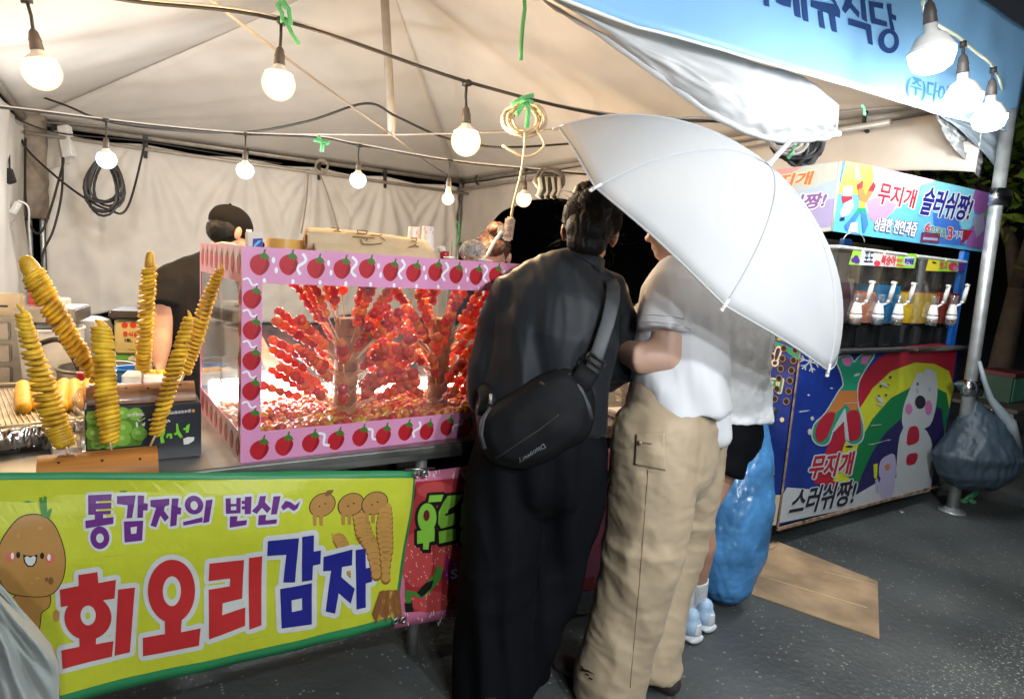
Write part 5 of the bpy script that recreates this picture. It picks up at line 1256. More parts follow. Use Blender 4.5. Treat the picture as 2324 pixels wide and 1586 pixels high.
g = MB(); g.loft([c, c+Vector((0, 0, .05)), c+Vector((0, 0, .075)), c+Vector((0, 0, .085))], [.06, .06, .035, .02], [.05, .05, .03, .02], (1, 0, 0), 20, ('f', 'f')); g.build('body', mat('jug_plastic', (.65, .62, .58), .4), t, True)
g = MB(); g.lathe([(.021, .082), (.021, .115), (.017, .117)], 16, Matrix.Translation(c)); angled(g.build('cap', mat('red_plastic', (.5, .03, .04), .4), t), 30)
cable('black_hose', [pt(65, 790, 3.0), pt(130, 770, 2.95), pt(160, 800, 2.9), pt(180, 840, 2.9), pt(182, 880, 2.9)], .013, BLACKR, 'black hose curving down in front of the white bucket', 'hose', sub=8)
t, M, wv, hv = kbox('foam_tray', 'white foam tray of fried pieces behind the rear potato holder', 'tray', 284, 400, 850, 880, 2.62, .10, mat('foam', (.76, .70, .60), .7))
for k in range(6):
    g = MB(); g.ell((0, 0, 0), (.022, .018, .014), 10, 6, M @ Matrix.Translation((-.02+.025*k, .03, hv+.004))); g.build('fried_piece', POTD, t, True)
t, M, wv, hv = kbox('back_bench', 'dark work bench holding the kitchen gear behind the counter', 'bench', -120, 430, 895, 960, 3.0, 1.1, mat('bench_dark', (.09, .08, .075), .5))
g = MB(); 
for sx in (-.45, .45):
    g = MB(); zb_ = (M @ Vector((0, 0, 0))).z; g.box((sx*wv-.02, .1, -zb_+.002), (sx*wv+.02, .9, -.001), M); g.build('leg', BLACKR, t)
# ================================================================== right of the case: cups, tools
t = thing('cup_tower', 'stack of clear plastic cups between the two customers', 'cup stack', ony(2.3, 1418, 900)); CC = clear('cup_plastic', (.9, .88, .86), .25, .35, 60.)
for k in range(7):
    c = ony(2.2, 1412, 925-16*k); g = MB(); g.lathe([(.030, 0), (.042, .06), (.044, .062), (.041, .0625)], 18, Matrix.Translation(c)); g.build('clear_cup', CC, t, True)
t = thing('brown_dispenser', 'brown wooden utensil box between the two customers', 'box', ony(2.35, 1440, 850)); g = MB(); c = ony(2.35, 1436, 930)
g.box((c.x-.06, 2.32, CZ+.001), (c.x+.10, 2.40, CZ+.20)); bevelled(g.build('box', mat('brown_box', (.25, .13, .06), .6), t), .005)
t = thing('card_reader', 'pale grey card reader at the counter edge between the customers', 'card reader', ony(1.95, 1418, 930)); c = ony(1.95, 1418, 932)
g = MB(); g.box((c.x-.05, 1.93, CZ+.001), (c.x+.05, 2.03, CZ+.03)); bevelled(g.build('body', WHITEP, t), .006)
t = thing('yellow_tag', 'crumpled yellow and white wrapper on the counter between the customers', 'wrapper', ony(2.1, 1408, 856)); c = ony(2.1, 1408, 862)
g = MB(); g.ell(c, (.022, .01, .03), 10, 6); put('wrapper', setmat(fuse(g, .005, 1, lambda p, n: .006*nz(p, 70)), mat('wrapper_yellow', (.75, .62, .25), .5)), t)
# ================================================================== people
SKIN = mat('skin', (.50, .27, .18), .5, var=.08, vs=14, bump=.05, bs=120, sss=.12)
SKIN2 = mat('skin_fair', (.58, .36, .27), .5, var=.06, vs=14, bump=.05, bs=120, sss=.12)
HAIR = mat('black_hair', (.009, .0085, .009), .5, spec=.18, var=.3, vs=60, bump=.5, bs=150)
HAIRB = mat('brown_hair', (.09, .035, .018), .45, var=.3, vs=60, bump=.5, bs=150)
EYEW = mat('eye', (.02, .015, .012), .15)
def head_shape(g, c, up, fw, s=1.):
    up = up.normalized(); fw = (fw-up*fw.dot(up)).normalized(); sd = fw.cross(up)
    M = Matrix(((sd.x, fw.x, up.x, c.x), (sd.y, fw.y, up.y, c.y), (sd.z, fw.z, up.z, c.z), (0, 0, 0, 1)))
    g.ell((0, 0, 0), (.076*s, .094*s, .088*s), 20, 14, M @ Matrix.Translation((0, -.008*s, .03*s))) if False else None
    def E(p, r, n=16, m=10): 
        a = MB(); a.ell(p, r, n, m); g.add([M @ (Vector(v)*s) for v in a.v], a.f)
    E((0, -.010, .032), (.076, .096, .088)); E((0, .028, -.035), (.060, .062, .075)); E((0, .066, -.088), (.030, .026, .022)); E((0, .02, -.07), (.052, .055, .04))
    E((0, .092, -.022), (.012, .022, .018)); E((0, .086, .0), (.009, .014, .028)); E((0, .078, .022), (.052, .018, .012)); E((.034, .066, -.03), (.026, .022, .022)); E((-.034, .066, -.03), (.026, .022, .022))
    E((0, .084, -.058), (.024, .013, .006)); E((0, .083, -.067), (.021, .012, .006))
    for q in (-1, 1): E((.080*q, -.012, -.012), (.010, .020, .033), 12, 8); E((.090*q, -.022, -.004), (.006, .015, .028), 12, 8)
    return M
def hand_shape(g, w_, dr, palm_n, s=1., curl=.5, thumb=1):
    """wrist point, pointing direction, palm normal"""
    dr = dr.normalized(); pn = (palm_n-dr*palm_n.dot(dr)).normalized(); sd = dr.cross(pn)
    g.loft([w_, w_+dr*.03*s, w_+dr*.065*s, w_+dr*.09*s], [.026*s, .036*s, .042*s, .038*s], [.017*s, .016*s, .014*s, .011*s], sd, 14)
    for k, L in enumerate((.068, .078, .072, .055)):
        b = w_+dr*.088*s+sd*(-.031+.0207*k)*s; p = [b-dr*.02*s, b]; d = dr.copy()
        for j in range(3):
            d = (d+pn*curl*.55).normalized(); p.append(p[-1]+d*L*s*(.45, .32, .23)[j])
        g.tube(p, [.0098*s, .0095*s, .0088*s, .0078*s, .0062*s], 8)
    b = w_+dr*.025*s-sd*.03*s*thumb; d = (dr*.7-sd*.7*thumb+pn*.25).normalized()
    p = [b, b+d*.035*s]; d = (d+dr*.35+pn*.2).normalized(); p += [p[-1]+d*.03*s, p[-1]+d*.054*s]
    g.tube(p, [.0125*s, .0115*s, .010*s, .007*s], 8)
def limb(g, P, R, S, flat=1.): g.loft(P, R, [r*flat for r in R], S, 16)
def foot_shape(g, heel, toe, s=1.):
    up = Vector((0, 0, 1)); d = (toe-heel).normalized(); sd = d.cross(up).normalized()
    g.loft([heel+up*.035, heel+d*.08+up*.04, heel+d*.16+up*.028, toe-d*.02+up*.02], [.03*s, .034*s, .043*s, .034*s], [.034*s, .04*s, .026*s, .016*s], sd, 14)
def fold(sx, sy, sz, amp, off=0., ridge=True):
    def f(p):
        q = Vector((p.dot(RT)*sx, p.dot(FW)*sx*.7, p.z*sz))+Vector((off, off*.3, 0))
        q += Vector((nz(p, 4, off), nz(p, 4, off+5), 0))*.5
        v = noise.noise(q)
        return amp*((1-abs(v)*2.4)*.6 if ridge else v)
    return f
def person(name, label, loc): return thing(name, label, 'person', loc)
def D(p, q): return (Vector(q)-Vector(p)).normalized()

# ---------- customer in black, back to the viewer
pa = person('person', 'person in black shirt and wide black trousers seen from behind with a sling bag', (onz(0, 1130, 1600)))
dA = 2.08
hip = pt(1235, 1010, dA); chest = pt(1268, 745, dA-.02); nk = pt(1325, 606, dA-.02); hc = pt(1339, 532, dA+.03)
upv = (RT*.20+UP*.96+FW*.22); fwv = (FW*.93+RT*.10-UP*.36)
shl, shr = pt(1165, 668, dA), pt(1392, 662, dA+.03)
ell_, elr = pt(1126, 868, dA+.02), pt(1392, 830, dA+.06); wrl, wrr = pt(1190, 900, dA+.24), pt(1330, 880, dA+.28)
kl, kr = pt(1128, 1300, dA+.01), pt(1262, 1270, dA+.08); al, ar = onz(.09, 1112, 1560), onz(.09, 1190, 1500)
B = MB(); M = head_shape(B, hc, upv, fwv)
B.loft([nk+FW*.015, nk.lerp(hc, .45), hc-UP*.02], [.050, .052, .056], [.050, .054, .058], RT, 16)
B.loft([hip-UP*.03, hip+UP*.1, chest, nk-UP*.05], [.15, .135, .15, .06], [.10, .085, .08, .045], RT, 20)
for s_, e_, w_, q in ((shl, ell_, wrl, 1), (shr, elr, wrr, -1)):
    limb(B, [s_, s_.lerp(e_, .5), e_], [.052, .046, .038], FW); limb(B, [e_, e_.lerp(w_, .4), w_], [.038, .036, .025], UP)
    hand_shape(B, w_, D(e_, w_), -UP, 1., .6, q)
for h_, k_, a_ in ((hip-RT*.08, kl, al), (hip+RT*.08, kr, ar)):
    limb(B, [h_, h_.lerp(k_, .5), k_], [.085, .07, .052], RT); limb(B, [k_, k_.lerp(a_, .35), a_], [.052, .054, .036], RT)
    foot_shape(B, a_-Vector((0, 0, .09))-FW*.05, a_-Vector((0, 0, .09))+FW*.19)
put('body', setmat(fuse(B, .0075, 3), SKIN), pa)
# hair: short, thick, swept to a loose lump at the back
Hh = MB()
def HE(p, r, c=hc, Mx=M): a = MB(); a.ell(p, r, 20, 14); Hh.add([Mx @ Vector(v) for v in a.v], a.f)
HE((0, -.022, .048), (.090, .106, .094)); HE((0, -.058, .0), (.080, .076, .085)); HE((0, -.06, -.055), (.066, .048, .052)); HE((.012, -.098, .03), (.052, .052, .045)); HE((0, .02, .09), (.08, .09, .05)); HE((-.02, -.05, .115), (.06, .06, .042)); HE((.01, -.125, .055), (.05, .045, .045)); HE((.03, -.12, .03), (.035, .035, .04))
put('hair', setmat(fuse(Hh, .006, 2, lambda p, n: .002*nz(p, 30)+.0035*noise.noise(Vector((p.dot(RT)*110, p.dot(UP)*26, p.dot(FW)*30)))), HAIR), pa)
def strands(M, parent, m, n, R=(.094, .108, .096), c0=(0, -.024, .046), seed=1, low=-.11):
    rr = random.Random(seed); g = MB()
    for k in range(n):
        a = rr.uniform(0, 2*pi); b = rr.uniform(-.2, 1.25)
        p = Vector((cos(a)*cos(b), sin(a)*cos(b), sin(b))); P = []
        if p.y > .55 and p.z < .5: continue
        w_ = rr.uniform(-.5, .5)
        for j in range(6):
            q = Vector((p.x*R[0], p.y*R[1], p.z*R[2]))*(1.0+.03*rr.random()+.012*j*rr.random())+Vector(c0)
            if q.z < low: break
            P.append(M @ q); d = (Vector((w_*.3, -.75, -.65))); d = d-p*d.dot(p); p = (p+d*rr.uniform(.10, .22)).normalized()
        if len(P) > 2: g.tube(P, [.0012*(1-.7*i/len(P)) for i in range(len(P))], 3, cap=False)
    g.build('hair_strand', m, parent, True)['kind'] = 'stuff'
strands(M, pa, HAIR, 2600); strands(M, pa, HAIR, 500, (.054, .05, .05), (.01, -.126, .052), 9, -.2)
g = MB()
for k in range(90):
    a = random.uniform(0, 2*pi); z = random.uniform(-.06, .12); b = M @ Vector((.080*cos(a), -.02+.09*sin(a), z)); o = (b-hc).normalized()
    q = Vector((random.uniform(-1, 1), random.uniform(-1, 1), random.uniform(-1, .6)))
    g.tube([b, b+o*.02+q*.008, b+o*.034+q*.022, b+o*.04+q*.04], [.0011, .0009, .0007, .0003], 4)
g.build('hair_wisp', HAIR, pa, True)
BSH = mat('black_shirt', (.014, .017, .021), .5, var=.12, vs=5, bump=.06, bs=180, sheen=.05, spec=.2)
BTR = mat('black_trousers', (.0048, .0055, .0072), .75, var=.15, vs=5, bump=.05, bs=150, spec=.08)
S = MB()
S.loft([pt(1232, 986, dA), pt(1232, 930, dA), pt(1240, 860, dA), pt(1258, 760, dA-.02), pt(1275, 680, dA-.01), pt(1296, 625, dA), pt(1322, 597, dA+.01)],
       [.203, .207, .205, .205, .192, .125, .072], [.135, .14, .138, .135, .115, .088, .068], RT, 28, ('f', 'f'))
S.loft([pt(1220, 640, dA), pt(1172, 668, dA), pt(1140, 740, dA), pt(1122, 830, dA+.01), pt(1118, 900, dA+.04)], [.072, .078, .070, .062, .058], [.075, .083, .08, .074, .072], FW, 20, ('r', 'r'))
S.loft([pt(1330, 640, dA+.02), pt(1372, 662, dA+.03), pt(1396, 740, dA+.05), pt(1392, 835, dA+.07)], [.068, .070, .064, .060], [.07, .078, .075, .072], FW, 20, ('r', 'r'))
S.loft([pt(1126, 880, dA+.05), pt(1160, 900, dA+.15)], [.055, .05], [.06, .055], UP, 16); S.loft([pt(1400, 835, dA+.10), pt(1368, 862, dA+.18)], [.055, .05], [.06, .055], UP, 16)
S.loft([pt(1318, 612, dA-.005), pt(1328, 590, dA+.01)], [.074, .064], [.07, .062], RT, 24, ('f', 'f'))
f1 = fold(9, 1, 2.2, .016, 3.); f2 = fold(20, 1, 5, .006, 8.)
def dispA(p, n):
    k = max(0, min(1, (1.32-p.z)/.35)); up_ = max(0, min(1, (p.z-1.25)/.2))
    drape = .010*sin(p.dot(RT)*46+p.z*9+3*nz(p, 3))*k
    strap = -.0
    return f1(p)*(.35+.65*k)+f2(p)*.8+drape+.004*sin(p.z*120+p.dot(RT)*25)*max(0, 1-abs(p.dot(RT)-(pt(1385, 700, dA)-Vector((0,0,0))).dot(RT))/.05)*up_
put('shirt', setmat(fuse(S, .0085, 3, dispA), BSH), pa)
g = MB(); g.loft([pt(1318, 612, dA-.012), pt(1328, 592, dA+.0), pt(1331, 582, dA+.004)], [.076, .068, .063], [.068, .064, .060], RT, 24, ('f', 'f')); put('collar', setmat(fuse(g, .006, 2, lambda p, n: .003*nz(p, 25)), BSH), pa)
T = MB()
T.loft([pt(1232, 930, dA), pt(1228, 1010, dA), pt(1222, 1080, dA+.01)], [.185, .205, .20], [.13, .145, .145], RT, 24)
T.loft([pt(1165, 1020, dA), pt(1143, 1160, dA), pt(1130, 1300, dA), pt(1122, 1440, dA+.0), pt(1118, 1600, dA+.0), pt(1117, 1660, dA)], [.125, .128, .122, .122, .122, .122], [.13, .13, .125, .122, .122, .122], RT, 24, ('r', 'f'))
T.loft([pt(1300, 1020, dA+.03), pt(1288, 1130, dA+.05), kr, kr.lerp(ar, .5), ar+Vector((0, 0, .01)), ar-Vector((0, 0, .055))], [.122, .118, .105, .098, .085, .085], [.13, .125, .12, .11, .10, .10], RT, 24, ('r', 'f'))
g1 = fold(8, 1, 1.6, .016, 21.); g2 = fold(5, 1, 7, .012, 31.)
put('trousers', setmat(fuse(T, .010, 3, lambda p, n: g1(p)+g2(p)*(max(0, 1-abs(p.z-.42)/.25))+.006*sin(p.dot(RT)*60+p.z*6)), BTR), pa)
SHOE = mat('black_shoe', (.02, .02, .021), .5); SOLE = mat('white_sole', (.7, .7, .68), .5)
for a_ in (al, ar):
    b0 = a_-Vector((0, 0, .09)); g = MB(); foot_shape(g, b0-FW*.06+Vector((0, 0, .012)), b0+FW*.2+Vector((0, 0, .012)), 1.18); put('shoe', setmat(fuse(g, .006, 2), SHOE), pa)
    g = MB(); sd = RT.copy(); g.loft([b0-FW*.06+Vector((0, 0, .010)), b0+FW*.08+Vector((0, 0, .010)), b0+FW*.19+Vector((0, 0, .010))], [.036, .044, .042], [.009, .009, .009], RT, 16); g.build('sole', SOLE, pa, True)
# ---------- sling bag on his back
bag = thing('sling_bag', 'black sling bag worn across the back of the black shirt customer', 'bag', pt(1220, 950, 1.9))
NYL = mat('black_nylon', (.008, .0085, .010), .6, var=.1, vs=8, bump=.12, bs=260, spec=.12); NYLG = mat('grey_binding', (.045, .05, .058), .55, bump=.1, bs=200)
outl = smooth_poly([(1086, 1000), (1096, 940), (1150, 896), (1210, 858), (1262, 836), (1304, 838), (1338, 872), (1350, 925), (1338, 985), (1290, 1022), (1230, 1054), (1172, 1068), (1118, 1052)], 4)
cx_, cy_ = 1222, 955; g = MB(); rings = [(.80, .165), (.96, .14), (1., .10), (1.0, .03), (.97, .005), (.80, -.022), (.45, -.034), (.02, -.036)]
vs = []; n_ = len(outl)
for s_, dd in rings:
    for x, y in outl: vs.append(pt(cx_+(x-cx_)*s_, cy_+(y-cy_)*s_, 1.92+dd-.02*0))
fs = [(i*n_+k, i*n_+(k+1) % n_, (i+1)*n_+(k+1) % n_, (i+1)*n_+k) for i in range(len(rings)-1) for k in range(n_)]+[tuple(range(n_-1, -1, -1)), tuple((len(rings)-1)*n_+k for k in range(n_))]
g.add(vs, fs); put('body', setmat(fuse(g, .007, 2, lambda p, n: .004*nz(p, 14)), NYL), bag)
def bagtop(x, y):     # depth of the bag face under a picture point
    s_ = 0
    for k in range(n_):
        a = Vector(outl[k])-Vector((cx_, cy_)); d_ = Vector((x-cx_, y-cy_))
        if a.normalized().dot(d_.normalized()) > .985: s_ = max(s_, d_.length/a.length)
    return 1.92+float(np.interp(s_, [0, .45, .8, .97, 1], [-.036, -.034, -.022, .005, .03]))
def line3(L, m_=8, off=-.004): 
    out = []
    for p, q in zip(L[:-1], L[1:]):
        for k in range(m_): x = p[0]+(q[0]-p[0])*k/m_; y = p[1]+(q[1]-p[1])*k/m_; out.append(pt(x, y, bagtop(x, y)+off))
    return out
g = MB(); g.tube(line3([(1126, 1040), (1170, 1010), (1225, 974), (1274, 936)]), .0035, 6); g.build('zipper', BLACKR, bag, True)
g = MB(); g.tube([pt(1262, 836, 1.94), pt(1290, 852, 1.92), pt(1316, 884, 1.912), pt(1334, 922, 1.915), pt(1340, 950, 1.93)], .010, 8); g.build('edge_binding', NYLG, bag, True)
g = MB(); g.tube([pt(1114, 926, 1.93), pt(1098, 950, 1.92), pt(1092, 985, 1.92), pt(1100, 1018, 1.92)], .007, 8); g.build('edge_binding', NYLG, bag, True)
def ribbon3(name, pts, wd, th, m, parent):
    P = [Vector(p) for p in pts]; g = MB(); rr = []
    sides = []
    for i in range(len(P)):
        t_ = (P[min(i+1, len(P)-1)]-P[max(i-1, 0)]).normalized(); sides.append(t_.cross(FW).normalized())
    g.loft(P, [wd/2]*len(P), [th/2]*len(P), sides, 12, ('f', 'f')); return g.build(name, m, parent, True)
sp_ = [(1318, 880, 1.93), (1345, 835, 1.915), (1362, 785, 1.915), (1380, 730, 1.93), (1391, 680, 1.955), (1392, 650, 2.0), (1382, 630, 2.07)]
ribbon3('strap', [pt(*q) for q in sp_], .044, .006, NYLG, bag)
ribbon3('strap', [pt(1100, 945, 1.97), pt(1108, 905, 1.975), pt(1098, 880, 2.02), pt(1090, 870, 2.1)], .05, .02, NYL, bag)
ribbon3('strap_base', [pt(1290, 905, 1.925), pt(1320, 865, 1.912), pt(1340, 836, 1.91)], .07, .012, NYL, bag)
g = MB(); cbk = pt(1352, 818, 1.90); bx = D(pt(1338, 806, 1.9), pt(1370, 828, 1.9)); by = bx.cross(FW)
for s_ in (-1, 1): g.tube([cbk-bx*.03+by*.010*s_, cbk+bx*.03+by*.010*s_], .004, 8)
for s_ in (-1, 1): g.tube([cbk+bx*.03*s_-by*.010, cbk+bx*.03*s_+by*.010], .004, 8)
g.build('buckle', BLACKR, bag, True)
g = MB(); g.tube([pt(1224, 868, 1.905), pt(1250, 880, 1.90)], .006, 8); g.tube([pt(1212, 887, 1.905), pt(1226, 880, 1.90)], .003, 6); g.build('zipper_pull', mat('bronze', (.09, .06, .045), .45, .5), bag, True)
g = MB(); g.tube([pt(1114, 894, 1.945), pt(1113, 916, 1.94)], .005, 8); g.build('zipper_pull', CHROME, bag, True)
pr = Print(lambda x, y, o: pt(x, y, bagtop(x, y)-.006-o))
tx = Vector((-.832, .555)); ty = Vector((.50, .80)); o_ = Vector((1232, 1003))
pr.text('Discovery', [tuple(o_), tuple(o_+tx*70), tuple(o_+tx*70+ty*15), tuple(o_+ty*15)], ink('logo_grey', (.14, .145, .15)), .3, .15)
pr.build('lettering', bag)

# ---------- customer in white shirt and beige cargo trousers, turned to the left
pb_ = person('person', 'person in white short sleeved shirt and beige cargo trousers under the umbrella', onz(0, 1420, 1560))
dB = 2.08; LF = (RT*-.80+FW*.60); LF.z = 0; LF.normalize(); SB = LF.cross(Vector((0, 0, 1))).normalized()   # his facing and his side axis
hip = pt(1520, 950, dB+.03); chest = pt(1545, 720, dB+.04); nk = pt(1538, 600, dB+.06); hc = pt(1530, 505, dB+.05)
upv = (UP+LF*.25); fwv = (LF-UP*.35)
shl, shr = pt(1524, 668, dB-.055), pt(1560, 668, dB+.26)
ell_, wrl = pt(1514, 806, dB-.07), pt(1388, 786, dB+.17)
elr, wrr = pt(1560, 800, dB+.3), pt(1470, 760, dB+.36)
kl, kr = pt(1462, 1240, dB+.0), pt(1535, 1230, dB+.20); al, ar = onz(.09, 1385, 1515), onz(.09, 1488, 1500)
B = MB(); M = head_shape(B, hc, upv, fwv)
B.loft([nk-UP*.03, nk.lerp(hc, .5), hc-UP*.02], [.055, .050, .055], [.055, .052, .055], SB, 16)
B.loft([hip-UP*.03, hip+UP*.1, chest, nk-UP*.04], [.14, .12, .13, .05], [.10, .09, .08, .045], SB, 20)
limb(B, [shl, shl.lerp(ell_, .5), ell_], [.055, .060, .058], LF); limb(B, [ell_, pt(1456, 812, dB-.07), pt(1425, 800, dB+.02), wrl], [.058, .054, .042, .030], UP)
hand_shape(B, wrl, D(pt(1425, 800, dB+.02), wrl), -UP, 1., .5, 1)
limb(B, [shr, shr.lerp(elr, .5), elr], [.055, .05, .042], LF); limb(B, [elr, wrr], [.042, .027], UP); hand_shape(B, wrr, D(elr, wrr), RT, 1., .9, -1)
for h_, k_, a_ in ((hip-SB*-.08, kl, al), (hip+SB*-.08, kr, ar)):
    limb(B, [h_, h_.lerp(k_, .5), k_], [.085, .07, .052], SB); limb(B, [k_, k_.lerp(a_, .35), a_], [.052, .054, .036], SB)
    foot_shape(B, a_-Vector((0, 0, .085))-LF*.06, a_-Vector((0, 0, .085))+LF*.2)
put('body', setmat(fuse(B, .0075, 3), SKIN2), pb_)
Hh = MB()
HE((0, -.022, .045), (.086, .098, .086), Mx=M); HE((0, -.052, .0), (.074, .07, .075), Mx=M); HE((0, .025, .085), (.07, .08, .044), Mx=M)
put('hair', setmat(fuse(Hh, .007, 2, lambda p, n: .006*nz(p, 40)), HAIR), pb_)
WSH = mat('white_shirt', (.76, .77, .80), .7, var=.03, vs=4, bump=.05, bs=160, trans=.08)
S = MB()
S.loft([pt(1546, 940, dB+.05), pt(1540, 880, dB+.05), pt(1542, 800, dB+.05), pt(1546, 720, dB+.05), pt(1545, 650, dB+.06), pt(1535, 600, dB+.07)], [.17, .17, .17, .175, .16, .08], [.162, .160, .152, .142, .122, .072], SB, 26, ('f', 'f'))
S.loft([pt(1616, 985, dB+.03), pt(1600, 930, dB+.04), pt(1580, 860, dB+.05)], [.05, .10, .12], [.05, .075, .10], SB, 20, ('r', 'r'))
S.loft([pt(1535, 628, dB-.01), pt(1527, 655, dB-.045), pt(1514, 700, dB-.065), pt(1507, 752, dB-.075)], [.075, .082, .083, .084], [.07, .078, .080, .082], LF, 22, ('r', 'f'))
S.loft([pt(1555, 640, dB+.2), pt(1562, 700, dB+.28), pt(1562, 765, dB+.30)], [.07, .075, .078], [.07, .075, .078], LF, 20, ('r', 'f'))
h1 = fold(8, 1, 2., .013, 51.); h2 = fold(18, 1, 4, .005, 58.)
def dispB(p, n): return h1(p)*(.3+.7*max(0, min(1, (1.35-p.z)/.3)))+h2(p)+.007*sin(p.dot(RT)*40+p.z*22)*max(0, min(1, (1.25-p.z)/.2))
hem = [(1380, 940), (1420, 905), (1470, 874), (1510, 868), (1550, 890), (1580, 935), (1610, 975), (1640, 992), (1660, 985)]
def uncut(co):
    v = co-EYE; z = v.dot(FW); x = W0/2+FPX*v.dot(RT)/z; y = H0/2-FPX*v.dot(UP)/z
    if co.z > 1.02: return False
    yl = float(np.interp(x, [q[0] for q in hem], [q[1] for q in hem])); return y > yl and False
put('shirt', setmat(fuse(S, .0085, 3, dispB), WSH), pb_)
g = MB()      # sleeve cuff seam
c0, ax = pt(1508, 744, dB-.075), D(pt(1514, 700, dB-.065), pt(1507, 752, dB-.075))
e1 = (LF-ax*LF.dot(ax)).normalized(); e2 = ax.cross(e1)
for q in (0, .022): g.tube([c0-ax*q+e1*.0855*cos(a)+e2*.084*sin(a) for a in np.linspace(0, 2*pi, 29)[:-1]], .0022, 5, True)
g.build('cuff', WSH, pb_, True)
BEI = mat('beige_trousers', (.44, .34, .225), .62, var=.09, vs=6, bump=.22, bs=42, sheen=.1)
T = MB()
T.loft([pt(1524, 895, dB+.05), pt(1522, 970, dB+.05), pt(1520, 1040, dB+.05)], [.155, .172, .168], [.130, .158, .160], SB, 24)
T.loft([pt(1492, 980, dB-.01), pt(1482, 1090, dB-.02), pt(1462, 1240, dB-.02), pt(1425, 1390, dB+.0), pt(1390, 1520, dB+.03), pt(1382, 1578, dB+.04)], [.115, .112, .102, .098, .104, .108], [.145, .138, .122, .112, .108, .108], SB, 24, ('r', 'f'))
T.loft([pt(1560, 980, dB+.12), pt(1558, 1090, dB+.15), kr, kr.lerp(ar, .5), ar+Vector((0, 0, .02)), ar-Vector((0, 0, .04))], [.11, .105, .092, .08, .072, .074], [.125, .115, .098, .084, .074, .076], SB, 24, ('r', 'f'))
k1 = fold(8, 1, 1.8, .016, 71.); k2 = fold(13, 1, 9, .005, 77.); k3 = fold(5, 1, 11, .016, 83.)
def dispT(p, n): return k1(p)+k2(p)+.0016*(1-3.2*abs(noise.noise(Vector((p.dot(RT)*16+p.z*14, p.dot(FW)*12, p.z*24+nz(p, 5)*2)))))+.0008*(1-3*abs(noise.noise(Vector((p.dot(RT)*34-p.z*22, p.dot(FW)*20, p.z*44)))))+k3(p)*(max(0, 1-abs(p.z-.52)/.2)+max(0, 1-abs(p.z-.08)/.12))
put('trousers', setmat(fuse(T, .0085, 2, dispT), BEI), pb_)
# cargo pocket, side seam, small print at the hem
def legface(x, y): return dB-.145+.0*(y-1000) if y < 1100 else dB-.135
trs = [o for o in pb_.children if o.name.startswith('trousers')][0]
from mathutils.bvhtree import BVHTree
def skin_of(o):
    me = o.data; return BVHTree.FromPolygons([tuple(v.co) for v in me.vertices], [tuple(p.vertices) for p in me.polygons])
bvT = skin_of(trs)
def on_skin(bv, x, y, off=.004, dflt=2.0):
    r = ray(x, y).normalized(); h = bv.ray_cast(EYE, r)
    return (h[0]-r*off) if h[0] is not None else pt(x, y, dflt)
g = MB(); PK_ = [(1444, 985), (1508, 982), (1512, 1068), (1440, 1054)]
def pocket(u, v):
    a = Vector(PK_[3]).lerp(Vector(PK_[2]), u); b = Vector(PK_[0]).lerp(Vector(PK_[1]), u); c = a.lerp(b, v); return on_skin(bvT, c.x, c.y, .0015+.007*sin(pi*u)*sin(pi*v)+.0015*nz((u*9, v*9, 3)))
g.grid(pocket, 14, 14, -.0025); g.build('pocket', BEI, pb_, True)
g = MB(); g.tube([on_skin(bvT, 1454+26*k/8, 1002+4*k/8, .013) for k in range(9)], .0022, 5); g.ell(on_skin(bvT, 1453, 1004, .014), .007, 8, 6); g.build('pocket_flap_seam', mat('seam', (.30, .225, .14), .7), pb_, True)
g = MB(); g.tube([on_skin(bvT, *q, off=.001) for q in [(1472+(-38)*k/24+(-4 if k > 12 else 0)*(k-12)/12, 1060+500*k/24) for k in range(25)]], .0013, 5); g.build('seam', mat('seam', (.30, .225, .14), .7), pb_, True)
pr = Print(lambda x, y, o: on_skin(bvT, x, y, .004+o)); INKB = ink('swoosh', (.03, .025, .02))
def zl(L): return [((1400+x*.5573)/1.37694, (1300+y*.5573)/1.37694) for x, y in L]
pr.poly(zl([(752, 1395), (756, 1408), (766, 1418), (785, 1422), (830, 1452), (788, 1434), (764, 1432), (748, 1416), (747, 1402)]), INKB, .3)
for q in ((738, 1415), (770, 1440), (790, 1462)): pr.poly(zl([(q[0], q[1]), (q[0]+22, q[1]+8), (q[0]+20, q[1]+16), (q[0]-2, q[1]+8)]), INKB, .3)
pr.build('hem_print', pb_)
CLOG = mat('dark_clog', (.035, .030, .028), .55)
for a_ in (al, ar):
    b0 = a_-Vector((0, 0, .09)); g = MB(); foot_shape(g, b0-LF*.06+Vector((0, 0, .004)), b0+LF*.21+Vector((0, 0, .004)), 1.22); put('clog', setmat(fuse(g, .006, 2), CLOG), pb_)

# ---------- third customer behind, in white blouse and black shorts
pc = person('person', 'person in crinkled white blouse and black shorts half hidden behind the umbrella', onz(0, 1580, 1420))
dC = 2.42; LC = (RT*-.55+FW*.83); LC.z = 0; LC.normalize(); SC = LC.cross(Vector((0, 0, 1))).normalized()
hip = pt(1640, 980, dC); chest = pt(1665, 780, dC); nk = pt(1668, 660, dC); hc = pt(1662, 580, dC)
kl, kr = pt(1592, 1165, dC-.02), pt(1560, 1170, dC+.10); al, ar = onz(.09, 1572, 1382), onz(.09, 1546, 1405)
al = onz(0, 1577, 1412)+Vector((0, 0, .10)); ar = onz(0, 1546, 1436)+Vector((0, 0, .10))
kr = pt(1560, 1180, dC-.05)
B = MB(); M = head_shape(B, hc, UP+LC*.2, LC-UP*.25)
B.loft([nk-UP*.03, nk.lerp(hc, .5), hc-UP*.02], [.05, .046, .05], [.05, .046, .05], SC, 16)
B.loft([hip-UP*.03, hip+UP*.1, chest, nk-UP*.04], [.14, .12, .14, .08], [.10, .09, .10, .06], SC, 20)
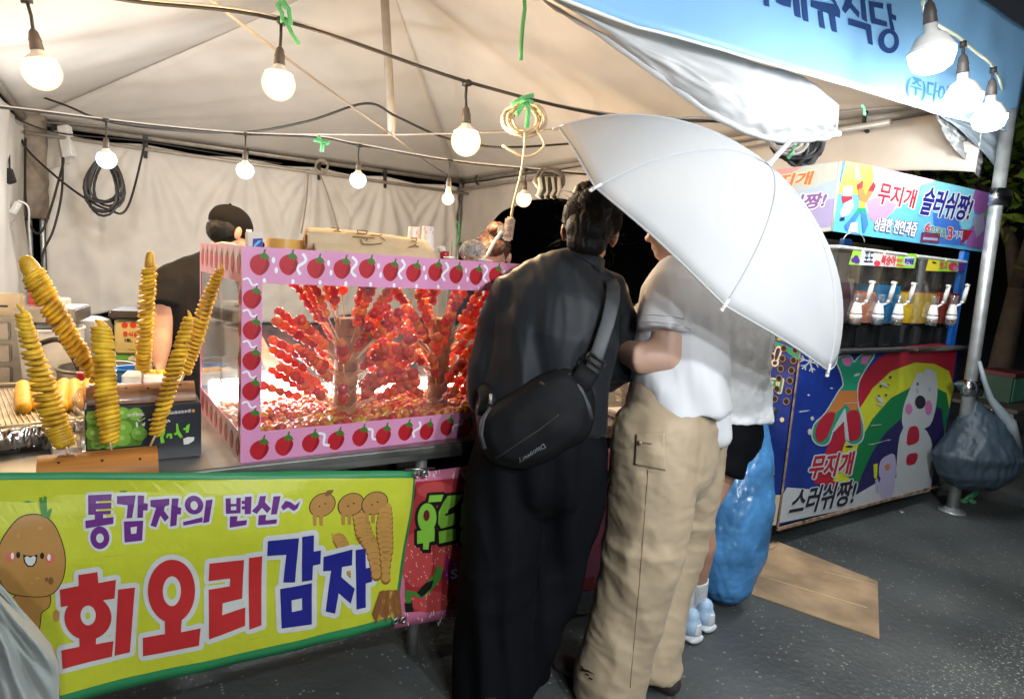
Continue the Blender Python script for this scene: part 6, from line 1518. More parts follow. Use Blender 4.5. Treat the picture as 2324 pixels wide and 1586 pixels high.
for s_ in (-1, 1):
    sh = chest+UP*.10-SC*.15*s_; el = sh-UP*.22+LC*.05; wr = el+LC*.2+UP*.02
    limb(B, [sh, el], [.045, .036], LC); limb(B, [el, wr], [.036, .024], UP); hand_shape(B, wr, LC, -UP, .92, .5, s_)
for h_, k_, a_ in ((hip+SC*.07, kl, al), (hip-SC*.07, kr, ar)):
    limb(B, [h_, h_.lerp(k_, .55), k_], [.082, .066, .046], SC); limb(B, [k_, k_.lerp(a_, .33)-LC*.012, k_.lerp(a_, .7), a_], [.046, .052, .038, .032], SC)
    b0 = a_.copy(); b0.z = 0; foot_shape(B, b0-LC*.05, b0+LC*.17, .9)
put('body', setmat(fuse(B, .0075, 3), SKIN), pc)
Hh = MB(); HE((0, -.02, .045), (.086, .098, .086), Mx=M); HE((0, -.06, -.06), (.07, .05, .12), Mx=M); put('hair', setmat(fuse(Hh, .008, 2, lambda p, n: .006*nz(p, 40)), HAIR), pc)
BLO = mat('white_blouse', (.86, .88, .90), .75, var=.06, vs=20, bump=.5, bs=55, trans=.08)
S = MB(); S.loft([pt(1662, 955, dC), pt(1664, 900, dC), pt(1668, 800, dC), pt(1668, 700, dC), pt(1668, 660, dC)], [.165, .155, .145, .15, .08], [.135, .128, .12, .115, .07], SC, 24, ('f', 'f'))
for s_ in (-1, 1):
    sh = chest+UP*.11-SC*.13*s_; S.loft([sh, sh-UP*.10, sh-UP*.2+LC*.03], [.065, .07, .072], [.065, .07, .072], LC, 18, ('r', 'f'))
put('blouse', setmat(fuse(S, .009, 2, lambda p, n: .006*nz(p, 28)+.006*abs(nz(p, 55, 4))+.006*nz((p.x*14, p.y*14, p.z*4))), BLO), pc)
T = MB(); T.loft([pt(1650, 930, dC), pt(1648, 985, dC)], [.155, .16], [.12, .13], SC, 20)
T.loft([pt(1650, 975, dC-.0), pt(1632, 1030, dC-.02), pt(1622, 1072, dC-.03)], [.09, .098, .10], [.115, .112, .108], SC, 20, ('r', 'f')); T.loft([pt(1630, 975, dC+.06), pt(1612, 1060, dC+.04)], [.09, .095], [.11, .105], SC, 20, ('r', 'f'))
put('shorts', setmat(fuse(T, .009, 2, lambda p, n: .008*nz((p.x*9, p.y*9, p.z*4))), BTR), pc)
SOCK_ = mat('white_sock', (.62, .64, .66), .85, bump=.3, bs=120); SNK = mat('sneaker_blue', (.36, .50, .66), .55, var=.12, vs=20); SNW = mat('sneaker_white', (.66, .68, .70), .5)
for k_, a_ in ((kl, al), (kr, ar)):
    b0 = a_.copy(); b0.z = 0
    t_ = a_.lerp(k_, .27); g = MB(); g.loft([a_-Vector((0, 0, .03)), a_, t_], [.038, .036, .041], [.038, .036, .041], SC, 18, ('r', 'f')); put('sock', setmat(fuse(g, .006, 1, lambda p, n: .0015*sin(p.z*500)), SOCK_), pc)
    g = MB(); g.loft([b0-LC*.045+Vector((0, 0, .055)), b0+LC*.03+Vector((0, 0, .055)), b0+LC*.11+Vector((0, 0, .045)), b0+LC*.17+Vector((0, 0, .036))], [.041, .044, .048, .040], [.044, .042, .031, .021], SC, 18); g.loft([b0-LC*.035+Vector((0, 0, .04)), b0-LC*.04+Vector((0, 0, .095))], [.036, .034], [.036, .033], SC, 16); put('sneaker', setmat(fuse(g, .006, 2), SNK), pc)
    g = MB(); g.loft([b0-LC*.075+Vector((0, 0, .016)), b0+LC*.06+Vector((0, 0, .015)), b0+LC*.20+Vector((0, 0, .015))], [.038, .046, .040], [.0155, .0145, .0145], SC, 16); g.build('sole', SNW, pc, True)
    g = MB(); g.loft([b0-LC*.080+Vector((0, 0, .04)), b0-LC*.080+Vector((0, 0, .075))], [.020, .014], [.006, .005], SC, 12); g.build('heel_patch', SNW, pc, True)

# ---------- seller in black cap, bent over behind the case
ps = person('person', 'seller in black cap and black T-shirt bending down behind the counter', pt(440, 980, 3.1))
dS = 3.12; LS = (FW*-.35+RT*.94); LS.z = 0; LS.normalize()
hc = pt(521, 530, dS-.02); nk = pt(500, 585, dS+.02); chest = pt(455, 690, dS+.04); hip = pt(440, 900, dS+.12)
SS = FW*-1.; SS = (FW*.9+RT*.3).normalized()
B = MB(); M = head_shape(B, hc, UP*.85+FW*.30+RT*.22, FW*.78+RT*.40-UP*.5, 1.04)
B.loft([nk-UP*.02-RT*.02, nk.lerp(hc, .5), hc], [.06, .056, .058], [.06, .056, .058], FW, 16)
B.loft([hip, hip.lerp(chest, .5), chest, nk-UP*.03], [.14, .13, .15, .08], [.16, .15, .18, .09], FW, 20)
shl = pt(388, 640, dS-.08); ell_ = pt(368, 752, dS-.14); wrl = pt(362, 828, dS-.20)
limb(B, [shl, shl.lerp(ell_, .5), ell_], [.06, .055, .045], FW); limb(B, [ell_, ell_.lerp(wrl, .4), wrl], [.045, .045, .028], FW); hand_shape(B, wrl, D(ell_, wrl)+RT*.3, RT, 1.05, .35, 1)
shr = pt(520, 650, dS+.2); elr = pt(560, 740, dS+.1); wrr = pt(600, 800, dS-.05)
limb(B, [shr, elr], [.06, .045], FW); limb(B, [elr, wrr], [.045, .028], FW); hand_shape(B, wrr, D(elr, wrr), -UP, 1., .4, -1)
for q in (-.09, .09):
    h_ = hip+RT*q; k_ = h_-Vector((0, 0, .42)); a_ = k_-Vector((0, 0, k_.z-.09)); limb(B, [h_, k_], [.09, .055], RT); limb(B, [k_, a_], [.055, .038], RT); foot_shape(B, a_-Vector((0, 0, .085)), a_-Vector((0, 0, .085))+LS*.2)
put('body', setmat(fuse(B, .0075, 3), SKIN), ps)
HB = MB(); a = MB(); a.ell((0, -.035, -.005), (.083, .078, .07), 20, 12); HB.add([M @ Vector(v) for v in a.v], a.f); put('hair', setmat(fuse(HB, .007, 2, lambda p, n: .004*nz(p, 50)), HAIR), ps)
CAPM = mat('cap_fabric', (.010, .0095, .0095), .9, spec=.06, bump=.15, bs=160)
g = MB(); a = MB(); a.ell((0, -.012, .046), (.094, .112, .088), 22, 14); g.add([M @ Vector(v) for v in a.v], a.f); put('cap', setmat(fuse(g, .007, 2, lambda p, n: .003*nz(p, 20)), CAPM), ps)
g = MB(); a = MB(); a.ell((0, .115, .036), (.075, .080, .010), 20, 8); g.add([M @ Vector(v) for v in a.v], a.f); put('cap_brim', setmat(fuse(g, .006, 1), CAPM), ps)
g = MB(); g.ell((0, -.012, .136), .008, 8, 6, M); g.build('cap_button', CAPM, ps, True)
g = MB(); g.box((-.012, -.004, -.016), (.012, .004, .016), Matrix.Translation(pt(565, 529, dS-.10))); g.build('cap_tag', mat('pink_tag', (.75, .55, .52), .6), ps)
S = MB(); S.loft([pt(442, 905, dS+.08), pt(446, 800, dS+.06), pt(452, 700, dS+.04), pt(470, 630, dS+.02), pt(497, 590, dS+.02)], [.185, .19, .20, .165, .085], [.17, .175, .19, .15, .085], RT, 24, ('f', 'f'))
S.loft([pt(425, 628, dS-.03), pt(395, 640, dS-.07), pt(378, 676, dS-.11), pt(374, 698, dS-.125)], [.085, .09, .088, .088], [.085, .09, .088, .088], FW, 20, ('r', 'f'))
S.loft([pt(500, 630, dS+.12), pt(540, 690, dS+.13)], [.085, .085], [.085, .085], FW, 18, ('r', 'f'))
put('t_shirt', setmat(fuse(S, .010, 3, lambda p, n: .012*nz((p.x*7, p.y*7, p.z*5))+.006*(1-2*abs(nz((p.x*12, p.y*12, p.z*12))))), mat('black_cotton', (.014, .013, .013), .9, var=.15, spec=.1)), ps)
g = MB(); g.loft([hip-Vector((0, 0, .0)), hip-Vector((0, 0, .3)), hip-Vector((0, 0, .72))], [.19, .18, .16], [.16, .15, .14], RT, 22, ('r', 'f')); put('trousers', setmat(fuse(g, .012, 2, lambda p, n: .01*nz(p, 8)), BTR), ps)
g = MB(); g.tube([pt(474, 566, dS-.06), pt(485, 556, dS-.1), pt(505, 552, dS-.12), pt(530, 555, dS-.12), pt(548, 566, dS-.08)], .008, 8); g.build('neck_cord', mat('grey_cable', (.34, .32, .3), .6), ps, True)
# ---------- woman behind the case with a bun
pw = person('person', 'seller with reddish brown hair in a bun bending behind the display case', pt(1120, 900, 3.3))
dW = 3.2; hc = pt(1118, 585, dW); nk = pt(1125, 650, dW+.05); chest = pt(1130, 760, dW+.08); hip = pt(1130, 960, dW+.15)
B = MB(); M = head_shape(B, hc, UP*.8-FW*.5, -FW*.75-UP*.65)
B.loft([nk-UP*.03, hc-UP*.02], [.05, .05], [.05, .05], RT, 16); B.loft([hip, chest, nk-UP*.05], [.15, .17, .08], [.11, .11, .07], RT, 20)
for s_ in (-1, 1):
    sh = chest+RT*.17*s_; el = sh-UP*.2-FW*.05; wr = el-FW*.2-RT*.05*s_; limb(B, [sh, el], [.045, .036], FW); limb(B, [el, wr], [.036, .024], UP); hand_shape(B, wr, -FW, -UP, .9, .5, s_)
    h_ = hip+RT*.08*s_; a_ = h_.copy(); a_.z = .09; limb(B, [h_, a_], [.08, .04], RT); a_.z = .005; foot_shape(B, a_, a_-Vector((FW.x, FW.y, 0))*.2)
put('body', setmat(fuse(B, .0085, 3), SKIN2), pw)
Hh = MB(); HE((0, -.022, .045), (.087, .100, .088), Mx=M); HE((0, -.055, -.01), (.074, .07, .08), Mx=M); HE((-.02, -.02, .145), (.045, .045, .038), Mx=M); HE((0, .045, .075), (.07, .06, .045), Mx=M)
put('hair', setmat(fuse(Hh, .0065, 1, lambda p, n: .006*nz(p, 45)+.004*nz(p, 110)), HAIRB), pw)
strands(M, pw, HAIRB, 500, (.090, .103, .09), seed=4)
S = MB(); S.loft([hip-UP*.02, hip.lerp(chest, .5), chest, nk-UP*.03], [.17, .17, .185, .08], [.13, .13, .13, .075], RT, 22, ('f', 'f'))
for s_ in (-1, 1): sh = chest+RT*.15*s_; S.loft([sh, sh-UP*.12], [.075, .075], [.075, .075], FW, 16, ('r', 'f'))
put('t_shirt', setmat(fuse(S, .010, 2, lambda p, n: .008*nz(p, 9)), mat('dark_top', (.05, .05, .055), .8)), pw)
T = MB(); T.loft([hip, Vector((hip.x, hip.y, .12))], [.19, .16], [.15, .13], RT, 20, ('r', 'f')); put('trousers', setmat(fuse(T, .012, 2), BTR), pw)

# ================================================================== white umbrella
um = thing('umbrella', 'open white umbrella tilted with its ferrule pointing up right', 'umbrella', (1.76, 1.57, 1.55))
uA, uN = Vector((1.8446, 1.3983, 1.7924)), Vector((.26617, -.56624, .78008)).normalized()
sp0, uR, uD = 5.242, .631, .321
e1 = uN.cross(Vector((0, 0, 1))).normalized(); e2 = uN.cross(e1)
UMB = mat('umbrella_fabric', (.74, .755, .77), .85, var=.02, vs=3, bump=.06, bs=22, trans=.48, spec=.15)
def upt(a, r):          # r 0..1 from apex to rim along a rib, fabric hollow between ribs
    k = a/(pi/4); fr = k-math.floor(k); mid = sin(pi*fr)
    A_ = 1.02; rr = uR*sin(r*A_)/sin(A_)*(1-.045*mid*r**1.5); dz = uD*(1-math.cos(r*A_))/(1-math.cos(A_))
    dz -= .0; q = uA-uN*(dz-.016*mid*r*r*(1-r*.3))
    return q+(e1*cos(sp0+a)+e2*sin(sp0+a))*rr
g = MB(); NA, NR = 96, 18; vs = [upt(2*pi*i/NA, max(.012, j/NR))+Vector((1, 1, 1))*.0018*nz((cos(2*pi*i/NA)*j*.4, sin(2*pi*i/NA)*j*.4, 2)) for i in range(NA) for j in range(NR+1)]
fs = [(i*(NR+1)+j, ((i+1) % NA)*(NR+1)+j, ((i+1) % NA)*(NR+1)+j+1, i*(NR+1)+j+1) for i in range(NA) for j in range(NR)]
g.add(vs, fs); me = g.mesh('canopy', UMB, True)
o = put('canopy', me, um); sm_ = o.modifiers.new('t', 'SOLIDIFY'); sm_.thickness = .0012
UW = mat('umbrella_white', (.78, .78, .78), .35)
for k in range(8):
    a = k*pi/4; g = MB(); g.tube([upt(a, r)-uN*.004 for r in np.linspace(.03, 1, 16)], .0028, 6); rb = g.build('rib', UW, um, True)
    d_ = (upt(a, 1)-upt(a, .95)).normalized(); g = MB(); g.tube([upt(a, .97), upt(a, 1)+d_*.012], [.0045, .0055], 8); g.ell(upt(a, 1)+d_*.014, .006, 8, 6); g.build('tip', UW, rb, True)
    g = MB(); g.tube([upt(a, .02+.98*j/20)+uN*.0022 for j in range(21)], .0028, 6); g.build('seam', UMB, um, True)
    g = MB(); g.tube([uA-uN*.30, upt(a, .5)-uN*.006], .0025, 6); g.build('stretcher', UW, rb, True)
g = MB(); g.tube([upt(2*pi*i/NA, .998) for i in range(NA)], .003, 6, True); g.build('hem', UMB, um, True)
g = MB(); g.tube([uA-uN*.66, uA+uN*.012], .0075, 10); g.build('shaft', mat('shaft_metal', (.62, .55, .5), .3, .8), um, True)
g = MB(); g.tube([uA+uN*.004, uA+uN*.02, uA+uN*.10], [.012, .0095, .0085], 12); angled(g.build('ferrule', UW, um, True), 30)
hk = [uA-uN*.64, uA-uN*.74]+[uA-uN*(.76+.045*sin(a))+e1*.045*(1-cos(a)) for a in np.linspace(.3, 3.2, 8)]
g = MB(); g.tube(hk, .011, 10); g.build('handle', UW, um, True)
# ================================================================== slush cart
YC, XC = 1.95, 3.0
def Fp(x, y): return ony(YC, x, y)
def Lp(x, y): return onx(XC, x, y)
cart = thing('slush_cart', 'blue slush drink cart covered in rainbow artwork and Korean lettering', 'drink cart', (3.8, 2.3, 0))
ztop = Fp(1830, 800).z; XR_ = Fp(2128, 1100).x+.02; DPT = .72
CBLU = mat('cart_blue', (.012, .035, .24), .4, var=.18, vs=5, coat=.2); RUST = mat('rusty_trim', (.30, .20, .13), .7, var=.5, vs=20, bump=.3, bs=40); BLUEP = mat('blue_post', (.015, .16, .62), .35, var=.08, coat=.2)
g = MB(); g.box((XC, YC, .11), (XR_, YC+DPT, ztop)); bevelled(g.build('cabinet', CBLU, cart), .012)
g = MB(); g.box((XC, YC+.012, ztop+.0005), (XC+.02, YC+DPT, ztop+.20)); bevelled(g.build('side_board', CBLU, cart), .004)
g = MB(); g.box((XC+.04, YC+.05, .05), (XR_-.04, YC+DPT-.04, .109)); g.build('underframe', BLACKR, cart)
for x in (XC+.15, XR_-.15):
    for y in (YC+.12, YC+DPT-.12):
        g = MB(); g.lathe([(.05, -.018), (.05, .018)], 16, Matrix.Translation((x, y, .0505)) @ Matrix.Rotation(pi/2, 4, 'Y')); w_ = g.build('wheel', BLACKR, cart)
g = MB(); g.box((XC-.004, YC-.006, .10), (XC+.006, YC-.0005, ztop)); g.build('corner_trim', RUST, cart)
g = MB(); g.box((XC-.004, YC-.010, .093), (XR_, YC-.0005, .109)); g.build('bottom_trim', RUST, cart)
def zc(L): return [((2300+x*.37838)/1.37694, (1050+y*.37838)/1.37694) for x, y in L]
CR = ink('cart_red', (.36, .018, .035)); CY = ink('cart_yellow', (.50, .52, .03)); CG = ink('cart_green', (.01, .16, .05)); CN = ink('cart_navy', (.022, .018, .09)); CWI = ink('cart_white', (.45, .47, .48)); CW2 = ink('cart_cream', (.68, .60, .42))
CPK = ink('cart_pink', (.50, .16, .34)); COR = ink('cart_orange', (.48, .17, .05)); CTE = ink('cart_teal', (.02, .25, .14)); CVI = ink('cart_violet', (.30, .14, .34)); CBK = ink('cart_black', (.02, .02, .03)); CLV = ink('cart_lavender', (.36, .33, .48))
pr = Print(lambda x, y, o: ony(YC-.0008-o, x, y))
def arc(rad_out, rad_in, m, ly, c=(1620, 1010), sx=1., a0=pi, a1=2.15*pi):
    N = 30; o_ = [(c[0]+sx*rad_out*cos(a0+(a1-a0)*k/N), c[1]+rad_out*1.0*sin(a0+(a1-a0)*k/N)) for k in range(N+1)]
    return o_
XL_ = 1835
# rainbow bands: each is drawn as the area right of and below its outer edge
pr.poly(zc([(1350, 90), (1650, 60), (1830, 80), (1800, 300), (1740, 700), (1690, 1040), (1300, 1220), (990, 1310), (640, 1210), (740, 950), (960, 500), (1040, 330), (1180, 180)]), CR, .5)
pr.poly(zc([(1480, 218), (1640, 230), (1760, 290), (1800, 420), (1740, 700), (1690, 1040), (1300, 1220), (990, 1310), (800, 1190), (900, 880), (1020, 600), (1130, 430), (1280, 290)]), CY, .8)
pr.poly(zc([(1480, 405), (1600, 400), (1740, 470), (1760, 600), (1720, 800), (1690, 1040), (1300, 1220), (990, 1310), (930, 1160), (1020, 870), (1130, 680), (1280, 510)]), CG, 1.1)
pr.poly(zc([(1400, 650), (1560, 560), (1700, 600), (1720, 800), (1690, 1040), (1300, 1220), (990, 1310), (1040, 1140), (1130, 950), (1240, 790)]), CN, 1.4)
pr.poly(zc([(420, 1248), (700, 1270), (990, 1310), (1160, 1210), (1340, 1160), (1680, 920), (1650, 1060), (1600, 1280), (1300, 1350), (900, 1430), (345, 1545), (375, 1330)]), CWI, 1.7)
# two joined bottles
OUT = [(835, 190), (935, 165), (975, 220), (1040, 155), (1140, 148), (1080, 250), (1010, 380), (1000, 540), (1050, 740), (1040, 850), (985, 890), (920, 870), (905, 760), (890, 620), (800, 780), (760, 880), (690, 895), (635, 840), (650, 730), (740, 640), (850, 460), (890, 400), (865, 290)]
S_ = smooth_poly(zc(OUT), 3); pr.poly(pr.grow(S_, 3), CWI, 2); pr.poly(S_, CTE, 2.3)
pr.poly(zc([(870, 185), (930, 165), (960, 215), (940, 250), (890, 240)]), CPK, 2.6); pr.poly(zc([(1040, 165), (1120, 155), (1075, 235), (1030, 230)]), CPK, 2.6)
pr.poly(zc([(860, 450), (1000, 450), (1010, 590), (960, 640), (910, 560), (800, 660), (745, 650)]), COR, 2.6)
pr.poly(smooth_poly(zc([(740, 640), (820, 640), (775, 780), (730, 860), (680, 870), (655, 820), (668, 740)]), 3), CR, 2.9); pr.poly(smooth_poly(zc([(915, 640), (1010, 620), (1035, 760), (1020, 840), (970, 865), (935, 850)]), 3), CR, 2.9)
pr.poly(zc([(895, 600), (905, 600), (935, 870), (910, 850), (895, 700), (800, 800), (790, 790)]), CWI, 3.2)
# plain white bear with a scarf and a small one beside it
for P, m, ly in (([(1500, 330), (1600, 300), (1660, 360), (1655, 560), (1600, 740), (1480, 760), (1380, 750), (1380, 600), (1440, 430)], CWI, 2.6), ([(1380, 760), (1540, 750), (1620, 900), (1560, 1080), (1480, 1280), (1340, 1250), (1330, 1000)], CWI, 2.5), ([(1560, 270), (1640, 290), (1650, 360), (1570, 340)], CWI, 2.4), ([(1490, 310), (1540, 310), (1530, 370), (1480, 380)], CWI, 2.4),
                 ([(1430, 760), (1500, 750), (1510, 860), (1440, 900), (1410, 880)], CR, 3), ([(1420, 980), (1500, 970), (1480, 1050), (1410, 1060)], CR, 3), ([(1240, 990), (1310, 980), (1320, 1150), (1260, 1200), (1185, 1160), (1190, 1040)], CLV, 2.6), ([(1190, 1180), (1310, 1170), (1290, 1320), (1200, 1340)], CLV, 2.5)):
    pr.poly(smooth_poly(zc(P), 3), m, ly)
for cx, cy, rx, ry, m in ((1522, 545, 44, 56, CBK), (1428, 600, 30, 44, CPK), (1590, 590, 30, 60, CPK), (1500, 395, 9, 12, CBK), (1497, 450, 10, 20, CLV), (1600, 440, 10, 20, CLV), (1252, 1080, 22, 26, COR)):
    q = zc([(cx, cy)])[0]; pr.ell(q[0], q[1], rx*.2748, ry*.2748, m, 3.3, n=18)
pr.poly(zc([(1135, 1060), (1170, 1050), (1165, 1180), (1140, 1170)]), CY, 2.6); pr.poly(zc([(1150, 1180), (1175, 1180), (1178, 1300), (1155, 1300)]), CLV, 2.6)
for cx, cy, rx, ry in ((630, 680, 14, 18), (610, 790, 18, 26), (600, 487, 10, 8), (790, 430, 14, 6), (470, 640, 3, 3)):
    q = zc([(cx, cy)])[0]; pr.ell(q[0], q[1], rx*.2748, ry*.2748, CWI, 2, n=14)
# snowflake
for a in range(6):
    c = Vector((612, 210)); d_ = Vector((cos(a*pi/3+.3), sin(a*pi/3+.3))); n_ = Vector((-d_.y, d_.x))
    pr.poly(zc([tuple(c+n_*6), tuple(c+d_*92+n_*6), tuple(c+d_*92-n_*6), tuple(c-n_*6)]), CWI, 2+.02*a)
    for s_ in (-1, 1): b = c+d_*50; e = (d_+n_*s_*.9).normalized(); m_ = Vector((-e.y, e.x)); pr.poly(zc([tuple(b+m_*5), tuple(b+e*38+m_*5), tuple(b+e*38-m_*5), tuple(b-m_*5)]), CWI, 2.2+.02*a)
pr.text('무지개', zc([(585, 1180), (945, 1140), (985, 950), (645, 985)]), CR, 4, .8, 4.2, CWI)
pr.text('스러쉬짱!', zc([(425, 1490), (960, 1390), (1010, 1175), (500, 1260)]), CBK, 4, .5, 3.0, CWI)
# scuffs and chips of the printed sheet
for (x, y, w__, h__, a) in ((1230, 400, 50, 14, .3), (1190, 520, 45, 16, .5), (1190, 560, 36, 9, .2), (1000, 320, 38, 12, -.3), (960, 552, 90, 3, -.05), (1150, 735, 60, 4, -.1), (1190, 875, 110, 4, -.2), (1240, 350, 10, 8, 0), (560, 620, 60, 6, -.1), (1440, 120, 60, 10, -.1)):
    P = [(x+(w__*cos(b)*random.uniform(.6, 1))*cos(a)-(h__*sin(b))*sin(a), y+(w__*cos(b))*sin(a)+(h__*sin(b)*random.uniform(.5, 1.2))*cos(a)) for b in np.linspace(0, 2*pi, 13)[:-1]]
    pr.poly(zc(P), CWI if y > 300 else CW2, 4.6)
for x, y in ((1275, 340), (1195, 415), (1255, 405), (1240, 487), (1180, 495), (935, 912)): q = zc([(x, y)])[0]; pr.ell(q[0], q[1], 3 if y < 900 else 9, 2.6, CBK, 5, n=10)
pr.build('front_artwork', cart)
# left side with its ventilation holes
def surf_side(x, y, o):
    p = onx(XC-.0008-o, x, y); return Vector((p.x, min(max(p.y, YC+.001), YC+DPT-.002), min(p.z, ztop+.197)))
pr = Print(surf_side)
pr.poly(zc([(-60, -120), (560, 140), (580, 150), (555, 230), (360, 90), (180, 20), (-60, -20)]), CG if False else CTE, .4)
pr.poly(zc([(120, -140), (560, 60), (560, 110), (400, 40), (190, 10), (60, -10)]), CY, .7)
pr.poly(zc([(-60, 100), (345, 160), (555, 232), (530, 305), (300, 250), (-60, 250)]), CN, .5)
pr.text('짱!', zc([(110, 225), (330, 250), (375, 75), (150, 60)]), CN, 2, .6, 5, CW2)
pr.text('3', zc([(40, 400), (125, 410), (140, 290), (55, 285)]), CR, 2, .6, 4, CW2); pr.text('가지', zc([(150, 430), (365, 465), (385, 360), (170, 330)]), CTE, 2, .5, 4, CW2)
pr.poly(zc([(100, 500), (262, 525), (248, 628), (90, 605)]), COR, 1); pr.text('고', zc([(160, 585), (205, 590), (215, 530), (165, 528)]), CW2, 1.5, .3)
pr.poly(zc([(80, 630), (242, 652), (230, 752), (70, 730)]), CTE, 1); pr.text('기', zc([(140, 715), (185, 720), (190, 668), (145, 662)]), CW2, 1.5, .3)
for x, y, r_ in ((380, 690, 20), (298, 1130, 23), (258, 972, 12), (252, 1010, 9), (160, 880, 12)): q = zc([(x, y)])[0]; pr.ell(q[0], q[1], r_*.26, r_*.27, CW2, 1, n=18)
pr.poly(zc([(210, 1310), (368, 1310), (330, 1560), (300, 1560)]), CW2, .8)
pr.build('side_artwork', cart, 12)
HOLE = mat('hole_dark', (.012, .008, .006), .9); HR = mat('hole_edge', (.28, .16, .09), .8)
hb = MB(); hr_ = MB()
for r_, row in enumerate(([(225, 10), (320, 8), (405, 25), (480, 60)], [(218, 75), (305, 88), (395, 102), (490, 115)], [(205, 155), (292, 170), (382, 185), (475, 200)], [(190, 238), (278, 255), (368, 270), (458, 284)], [(95, 302), (180, 322), (265, 335), (355, 350), (445, 368)], [(165, 400), (252, 415), (338, 436), (435, 455)], [(150, 485), (232, 500), (320, 518), (415, 540)])):
    for x, y in row:
        q = zc([(x, y)])[0]; c = onx(XC-.004, *q)
        g = MB(); M = Matrix.Translation(c) @ Matrix.Rotation(-pi/2, 4, 'Y'); g.lathe([(.019, -.002), (.0185, .0012), (.015, .0008), (.0145, -.002)], 16, M); g.build('vent_hole', HR, cart)
        hb.lathe([(.0150, -.0015), (.0149, .0006)], 14, M)
hb.build('hole_shadow', HOLE, cart)['kind'] = 'stuff'
# dispensers: black drip wells, coloured tanks, taps
BLKW = mat('drip_well', (.015, .015, .017), .25, coat=.3)
def zt(L): return [((2500+x*.25817)/1.37694, (720+y*.25817)/1.37694) for x, y in L]
yb_, yw_ = Fp(1980, 800).z, Fp(1980, 733).z
for x0, x1 in ((1880, 2044), (2056, 2176)):
    xa, xb = Fp(x0, 770).x, Fp(x1, 770).x; g = MB(); g.box((xa, YC-.075, yb_+.01), (xb, YC-.0006, yb_+.03)); bevelled(g.build('drip_tray', STEEL, cart), .004)
    g = MB(); g.box((xa+.012, YC+.05, ztop+.0005), (xb-.012, YC+.34, yw_-.01)); bevelled(g.build('machine_base', BLKW, cart), .008)
    for k in range(3 if x0 < 2000 else 2):
        f = (k+.5)/(3 if x0 < 2000 else 2); xx = xa+(xb-xa)*f; g = MB(); g.box((xx-.05, YC+.02, ztop+.004), (xx+.05, YC+.0495, yw_-.02)); bevelled(g.build('front_plate', BLKW, cart), .012)
zlid, zliq0, zliq1 = Fp(1980, 572).z, yw_-.005, Fp(1980, 645).z
def slush(n, c): 
    return mat(n, c, .3, var=.25, vs=25, bump=.2, bs=60, sss=.2)
TANK = clear('tank_acrylic', (.93, .92, .88), .03, .05, 8.)
def tank(x0, x1, c, nm, fill=1.):
    xa, xb = Fp(x0, 700).x, Fp(x1, 700).x
    g = MB(); g.box((xa, YC+.02, zliq0), (xb, YC+.36, zlid)); tk = g.build('tank', TANK, cart)
    z1 = zliq0+(zliq1-zliq0)*fill
    g = MB(); g.box((xa+.004, YC+.024, zliq0+.004), (xb-.004, YC+.355, z1)); g.build('slush', slush(nm, c), tk)
    g = MB(); g.box((xa-.003, YC+.012, zlid+.0005), (xb+.003, YC+.365, zlid+.018)); bevelled(g.build('lid', WHITEP, tk), .006); return xa, xb
for x0, x1, c, nm, fl_ in ((1893, 1946, (.06, .02, .03), 'slush_grape', 1.0), (1950, 1994, (.62, .22, .12), 'slush_peach', .8), (1998, 2048, (.01, .22, .52), 'slush_blue', 1.), (2074, 2132, (.70, .46, .01), 'slush_yellow', .85), (2136, 2184, (.42, .05, .03), 'slush_red', .9)): tank(x0, x1, c, nm, fl_)
for i, x in enumerate((665, 930, 1170, 1590, 1820)):
    dy = (0, 5, 12, 28, 22)[i]; q = lambda X, Y, y_: ony(y_, *zt([(X, Y)])[0])
    yt_ = YC-.05; b0, b1 = q(x-5, 1135+dy*.5, yt_), q(x+8, 880+dy, yt_)
    g = MB(); h_ = (b1-b0).length; g.lathe([(.028, 0), (.030, .02), (.030, h_*.24)], 14, Matrix.Translation(b0)); tp_ = g.build('tap', clear('tap_clear', (.9, .9, .88), .2, .3, 40.), cart, True)
    g = MB(); g.lathe([(.031, h_*.25), (.031, h_*.45), (.026, h_*.47)], 14, Matrix.Translation(b0)); g.build('collar', WHITEP, tp_, True)
    g = MB(); g.lathe([(.030, h_*.50), (.029, h_*.56), (.018, h_), (.014, h_*1.02)], 14, Matrix.Translation(b0)); g.build('valve', WHITEP, tp_, True)
    g = MB(); g.lathe([(.021, h_*1.03), (.022, h_*1.35), (.024, h_*1.37), (.024, h_*1.42)], 14, Matrix.Translation(b0)); g.build('cap', clear('tap_clear2', (.9, .9, .88), .2, .3, 40.), tp_, True)
    a_, b_, c_ = q(x+45, 905+dy, yt_-.01), q(x+150, 858+dy*.6, yt_-.03), q(x+212, 628+dy*1.6, yt_-.05)
    g = MB(); g.tube([a_, a_.lerp(b_, .6)-Vector((0, 0, .004)), b_], .0065, 8); g.tube([b_-Vector((.02, 0, 0)), b_+Vector((.02, 0, 0))], .008, 8); g.tube([b_, b_.lerp(c_, .5), c_], [.012, .013, .010], 10); g.tube([c_-Vector((.022, 0, 0)), c_+Vector((.022, 0, 0))], .008, 8); g.build('lever', WHITEP, tp_, True)
